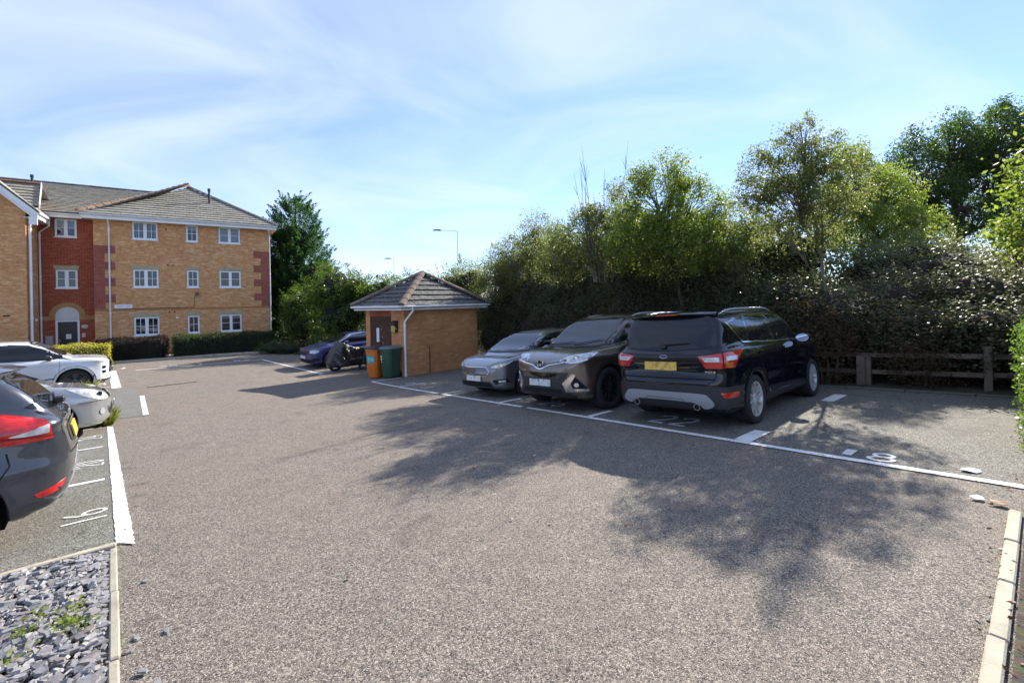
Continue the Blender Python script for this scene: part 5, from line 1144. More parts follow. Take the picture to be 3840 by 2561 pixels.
m = MB(); prof = [(-1.30, 1.425), (-1.48, 1.415), (-1.60, 1.385), (-1.585, 1.37), (-1.42, 1.375)]; vs = []
for y in ys:
    k = 1 - (abs(y) / .66) ** 4 * .5
    for x, z in prof: vs.append((-1.30 + (x + 1.30) * k, y * .92, z + .03 * (1 - (y / .66) ** 2) - .01))
m.add(vs, [(i * n + j, (i + 1) * n + j, (i + 1) * n + (j + 1) % n, i * n + (j + 1) % n) for i in range(len(ys) - 1) for j in range(n)] + [tuple(range(n)), tuple(range((len(ys) - 1) * n, len(ys) * n))[::-1]]); m.build('roof_spoiler', P_FIE, c.root, 50)
# big wedge tail lamps: seen from 120 degrees
tl = c.patch('tail_lamp', [(p[0] + .40, p[1] + .085, *p[2:]) for p in ((.06, 1.07, 1), (.36, 1.015), (.63, .92), (.70, .885, 1), (.735, .745, 1), (.55, .73), (.30, .745, 1), (.16, .90))], 122, M_RLENS, .012, mirror=True, rim=.03)
for o, sg in zip(tl, (1, -1)):
    c.patch('reversing_lens', [((p[0] + .40) * sg, p[1] + .085, *p[2:]) for p in ((.50, .80), (.60, .825), (.70, .86, 1), (.705, .795, 1), (.58, .788))], 122 * sg, M_CLENS, .017, parent=o, rim=.008)
    c.stripe('lamp_step', [((p[0] + .40) * sg, p[1] + .085) for p in ((.20, .93), (.34, .84), (.48, .785), (.73, .765))], 122 * sg, .012, simple('red_dark', (.22, .005, .005), .2) if 'red_dark' not in MATS else MATS['red_dark'], .016, o)
c.stripe('shut_line', [(-.66, 1.05), (-.665, .90), (-.60, .78), (-.56, .66), (0, .65), (.56, .66), (.60, .78), (.665, .90), (.66, 1.05)], 180, .012, M_SHUT, .003, c.body)
c.stripe('shut_line', sv([(-1.56, .76), (-1.58, .66), (-1.50, .52), (-1.46, .45)]), 90, .01, M_SHUT, .003, c.body, mirror=True)
c.plate(0, .80, 180, M_PLY, .52, .115, lean=.25, out=.014); c.patch('plate_recess', [(-.36, .88), (.36, .88), (.33, .72), (-.33, .72)], 180, M_TRIM, .004)
c.stripe('chrome_strip', [(-.3, .90), (.3, .90)], 180, .03, M_CHROME, .02); disc(c, 0, .96, 180, .055, .024, M_CHROME, 'badge', .008)
c.patch('reflector', [(.86, .40, 1), (1.07, .475, 1), (1.03, .42), (.97, .385), (.89, .37)], 128, M_RLENS, .010, mirror=True, rim=.02)
c.patch('rear_diffuser', [(-.62, .30), (-.52, .45), (-.40, .50), (.40, .50), (.52, .45), (.62, .30), (0, .27)], 180, simple('diffuser', (.20, .20, .205), .55), .006)
disc(c, 1.0, .40, 128, .022, .022, M_TRIM, 'parking_sensor', .004, .006, 12); disc(c, -1.0, .40, -128, .022, .022, M_TRIM, 'parking_sensor', .004, .006, 12)
m = MB(); p = c.proj(0, 1.05, 180, off=.03); m.obox(p + Vector((-.01, 0, .01)), (.04, 0, 0), (0, .06, 0), (0, 0, .03)); m.build('wiper_hub', M_TRIM, c.root, bevel=.012); wiper(c, .0, 1.07, .38, 1.11, 180, .03)
c.mirrors(.6, 1.02, .82, P_FIE); side_details(c, [[(.95, .3), (.98, .9)], [(-.35, .3), (-.42, 1.0)]], handle=(-.2,), hz=.88)
# ------------------------------------------------------------------ wheelie bins
def wheelie(name, label, at, face, body, lid, scale=1.0):
    x, y = at; e = empty(name, (x, y, ground_z(x, y)), math.atan2(face[1], face[0]) - math.pi / 2 + math.pi); tag(e, label, 'bin', 'wheelie bins by the bin store')
    m = MB(); lv = [(.16, .20, .17, .05), (.185, .215, .19, .10), (.20, .235, .21, .30), (.245, .285, .26, .90), (.245, .285, .26, .93)]
    lv = [(0.02, .195, .205, .0)] * 0 + [(.19, .21, 0, .03), (.20, .225, 0, .10), (.25, .285, 0, .92), (.27, .305, 0, .925), (.27, .305, 0, .97), (.25, .285, 0, .97)]
    vs = []; c = .25
    for (wx, wy, _, z) in lv:
        for (i, j) in ((-1, -1 + c), (-1 + c, -1), (1 - c, -1), (1, -1 + c), (1, 1 - c), (1 - c, 1), (-1 + c, 1), (-1, 1 - c)): vs.append((i * wx, j * wy, z))
    n = 8; m.add(vs, [(k * n + i, k * n + (i + 1) % n, (k + 1) * n + (i + 1) % n, (k + 1) * n + i) for k in range(len(lv) - 1) for i in range(n)] + [tuple(range(n))[::-1]]); m.build('bin_body', body, e, 35)
    l = MB(); vs = []
    for (wx, wy, z) in ((.285, .32, .972), (.29, .325, 1.0), (.24, .27, 1.045), (.12, .14, 1.06)):
        for (i, j) in ((-1, -1 + c), (-1 + c, -1), (1 - c, -1), (1, -1 + c), (1, 1 - c), (1 - c, 1), (-1 + c, 1), (-1, 1 - c)): vs.append((i * wx, j * wy, z))
    l.add(vs, [(k * n + i, k * n + (i + 1) % n, (k + 1) * n + (i + 1) % n, (k + 1) * n + i) for k in range(3) for i in range(n)] + [tuple(range(24, 32)), tuple(range(8))[::-1]]); l.build('lid', lid, e, 35)
    h = MB(); h.tube([(-.2, .34, .95), (-.2, .38, .98), (.2, .38, .98), (.2, .34, .95)], .016, 8); h.build('handle', lid, e, 60)
    for sg in (-1, 1): w_ = MB(); w_.lathe([(.001, -.025), (.09, -.025), (.1, -.015), (.1, .015), (.09, .025), (.001, .025)], 20, 'z'); Mx = Matrix.Translation((sg * .2, .22, .1)) @ Matrix.Rotation(R(90), 4, 'Y'); w_.v = [tuple(Mx @ Vector(v)) for v in w_.v]; w_.build('wheel', M_BLACKP, e, 40)
    return e
FACE = (-.45, -.89)
B1 = wheelie('wheelie_bin', 'orange wheelie bin with turquoise label, dark lid, by the bin store', (-4.63, 15.16), FACE, simple('bin_orange', (.62, .155, .012), .45, var=.12, vscale=5), simple('lid_dark', (.03, .03, .05), .5))
B2 = wheelie('wheelie_bin', 'dark green wheelie bin with grey lid by the bin store downpipe', (-4.10, 14.98), FACE, simple('bin_green', (.028, .075, .045), .45, var=.12, vscale=5), simple('lid_grey', (.13, .15, .155), .45))
def bin_face(z, out=.004):  # the body's front face leans outwards
    return -(.225 + (.285 - .225) * (z - .10) / .82) - out
m = MB(); z0, z1 = .52, .76; w0, w1 = .165, .175
m.quad((-w0, bin_face(z0), z0), (w0, bin_face(z0), z0), (w1, bin_face(z1), z1), (-w1, bin_face(z1), z1)); LBL = m.build('label_band', simple('turquoise', (.03, .36, .36), .5, var=.25, vscale=30), B1)
for k, (a, b, c0, c1) in enumerate(((-.13, -.07, .60, .71), (-.05, -.03, .56, .73), (.0, .03, .58, .70), (.06, .12, .57, .69), (-.11, -.04, .55, .575))):
    MB().quad((a, bin_face(c0, .006), c0), (b, bin_face(c0, .006), c0), (b, bin_face(c1, .006), c1), (a, bin_face(c1, .006), c1)).build('label_print', simple('label_pale', (.35, .62, .60), .5) if k == 0 else MATS['label_pale'], LBL)
for (a, b, c0, c1) in ((-.17, -.12, .70, .76), (-.175, -.13, .60, .68), (-.165, -.125, .53, .56)):
    MB().quad((a, bin_face(c0), c0), (b, bin_face(c0), c0), (b, bin_face(c1), c1), (a, bin_face(c1), c1)).build('white_print', MATS['paper'], B2)

# ------------------------------------------------------------------ covered motorbike
BK = empty('covered_motorbike', (-6.25, 17.55, ground_z(-6.25, 17.55)), math.atan2(-.694, -.72)); tag(BK, 'motorbike under a shiny black cover beside the blue coupe', 'motorbike')
bs = spline([(1.02, .16, 1), (1.06, .40), (.92, .72), (.70, .98), (.52, 1.10), (.38, 1.02), (.05, .90), (-.35, .86), (-.75, .95), (-.98, .88), (-1.06, .5), (-1.02, .2, 1)])
bp = spline(sym([(-1.08, 0), (-1.0, .16), (-.6, .30), (.1, .34), (.55, .42), (.85, .26), (1.04, .12), (1.08, 0)]))
def bk(X, Y, Z):
    A = np.abs(Y); w1 = .020 * np.sin(9 * X + 5 * Z + 1.3 * Y) + .016 * np.sin(17 * X - 11 * Z) + .02 * np.sin(24 * X * (1.3 - Z)) * np.clip(1 - Z, 0, 1)
    t = np.clip(Z / 1.1, 0, 1.2); B = (A + w1) / (1.0 - .45 * t ** 2.2 * (1 - .55 * np.exp(-((X - .52) / .16) ** 2)))
    return smax(pdist(X + .012 * np.sin(14 * Z), Z, bs), pdist(X, B, bp), .09)
V, Q = surface_nets(bk, (-1.2, -.6, .1), (1.2, .6, 1.25), .035)
for _ in range(2): G = grad(bk, V); v = bk(V[:, 0], V[:, 1], V[:, 2]); V = V - np.clip(v / np.maximum((G * G).sum(1), .2), -.03, .03)[:, None] * G
t = MT('bike_cover'); mp_ = t.n('ShaderNodeMapping', {0: t.coords('Object'), 'Scale': (3, 3, 1.2)}); t.p(col=(.008, .008, .009, 1), rough=.22, spec=.5, coat=.6); t.bump(t.noise(3.2, 5, mp_.outputs[0], .6, 1.2), .8, .06)
me = np_mesh('cover', V, Q, t.m); me.polygons.foreach_set('use_smooth', [True] * len(me.polygons)); CV = link('cover', me, None, BK); bb = BVHTree.FromPolygons([tuple(v) for v in V], [tuple(q_) for q_ in Q])
for x in (.72, -.72):
    w_ = MB(); w_.lathe([(.2, -.05), (.27, -.055), (.30, 0), (.27, .055), (.2, .05)], 28, 'y'); w_.v = [(v[0] + x, v[1], v[2] + .30) for v in w_.v]; w_.build('tyre', M_TYRE, BK, 40)
MB().obox((-.1, .32, .10), (.012, 0, 0), (0, .10, .0), (0, .05, .12)).build('side_stand', M_TRIM, BK)
LET = {'O': [arc(.5, .5, .4, .5, 0, 360, 14)], 'X': [[(.1, 0), (.9, 1)], [(.1, 1), (.9, 0)]], 'F': [[(.15, 0), (.15, 1), (.85, 1)], [(.15, .52), (.7, .52)]], 'R': [[(.15, 0), (.15, 1), (.75, .95), (.8, .6), (.15, .5), (.85, 0)]], 'D': [[(.15, 0), (.15, 1), (.6, .95), (.85, .5), (.6, .05), (.15, 0)]]}
M_GREYP = simple('grey_print', (.22, .22, .23), .5)
for i, ch in enumerate('OXFORD'):
    m = MB()
    for st in LET[ch]:
        Pp = []
        for a, b in st:
            x = .30 - (i * .105 + a * .085) ; z = .42 + b * .07; h_ = bb.ray_cast(Vector((x, 2, z)), Vector((0, -1, 0)))[0]; Pp.append(Vector((x, (h_.y if h_ else .3) + .004, z)))
        m.tube(Pp, .007, 5)
    m.build('cover_letter', M_GREYP, CV)

# ------------------------------------------------------------------ timber fence at the back of the bays
M_FENCE = mat_wood('fence_timber', (.13, .095, .07), (.23, .17, .125), (14, 14, 1.2))
def fence_pt(s_, d_=5.5): x, y = rb(s_, d_); return Vector((x, y, ground_z(x, y)))
FN = empty('timber_fence', fence_pt(-1.74)); FN.location = fence_pt(-1.74); tag(FN, 'low timber post and rail fence under the brambles', 'fence')
o0 = fence_pt(-1.74); ux = Vector((E1.x, E1.y, 0)); un = Vector((NB.x, NB.y, 0))
for s_, h, wd in ((-3.45, .8, .05), (-1.74, .79, .052), (-.10, .62, .05), (-.0, .60, .085), (1.6, .8, .05), (3.25, .8, .05)):
    p = fence_pt(s_) - o0; m = MB(); m.obox(p + Vector((0, 0, h / 2 - .1)), ux * wd, un * .05, Vector((0, 0, h / 2 + .1))); m.build('post', M_FENCE, FN, bevel=.006)
for a, b in ((-3.45, -1.74), (-1.74, -.08), (-.08, 1.6), (1.6, 3.25)):
    for z in (.28, .60):
        pa, pb = fence_pt(a, 5.42 + .02) - o0, fence_pt(b, 5.44) - o0; d = (pb - pa) / 2; dz = rnd.uniform(-.015, .015); c_ = (pa + pb) / 2 + Vector((0, 0, z + dz)) + un * .115
        m = MB(); m.obox(c_, d * .995, un * .02, Vector((0, 0, .042))); m.build('rail', M_FENCE, FN, bevel=.005)

# ------------------------------------------------------------------ street lamps beyond the trees
def lamp(x, y, top, arm, label):
    e = empty('street_lamp', (x, y, -1.7)); tag(e, label, 'street lamp', 'street lamps beyond the trees'); h = top + 1.7; mm = M_METAL
    MB().tube([(0, 0, 0), (0, 0, h * .25), (0, 0, h)], [.07, .045, .03], 8).build('pole', mm, e, 60); MB().tube([(0, 0, h), (-arm, 0, h + .12)], .022, 6).build('arm', mm, e)
    m = MB(); m.prism([(-arm - .75, -.14, h + .10), (-arm, -.14, h + .06), (-arm + .1, -.14, h + .12), (-arm, -.14, h + .2), (-arm - .6, -.14, h + .2)], (0, .28, 0)); m.build('lamp_head', simple('lamp_grey', (.2, .2, .21), .5) if 'lamp_grey' not in MATS else MATS['lamp_grey'], e)
lamp(-5.35, 45, 8.65, 1.7, 'tall street lamp with a long arm behind the hedge'); lamp(-15.7, 60, 7.4, .5, 'distant short-armed street lamp above the laurels')

# ------------------------------------------------------------------ litter on the tarmac
def scrap(x, y, r, mat, name, label, cat, n=7, lift=.012, group=None):
    pts = [(r * rnd.uniform(.7, 1.1) * math.cos(2 * math.pi * k / n), r * rnd.uniform(.6, 1.0) * math.sin(2 * math.pi * k / n)) for k in range(n)]; m = MB()
    vs = [(a, b, lift + rnd.uniform(0, .012)) for a, b in pts] + [(0, 0, lift + .012)]; vs += [(v[0], v[1], v[2] - .003) for v in vs]; k = n + 1
    m.add(vs, [(i, (i + 1) % n, n) for i in range(n)] + [((i + 1) % n + k, i + k, n + k) for i in range(n)] + [(i, i + k, (i + 1) % n + k, (i + 1) % n) for i in range(n)])
    o = m.build(name, mat); o.location = (x, y, ground_z(x, y)); tag(o, label, cat, group)
scrap(4.17, 4.10, .085, simple('white_paper', (.8, .8, .8), .7), 'paper_scrap', 'crumpled white paper scrap lying in bay 18', 'litter')
scrap(3.62, 3.52, .05, MATS['white_paper'], 'paper_scrap', 'small white scrap beside the brown leaf', 'litter')
M_DEAD = simple('dead_leaf', (.20, .085, .03), .7, var=.4, vscale=30); M_PALE = simple('pale_leaf', (.45, .42, .33), .7, var=.2, vscale=30)
scrap(3.66, 3.40, .055, M_DEAD, 'fallen_leaf', 'curled brown leaf beside the white line', 'leaf', lift=.02)
for i in range(30):
    s_ = rnd.random()
    if s_ < .62: x, y = 2.0 + 2.2 * rnd.random(), 0; y = .84 * x + .12 + rnd.gauss(.12, .12) ; y = max(y, x * .8)
    else: x, y = rnd.uniform(-1.2, 2.6), rnd.uniform(2.0, 6.0)
    scrap(x, y, rnd.uniform(.010, .022), M_DEAD if rnd.random() < .5 else M_PALE, 'fallen_leaf', 'small dry fallen leaf lying on the tarmac', 'leaf', 5, .008, 'fallen leaves on the tarmac')
# ------------------------------------------------------------------ vegetation
rng = np.random.default_rng(11)
def mat_leaf(name, cols, trans, rough=.45, spec=.5):
    t = MT(name); r = rand_val(t); P = t.pos(); f = t.noise(1.1, 3, P)
    base = t.ramp(t.math('ADD', t.math('MULTIPLY', r, .7), t.math('MULTIPLY', f, .4)), [(i / (len(cols) - 1), c) for i, c in enumerate(cols)])
    t.p(col=base, rough=rough, spec=spec)
    tb = t.n('ShaderNodeBsdfTranslucent'); t.set(tb, 'Color', t.mix(1.0, base, (*trans, 1), 'MULTIPLY'))
    ms = t.n('ShaderNodeMixShader', {0: .6}); t.t.links.new(t.b.outputs[0], ms.inputs[1]); t.t.links.new(tb.outputs[0], ms.inputs[2]); t.t.links.new(ms.outputs[0], t.o.inputs[0]); return t.m
LF_ASH = mat_leaf('leaf_ash', [(.06, .092, .020), (.095, .135, .030), (.13, .17, .045), (.17, .19, .06)], (2.3, 2.3, 1.1))
LF_BIRCH = mat_leaf('leaf_birch', [(.065, .088, .028), (.095, .122, .04), (.13, .15, .058), (.17, .17, .08)], (2.0, 2.0, 1.2))
LF_OAK = mat_leaf('leaf_oak', [(.028, .055, .016), (.045, .08, .02), (.07, .115, .028)], (1.7, 1.8, 1.0))
LF_IVY = mat_leaf('leaf_ivy', [(.06, .078, .042), (.09, .11, .058), (.12, .14, .075), (.15, .15, .095)], (1.3, 1.4, .9), .4, .5)
LF_BRAM = mat_leaf('leaf_bramble', [(.07, .082, .042), (.11, .122, .066), (.155, .162, .10), (.19, .185, .125)], (1.3, 1.4, .8), .42, .5)
LF_DRY = mat_leaf('leaf_dry', [(.09, .06, .038), (.14, .095, .058), (.19, .13, .08)], (1.2, 1.0, .7), .7, .2)
LF_LAUR = mat_leaf('leaf_laurel', [(.03, .06, .012), (.055, .095, .018), (.09, .135, .025), (.15, .17, .035)], (1.8, 1.9, .9), .35, .55)
LF_CON = mat_leaf('leaf_conifer', [(.022, .058, .024), (.038, .085, .032), (.065, .12, .04)], (1.6, 1.8, 1.0), .6, .3)
LF_YEL = mat_leaf('leaf_golden', [(.30, .30, .03), (.42, .40, .06), (.55, .50, .12)], (1.5, 1.5, .8), .5, .4)
LF_HEDGE = mat_leaf('leaf_hedge', [(.015, .035, .010), (.03, .055, .014), (.05, .08, .02)], (1.5, 1.6, .8), .45, .5)
LF_PURP = mat_leaf('leaf_purple', [(.018, .014, .014), (.03, .02, .018), (.04, .035, .02)], (1.2, 1.0, .9), .5, .4)
LF_BOX = mat_leaf('leaf_box', [(.05, .085, .02), (.08, .13, .03), (.12, .17, .045)], (1.8, 1.9, 1.0), .3, .6)
def mat_bark(name, a, b):
    t = MT(name); mp_ = t.n('ShaderNodeMapping', {0: t.pos(), 'Scale': (9, 9, 2)}); f = t.noise(2.5, 5, mp_.outputs[0], .65); t.p(col=t.ramp(f, [(.3, a), (.7, b)]), rough=.95); t.bump(f, .7, .03); return t.m
BARK = mat_bark('bark', (.05, .038, .028), (.12, .095, .07)); BARKP = mat_bark('bark_pale', (.15, .13, .10), (.30, .27, .22)); TWIG = simple('twig', (.10, .07, .05), .9, var=.3, vscale=8)
CORE = simple('shade_core', (.012, .014, .008), .95, var=.4, vscale=4); COREB = simple('shade_core_brown', (.025, .018, .012), .95, var=.4, vscale=4)  # for dark cores added inside foliage to block light, not real growth

def leaf_mesh(name, P, size, mat, out=None, bias=.5, up=.25, el=.55, rs=None):
    """one four-sided leaf per point"""
    n = len(P); nr = rng.normal(size=(n, 3)); nr /= np.linalg.norm(nr, axis=1)[:, None] + 1e-9
    if out is not None: nr = nr + out * bias
    nr[:, 2] += up; nr /= np.linalg.norm(nr, axis=1)[:, None] + 1e-9
    t = rng.normal(size=(n, 3)); t -= nr * (t * nr).sum(1)[:, None]; t /= np.linalg.norm(t, axis=1)[:, None] + 1e-9; b = np.cross(nr, t)
    s = size * rng.uniform(.6, 1.25, n)[:, None]; w_ = s * el
    V = np.empty((n, 4, 3)); V[:, 0] = P - t * s * .5; V[:, 1] = P + b * w_ * .5 - nr * s * .06; V[:, 2] = P + t * s * .5 - nr * s * .10; V[:, 3] = P - b * w_ * .5 - nr * s * .06
    F = np.arange(n * 4).reshape(n, 4); return np_mesh(name, V.reshape(-1, 3), F, mat)
def on_blob(n, b, lo=.72, hi=1.0, flat=None):
    d = rng.normal(size=(n, 3)); d /= np.linalg.norm(d, axis=1)[:, None]; r = rng.uniform(lo ** 3, hi ** 3, n)[:, None] ** (1 / 3)
    c = np.array(b[:3]); R_ = np.array(b[3:6]); return c + d * R_ * r, d / R_ * R_.mean()
def blob_core(blobs, mat, name, parent, k=.72, sd=0):  # solid dark blobs added behind the leaves so no light passes through
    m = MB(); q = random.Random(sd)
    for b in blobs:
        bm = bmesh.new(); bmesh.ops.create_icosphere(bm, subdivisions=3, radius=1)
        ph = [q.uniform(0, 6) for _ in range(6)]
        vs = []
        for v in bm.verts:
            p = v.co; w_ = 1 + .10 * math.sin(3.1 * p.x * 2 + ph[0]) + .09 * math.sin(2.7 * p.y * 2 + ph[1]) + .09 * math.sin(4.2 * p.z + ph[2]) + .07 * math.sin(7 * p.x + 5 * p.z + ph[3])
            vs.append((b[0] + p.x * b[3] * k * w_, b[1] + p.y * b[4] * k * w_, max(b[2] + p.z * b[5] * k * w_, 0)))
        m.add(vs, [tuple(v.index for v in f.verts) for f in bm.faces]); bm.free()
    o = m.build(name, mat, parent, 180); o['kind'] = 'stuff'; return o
def shrub(name, label, cat, loc, blobs, nleaf, size, mat, clumps=0, clump_r=.2, group=None, core=CORE, core_k=.7, stems=5, lo=.75, hi=1.03, bias=.6, up=.35, el=.6, zmin=0.0, mat2=None, frac2=0, sprigs=0, sprig_len=.5, rz=0):
    e = empty(name, loc); tag(e, label, cat, group); e.rotation_euler = (0, 0, rz)
    vol = np.array([b[3] * b[4] + b[4] * b[5] + b[3] * b[5] for b in blobs]); ns = (nleaf * vol / vol.sum()).astype(int); Ps = []; Os = []
    for b, k in zip(blobs, ns):
        if clumps:
            kc = max(4, int(clumps * k / nleaf)); C, D = on_blob(kc, b, lo, hi); j = rng.integers(0, kc, k); cr = clump_r * rng.uniform(.5, 1.3, kc)
            P = C[j] + rng.normal(size=(k, 3)) * cr[j][:, None] * .5; O = D[j]
        else: P, O = on_blob(k, b, lo, hi)
        Ps.append(P); Os.append(O)
    P = np.concatenate(Ps); O = np.concatenate(Os)
    if sprigs:   # shoots that break the outline
        SP = []; SO = []
        for _ in range(sprigs):
            b = blobs[rng.integers(0, len(blobs))]; C, D = on_blob(1, b, .9, 1.0); C, D = C[0], D[0]; D = D / (np.linalg.norm(D) + 1e-9)
            if C[2] < .5 * b[2]: continue
            D = D * .6 + np.array([0, 0, .75]) + rng.normal(size=3) * .25; D /= np.linalg.norm(D); L = sprig_len * rng.uniform(.5, 1.4); k = int(26 * L / .5)
            tt = rng.uniform(0, 1, k); pts = C + D * (tt * L)[:, None] + rng.normal(size=(k, 3)) * (.055 * (1.15 - tt))[:, None] - np.array([0, 0, 1]) * (tt ** 2 * L * .12)[:, None]; SP.append(pts); SO.append(np.repeat(D[None], k, 0))
        if SP: P = np.concatenate([P] + SP); O = np.concatenate([O] + SO)
    ok = P[:, 2] > zmin; P, O = P[ok], O[ok]
    if mat2 is not None and frac2:
        pick = np.sin(P[:, 0] * 2.1 + P[:, 2] * 1.7 + 2) + np.sin(P[:, 1] * 2.6 - P[:, 2] * 2.2) + rng.normal(size=len(P)) * .6 > frac2
        if pick.sum() > 10:
            o = link('dry_foliage', leaf_mesh('dry_foliage', P[pick], size, mat2, O[pick], bias, up, el), None, e); o['kind'] = 'stuff'
        P, O = P[~pick], O[~pick]
    o = link('foliage', leaf_mesh('foliage', P, size, mat, O, bias, up, el), None, e); o['kind'] = 'stuff'
    if core: blob_core(blobs, core, 'shade_core', e, core_k, len(label))
    q = random.Random(len(label)); m = MB()
    for i in range(stems):
        b = blobs[i % len(blobs)]; a = q.uniform(0, 6.28); x0, y0 = b[0] * .7 + .12 * math.cos(a), b[1] * .7 + .12 * math.sin(a); x1, y1, z1 = b[0] + b[3] * .55 * math.cos(a), b[1] + b[4] * .55 * math.sin(a), b[2] + b[5] * q.uniform(.0, .7)
        m = MB(); m.tube([(x0, y0, -.1), ((x0 + x1) / 2 + q.uniform(-.08, .08), (y0 + y1) / 2, z1 * .5), (x1, y1, z1)], [.035, .022, .008], 6); m.build('stem', TWIG, e, 60)
    return e
def tree(name, label, loc, trunk_h, trunk_r, blobs, nclump, per, clump_r, size, mat, bark, group=None, lean=(0, 0), core=None, bias=.2, up=.1, el=.55, lo=.35, hi=1.0, limb=.03, droop=0.0, twig_r=.008, sc=1.0, off=(0, 0)):
    loc = (loc[0] - off[0], loc[1] - off[1], loc[2]); blobs = [(b[0] + off[0] / sc, b[1] + off[1] / sc, *b[2:]) for b in blobs]; lean = (lean[0] + off[0] / sc, lean[1] + off[1] / sc)
    e = empty(name, loc); e.scale = (sc, sc, sc); tag(e, label, 'tree', group); q = random.Random(len(label) * 7)
    top = Vector((lean[0], lean[1], trunk_h)); tp = [Vector((0, 0, -.3))]
    for k in range(1, 9):
        t = k / 8; tp.append(Vector((top.x * t + q.uniform(-.05, .05) * trunk_h * .12, top.y * t + q.uniform(-.05, .05) * trunk_h * .12, top.z * t)))
    m = MB(); m.tube(tp, [trunk_r * (1.25 if k == 0 else 1 - .82 * (k / 8) ** 1.1) for k in range(9)], 10)
    vol = np.array([b[3] * b[4] * b[5] for b in blobs]) ** .7; ns = np.maximum(3, (nclump * vol / vol.sum())).astype(int); CL = []; OUT = []
    for b, k in zip(blobs, ns):
        C, D = on_blob(k, b, lo, hi); CL.append(C); OUT.append(D)
        # a limb into each mass of the crown, twigs out to the clumps
        c = Vector(b[:3]); zt = min(max(c.z - b[5] * .7 - .25 * trunk_h * q.random(), trunk_h * .25), trunk_h * .95); j = zt / trunk_h * 8; i0 = min(int(j), 7); s0 = tp[i0].lerp(tp[i0 + 1], j - i0)
        mid = s0.lerp(c, .5) + Vector((q.uniform(-.2, .2), q.uniform(-.2, .2), q.uniform(0, .25))) * b[3]; r0 = max(limb * (b[3] / 1.0), .012)
        m.tube([s0, mid, c], [r0, r0 * .7, r0 * .35], 7)
        for a in C[::max(1, len(C) // 60)]:
            t = q.uniform(.35, .95); p0 = s0.lerp(mid, t * 2) if t < .5 else mid.lerp(c, t * 2 - 1); pa = Vector(a); pm = p0.lerp(pa, .5) + Vector((0, 0, .12 * (pa - p0).length)); m.tube([p0, pm, pa], [twig_r * 1.6, twig_r, twig_r * .5], 4, cap=False)
    m.build('trunk', bark, e, 60)
    C = np.concatenate(CL); O = np.concatenate(OUT); n = len(C) * per; j = np.repeat(np.arange(len(C)), per); cr = clump_r * rng.uniform(.55, 1.35, len(C)); g_ = np.clip(rng.normal(size=(n, 3)), -1.7, 1.7); P = C[j] + g_ * cr[j][:, None] * .5
    if droop: P[:, 2] -= droop * np.abs(g_[:, 0]) * cr[j]
    o = link('crown', leaf_mesh('crown', P, size, mat, O[j], bias, up, el), None, e); o['kind'] = 'stuff'
    if core: blob_core(blobs, core, 'shade_core', e, .55, 3)
    return e
def gz(x, y, bank=True): return bank_z(x, y) if bank else ground_z(x, y)
def R3(b, k): return b

# ---- bank: dark ivy and bramble masses behind the fence, one bush after another
spec = [(12.4, 5.9, 3.1, 1.0), (11.6, 6.6, 3.4, 1.3), (10.2, 6.5, 3.8, 1.35), (8.8, 6.55, 4.1, 1.35), (7.4, 6.6, 4.1, 1.35), (6.0, 6.55, 3.9, 1.3), (4.6, 6.5, 3.75, 1.3), (3.2, 6.5, 3.45, 1.3), (1.9, 6.7, 2.6, 1.2)]
desc = ['dark ivy bush touching the eave of the bin store', 'dark ivy bush overhanging the bin store roof', 'tall dark ivy bush next to the bin store', 'dark ivy bush behind the grey hatchback', 'dark ivy bush behind the bronze SUV bonnet', 'dark ivy bush behind the bronze SUV roof', 'dark ivy bush behind the black SUV tail', 'dark ivy bush behind the black SUV roof', 'dark ivy bush beyond the nose of the black SUV']
for (s_, d_, h, r), tx in zip(spec, desc):
    x, y = rb(s_, d_ - .05); z = gz(x, y); h -= .2
    bl = [(0, 0, h * .35, r * 1.05, r * 1.05, h * .42), (rnd.uniform(-.3, .3), rnd.uniform(-.2, .3), h * .72, r * .85, r * .85, h * .30), (rnd.uniform(-.5, .5), rnd.uniform(-.5, .0), h * .5, r * .8, r * .9, h * .3)]
    shrub('ivy_bush', tx, 'bush', (x, y, z), bl, 34000, .058, LF_IVY, 700, .30, 'dark bushes along the bank', core=COREB, core_k=.62, lo=.55, sprigs=70, sprig_len=.5, mat2=LF_DRY, frac2=1.5, up=.5)
spec = [(.6, 6.4, 2.0, 1.1), (-.7, 6.35, 1.55, 1.0), (-2.0, 6.35, 1.5, 1.0), (-3.3, 6.35, 1.6, 1.0), (-.3, 7.6, 2.0, 1.1), (-1.6, 7.7, 2.0, 1.15), (-3.0, 7.7, 2.1, 1.15), (-4.4, 7.6, 2.3, 1.15), (-1.0, 9.1, 2.35, 1.25), (-2.6, 9.2, 2.45, 1.25), (-4.2, 9.2, 2.6, 1.3)]
desc = ['tangled bramble with brown dry stems above the fence end post', 'glossy sunlit bramble mound above the fence rails', 'sunlit bramble mound behind the tall fence post', 'bramble mound beside the clipped hedge', 'second bramble mound behind the fence end post', 'silvery bramble mound one row behind the fence', 'silvery bramble mound one row behind the tall fence post', 'tall bramble behind the clipped hedge', 'bramble crest below the yellow-green ash', 'bramble crest below the first oak', 'bramble crest below the second oak']
for k, ((s_, d_, h, r), tx) in enumerate(zip(spec, desc)):
    x, y = rb(s_, d_); z = gz(x, y)
    bl = [(0, 0, h * .40, r, r, h * .40), (rnd.uniform(-.2, .2), .1, h * .66, r * .95, r * .95, h * .34)]
    shrub('bramble_bush', tx, 'bush', (x, y, z), bl, 15000 if k < 4 else 11000, .066, LF_BRAM, 380, .24, 'brambles behind the fence', core=COREB, core_k=.62, lo=.6, sprigs=44, sprig_len=.45, mat2=LF_DRY, frac2=1.0 if k < 1 else 1.6, up=1.3, bias=.4)
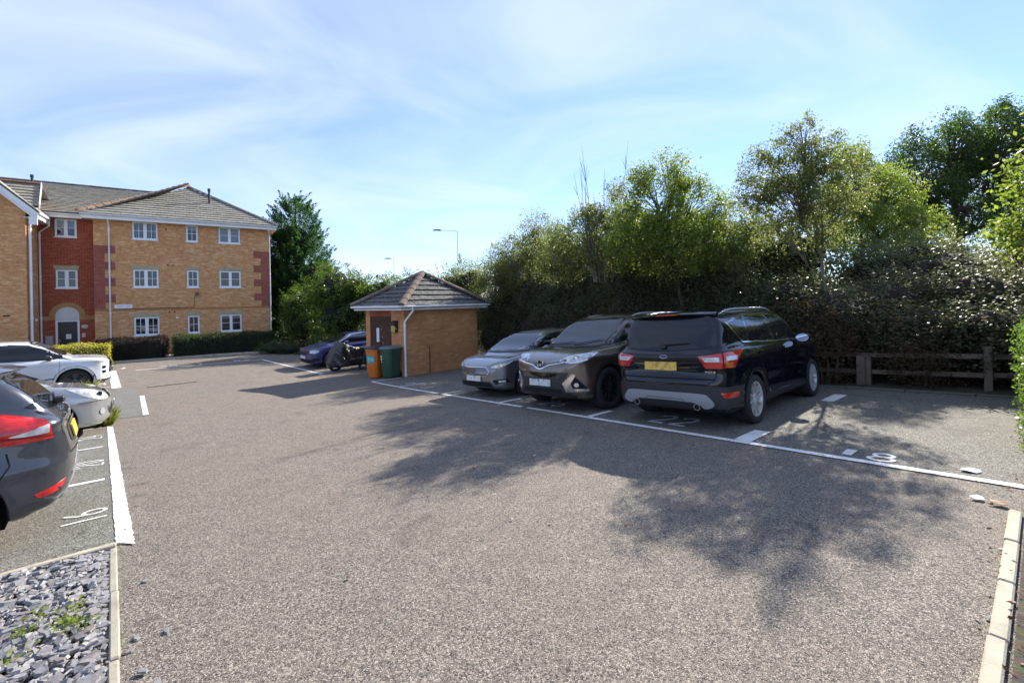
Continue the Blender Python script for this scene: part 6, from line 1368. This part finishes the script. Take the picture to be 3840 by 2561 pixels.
# arching twigs and dry growth behind the fence
for k, (s_, tx) in enumerate(((-1.0, 'dry brown stems tangled through the fence rails'), (.55, 'heap of dry brown fern-like stems at the fence end'))):
    x, y = rb(s_, 5.85 if k == 0 else 5.5); z = gz(x, y); shrub('dry_bramble', tx, 'bush', (x, y, z), [(0, 0, .45, .75, .5, .65)] if k == 0 else [(0, 0, .55, .55, .4, .75)], 4200, .075, LF_DRY, 160, .22, None, core=None, stems=9, sprigs=40, sprig_len=.45, bias=.2, up=.1, el=.3)
# second row, taller, behind
for (x, y, h, r, tx) in ((-2.2, 22.0, 4.4, 1.8, 'leafy green bush rising behind the bin store roof'), (.6, 19.8, 5.0, 1.8, 'leafy bush behind the bin store beside the ivy'), (3.0, 17.0, 5.0, 1.9, 'dense bush behind the ivy below the bare twigs'), (5.3, 14.5, 4.5, 1.8, 'dense bush below the bright green ash'), (7.7, 13.0, 3.7, 1.7, 'dense bush around the foot of the birch'), (10.4, 12.0, 2.6, 1.5, 'green bush between the birch and the oaks'), (12.8, 10.0, 2.3, 1.5, 'green bush below the oaks'), (13.6, 15.0, 2.6, 1.8, 'far green bush at the foot of the oaks'), (18, 20, 3.0, 2.4, 'low green bush around the oak trunks')):
    z = gz(x, y); bl = [(0, 0, h * .4, r, r, h * .45), (.3, -.2, h * .72, r * .75, r * .75, h * .30), (-.5, .3, h * .65, r * .7, r * .7, h * .3)]
    shrub('leafy_bush', tx, 'bush', (x, y, z), bl, 17000, .085, LF_BRAM if x > 9 else LF_BIRCH, 420, .36, 'taller bushes at the back of the bank', core_k=.58, lo=.55, sprigs=80, sprig_len=.6)
# ---- trees on the bank
tree('sapling', 'loose pale green saplings to the right of the bin store', (.85, 17.6, gz(.85, 17.6)), 4.6, .06, [(-.9, 0, 3.9, .9, .8, 1.1), (.2, .2, 4.7, .9, .8, 1.2), (1.0, -.2, 4.2, .8, .8, 1.2), (-1.6, .1, 3.2, .7, .7, .9)], 270, 105, .30, .064, LF_BIRCH, BARKP, 'trees on the bank', limb=.02, lo=.2)
e = tree('half_bare_tree', 'half-bare tree with upright grey twigs sticking out of its leaves', (2.65, 13.2, gz(2.65, 13.2)), 5.2, .07, [(-.5, 0, 4.0, 1.1, .9, 1.2), (.5, .1, 4.6, .9, .8, 1.3), (-1.3, .1, 3.6, .8, .8, .9), (.9, -.2, 3.9, .8, .8, 1.0)], 270, 105, .30, .066, LF_BIRCH, BARKP, 'trees on the bank', limb=.025, lo=.3, sc=.97, off=(-1.3, -1.1))
q = random.Random(4)
for i in range(7):
    a = q.uniform(-1.1, 1.0); m = MB(); h = q.uniform(5.2, 6.8) if i > 1 else 6.9 + .2 * i; x0 = a * .35 - 1.3; a -= 1.3; p = [(x0, q.uniform(-.2, .2) - 1.1, 2.8)]
    for k in range(1, 6): p.append((x0 + (a - x0) * k / 5 + q.uniform(-.05, .05), p[-1][1] + q.uniform(-.06, .06), 2.8 + (h - 2.8) * k / 5))
    m.tube(p, [.026, .021, .015, .010, .006, .003], 6)
    for k in range(5):
        j = q.randint(2, 4); b = Vector(p[j]); m.tube([b, b + Vector((q.uniform(-.18, .18), q.uniform(-.1, .1), q.uniform(.25, .6)))], [.008, .003], 4)
    m.build('bare_twig', BARKP, e, 60)
tree('ash_tree', 'bright green ash tree behind the bronze and black SUVs', (3.95, 11.5, gz(3.95, 11.5)), 4.4, .10, [(-.2, 0, 4.7, 1.0, .9, 1.1), (.8, .2, 4.5, 1.0, .9, .9), (-.8, 0, 3.8, .9, .9, .9), (.2, -.3, 3.6, 1.2, 1, .9), (1.4, .1, 3.6, .8, .8, .8), (.3, 0, 5.6, .55, .55, .55), (-.5, .1, 5.5, .4, .4, .5)], 330, 115, .27, .068, LF_ASH, BARK, 'trees on the bank', lo=.5, sc=.95, off=(-1.15, -.95))
tree('hazel', 'airy thin-leaved sapling between the ash and the birch', (6.1, 11.9, gz(6.1, 11.9)), 4.0, .05, [(-.3, 0, 3.6, .8, .7, .8), (.4, .2, 4.2, .7, .7, .8), (-.7, 0, 4.3, .5, .5, .5)], 160, 60, .26, .066, LF_BIRCH, BARKP, 'trees on the bank', limb=.018, lo=.15, sc=.9)
tree('birch_tree', 'tall slender birch standing above the bank', (6.15, 9.45, gz(6.15, 9.45)), 6.9, .06, [(.1, 0, 6.4, .8, .8, .75), (-.5, .1, 5.6, 1.0, .9, .7), (.7, 0, 5.7, 1.0, .9, .7), (-.1, 0, 4.9, 1.1, 1, .7), (-1.3, 0, 5.1, .7, .6, .5), (1.4, .1, 5.0, .7, .6, .5), (-.8, 0, 4.2, .6, .6, .5), (.6, 0, 4.2, .7, .7, .5), (-1.2, 0, 6.0, .5, .5, .35)], 400, 66, .23, .066, LF_BIRCH, BARKP, 'trees on the bank', limb=.016, lo=.25, droop=.3, sc=.80, off=(-1.7, -1.42))
tree('ash_tree', 'yellow-green ash tree to the right of the birch', (11.3, 14.4, gz(11.3, 14.4)), 3.9, .09, [(-.2, 0, 4.4, 1.0, .9, .9), (.9, .2, 4.1, 1.0, .9, .8), (-.9, 0, 3.4, 1.0, .9, .9), (.3, -.2, 3.0, 1.3, 1, .9), (1.6, .2, 3.1, .9, .9, .8), (-.3, 0, 5.2, .6, .6, .45)], 330, 110, .27, .07, LF_ASH, BARK, 'trees on the bank', lo=.45, sc=1.08)
OAKB = [(-2.0, 0, 7.3, 2.0, 1.8, 1.8), (0, .3, 8.9, 2.2, 2, 1.6), (-2.6, 0, 5.4, 1.6, 1.5, 1.4), (2.0, 0, 8.0, 1.9, 1.8, 1.6), (-.4, -.4, 6.0, 1.7, 1.5, 1.2), (-1.2, 0, 3.8, 1.4, 1.4, 1.0), (1.5, .2, 5.2, 1.2, 1.2, .9)]
tree('oak_tree', 'large dark oak with a broad crown against the sky', (21.8, 22, -.4), 7.5, .34, OAKB, 360, 110, .46, .12, LF_OAK, BARK, 'oaks at the far right', limb=.09, lo=.72, twig_r=.024)
tree('oak_tree', 'tall dark oak beyond the first oak, crown cut by the picture edge', (25.2, 22.5, -.4), 8.5, .36, [(-1.3, 0, 9.6, 2.2, 2, 1.6), (1.2, 0, 10.2, 2.4, 2, 1.8), (-1.5, 0, 7.3, 1.5, 1.5, 1.2), (1.6, .2, 7.4, 2, 1.8, 1.5), (.3, -.3, 5.2, 1.5, 1.4, 1.0), (3.5, 0, 8.6, 2, 2, 1.8)], 320, 110, .46, .12, LF_OAK, BARK, 'oaks at the far right', limb=.09, lo=.72, twig_r=.024)
tree('maple_shrub', 'yellow-green maple leaning in above the clipped hedge', (10.35, 8.2, gz(10.35, 8.2)), 3.6, .06, [(-.2, 0, 3.2, .8, .8, .9), (.5, 0, 3.8, .8, .8, .8), (-.1, .2, 2.5, .8, .8, .6), (.3, .2, 4.5, .5, .5, .5)], 260, 50, .36, .10, LF_ASH, BARK, 'trees on the bank', lo=.3)
# ---- far belt of trees closing the view
for i, (x, y, r, h) in enumerate(((-4, 34, 4, 3.2), (4, 33, 4, 3.4), (12, 32, 4, 4.0), (20, 33, 4, 5.0), (30, 30, 4.5, 6), (37, 24, 4.5, 7))):
    shrub('distant_thicket', ['low thicket far behind the bin store', 'low thicket far behind the saplings', 'thicket far behind the ash', 'thicket far behind the birch', 'tall thicket far behind the oaks', 'tall thicket beyond the oaks'][i], 'thicket', (x, y, -1.2), [(0, 0, h * .45, r, r * .6, h * .55), (r * .5, 0, h * .55, r * .6, r * .5, h * .4), (-r * .5, 0, h * .5, r * .6, r * .5, h * .42)], 5500, .16, LF_OAK, 220, .5, 'distant thickets', core_k=.7, stems=2)
# ---- left: conifer and laurels beside the flats
def conifer(loc, h, r):
    e = empty('conifer', loc); tag(e, 'tall dark green conifer rising behind the corner of the flats', 'tree'); m = MB(); m.tube([(0, 0, -.3), (0, 0, h * .5), (.1, 0, h * .95)], [.28, .17, .03], 10); m.build('trunk', BARK, e, 60)
    Ps = []; Os = []
    for i in range(1500):
        z = h * (1 - rng.random() ** .62 * .97); rr = r * (1 - z / h) ** .62 * rng.uniform(.45, 1.12) + .15; a = rng.uniform(0, 6.283); d = np.array([math.cos(a), math.sin(a), .55 + .5 * z / h]); d /= np.linalg.norm(d); L = rng.uniform(.6, 1.35)
        b = np.array([math.cos(a) * rr * .55, math.sin(a) * rr * .55, z - .2]); k = 70; t_ = rng.uniform(0, 1, k) ** .8
        pts = b + d * (t_ * L)[:, None] + rng.normal(size=(k, 3)) * (.15 * (1.1 - t_))[:, None]; Ps.append(pts); Os.append(np.repeat(d[None], k, 0))
    P = np.concatenate(Ps); O = np.concatenate(Os); o = link('crown', leaf_mesh('crown', P, .17, LF_CON, O, .1, .1, .32), None, e); o['kind'] = 'stuff'
    blob_core([(0, 0, h * .36, r * .75, r * .75, h * .36), (0, 0, h * .68, r * .42, r * .42, h * .24)], CORE, 'shade_core', e, .5, 5)
conifer((-15.6, 32.4, -1.0), 10.3, 5.3)
for (x, y, h, r, n_, tx, mt) in ((-12.6, 27.2, 3.7, 1.3, 14000, 'yellow-green shrub at the corner of the flats', LF_LAUR), (-9.7, 25.4, 4.9, 1.9, 26000, 'large rounded laurel behind the blue coupe', LF_LAUR), (-7.0, 25.2, 4.3, 1.7, 22000, 'laurel between the blue coupe and the bin store', LF_LAUR), (-4.8, 24.0, 4.3, 1.6, 16000, 'laurel directly behind the bin store', LF_LAUR), (-11.6, 29.5, 4.6, 2.0, 14000, 'dark laurel at the foot of the conifer', LF_HEDGE)):
    bl = [(0, 0, h * .40, r, r, h * .42), (-.3, -.1, h * .70, r * .8, r * .8, h * .30), (.6, .1, h * .62, r * .7, r * .7, h * .28)]
    shrub('laurel', tx, 'bush', (x, y, -1), bl, n_, .10, mt, 420, .28, 'laurels beside the flats', core_k=.56, lo=.55, sprigs=40, sprig_len=.4, up=.6)
shrub('low_shrub', 'low feathery shrub at the end of the dark hedge', 'bush', (-12.7, 24.0, -1), [(0, 0, .3, 1.0, .6, .4), (.9, -.3, .2, .7, .5, .3)], 4500, .07, LF_HEDGE, 160, .2, core_k=.7, el=.3)
# ---- clipped hedges
def hedge(name, label, a, b, depth, h, n, size, mat, core, z0=None, bulge=.05, group=None):
    a, b = Vector(a), Vector(b); d = (b - a).normalized(); q_ = Vector((-d.y, d.x)); L = (b - a).length; mid = (a + b) / 2; z = (z0 if z0 is not None else ground_z(mid.x, mid.y)); e = empty(name, (mid.x, mid.y, z), math.atan2(d.y, d.x)); tag(e, label, 'hedge', group)
    Sx, Sy, Sz = L / 2, depth / 2, h; areas = np.array([Sx * 2 * Sz, Sx * 2 * Sz, Sy * 2 * Sz, Sy * 2 * Sz, Sx * Sy * 4]); f = rng.choice(5, n, p=areas / areas.sum()); u = rng.uniform(-1, 1, n); v = rng.uniform(0, 1, n); P = np.zeros((n, 3)); O = np.zeros((n, 3)); jit = np.abs(rng.normal(size=n)) * .05
    for k in range(5):
        s_ = f == k
        if k < 2: sg = -1 if k == 0 else 1; P[s_] = np.stack([u[s_] * Sx, sg * (Sy - jit[s_]), v[s_] * Sz], 1); O[s_] = (0, sg, 0)
        elif k < 4: sg = -1 if k == 2 else 1; P[s_] = np.stack([sg * (Sx - jit[s_]), u[s_] * Sy, v[s_] * Sz], 1); O[s_] = (sg, 0, 0)
        else: P[s_] = np.stack([u[s_] * Sx, (v[s_] * 2 - 1) * Sy, Sz - jit[s_] * 1.3], 1); O[s_] = (0, 0, 1)
    # rounded shoulders and an uneven surface
    w_ = bulge * (np.sin(P[:, 0] * 4.1 + P[:, 2] * 3) + np.sin(P[:, 0] * 9.3 + 1.7 * P[:, 2] + P[:, 1] * 6)); P += O * w_[:, None] + rng.normal(size=(n, 3)) * .025; k_ = np.clip((P[:, 2] - Sz * .8) / (Sz * .2), 0, 1) ** 2; P[:, 1] *= 1 - .14 * k_; P[:, 0] *= 1 - .03 * k_
    o = link('foliage', leaf_mesh('foliage', P, size, mat, O, .8, .3, .6), None, e); o['kind'] = 'stuff'
    m = MB(); m.box(-Sx + .12, Sx - .12, -Sy + .12, Sy - .12, -.1, Sz - .14); m.build('shade_core', core, e, bevel=.1); return e  # dark box added inside the leaves to keep the hedge opaque to light
hedge('clipped_hedge', 'long dark green clipped hedge under the ground floor windows', (-17.35, 22.85), (-13.55, 25.5), 1.1, 1.12, 16000, .06, LF_HEDGE, CORE, group='hedges in front of the flats')
hedge('clipped_hedge', 'dark purple-brown clipped hedge below the downpipe', (-19.75, 21.2), (-17.55, 22.75), 1.1, 1.12, 10000, .06, LF_PURP, CORE, group='hedges in front of the flats')
hedge('clipped_hedge', 'bright yellow-green clipped hedge behind the white SUV', (-25.0, 16.6), (-18.75, 21.0), 1.0, .98, 16000, .06, LF_YEL, simple('inner_gold', (.07, .065, .015), .95), group='hedges in front of the flats')
hedge('box_hedge', 'clipped box hedge at the right edge beside bay 18', (5.36, 4.30), (9.3, 7.5), .7, 1.35, 22000, .034, LF_BOX, CORE, bulge=.04)
# ---- grass, weeds, litter
M_GRASS = mat_leaf('grass_blade', [(.07, .10, .02), (.13, .15, .035), (.22, .20, .07)], (1.5, 1.5, .9), .6, .3)
def grass(name, poly, n, hgt, label=None, zf=ground_z, spread=.35):
    xs = [p[0] for p in poly]; ys_ = [p[1] for p in poly]; X = rng.uniform(min(xs), max(xs), n * 3); Y = rng.uniform(min(ys_), max(ys_), n * 3); ok = pdist(X, Y, poly) < 0; X, Y = X[ok][:n], Y[ok][:n]; n = len(X)
    H_ = hgt * rng.uniform(.35, 1.15, n) * (1 + .4 * np.sin(X * 5) * np.sin(Y * 4)); a = rng.uniform(0, 6.283, n); ln = rng.uniform(0, spread, n) * H_ * 2; Z = np.array([zf(x, y) for x, y in zip(X, Y)]); w_ = .006; V = np.empty((n, 4, 3)); tx, ty = np.cos(a + 1.57) * w_, np.sin(a + 1.57) * w_
    V[:, 0] = np.stack([X - tx, Y - ty, Z], 1); V[:, 1] = np.stack([X + tx, Y + ty, Z], 1); mx_, my_ = X + np.cos(a) * ln * .4, Y + np.sin(a) * ln * .4
    V[:, 2] = np.stack([mx_ + tx * .8, my_ + ty * .8, Z + H_ * .65], 1); V[:, 3] = np.stack([X + np.cos(a) * ln, Y + np.sin(a) * ln, Z + H_], 1)
    o = link(name, np_mesh(name, V.reshape(-1, 3), np.arange(n * 4).reshape(n, 4), M_GRASS)); tag(o, label, 'grass', kind='stuff')
sheet('planting_bed', [lb(7.32, .1), lb(13.0, .1), lb(13.0, 5), lb(7.32, 5)], M_SOIL, .012, 1.0)
grass('grass', [lb(7.25, -.12), lb(8.6, -.12), lb(8.6, 1.6), lb(7.25, 1.6)], 7000, .24, 'rough green grass under the nose of the silver car')
grass('grass', [lb(10.6, .3), lb(13.0, .3), lb(13.0, 5), lb(10.6, 5)], 9000, .42, 'tall rough grass between the silver car and the white SUV')
grass('grass', [(-12.7, 24.6), (-9, 21.2), (-6, 23), (-9, 26)], 9000, .16, 'mown grass below the laurels')
grass('weeds', [(-2.62, 2.55), (-2.5, 2.35), (-2.3, 2.4), (-2.4, 2.62)], 90, .035, 'small green weeds growing through the slate', spread=.8)
M_WEED = mat_leaf('weed_leaf', [(.16, .22, .03), (.24, .30, .05)], (1.4, 1.4, .8))
for i, (x, y, k) in enumerate(((-2.52, 2.50, 60), (-2.42, 2.46, 50), (-2.66, 2.42, 40), (-2.62, 2.62, 30), (-2.5, 2.2, 30), (-2.75, 2.6, 24))):
    e = empty('weed', (x, y, ground_z(x, y) + .03)); tag(e, 'small bright green weed among the slate chips', 'weed', 'weeds in the slate'); P = rng.normal(size=(k, 3)) * np.array([.035, .035, .012]); P[:, 2] = np.abs(P[:, 2]) + .012; o = link('leaves', leaf_mesh('leaves', P, .026, M_WEED, None, 0, 1.0, .6), None, e); o['kind'] = 'stuff'
# dead leaves and twigs lying in the right-hand strip
P = []
for i in range(3400):
    t_ = rng.uniform(0, 1); base = np.array([1.3, 1.17]) + t_ * np.array([5.2, 4.25]); off = np.abs(rng.normal()) * .38 + .04; p = base + np.array([.62, -.77]) * off if rng.random() < .93 else base + np.array([-.62, .77]) * abs(rng.normal()) * .12; P.append((p[0], p[1], ground_z(p[0], p[1]) + .016 + rng.uniform(0, .02)))
o = link('leaf_litter', leaf_mesh('leaf_litter', np.array(P), .028, mat_leaf('litter_leaf', [(.05, .03, .018), (.14, .075, .035), (.25, .17, .09), (.45, .42, .35)], (1, .9, .8), .7, .3), None, 0, 1.6, .6)); tag(o, 'dead leaves scattered along the right-hand edging', 'leaf litter', kind='stuff')
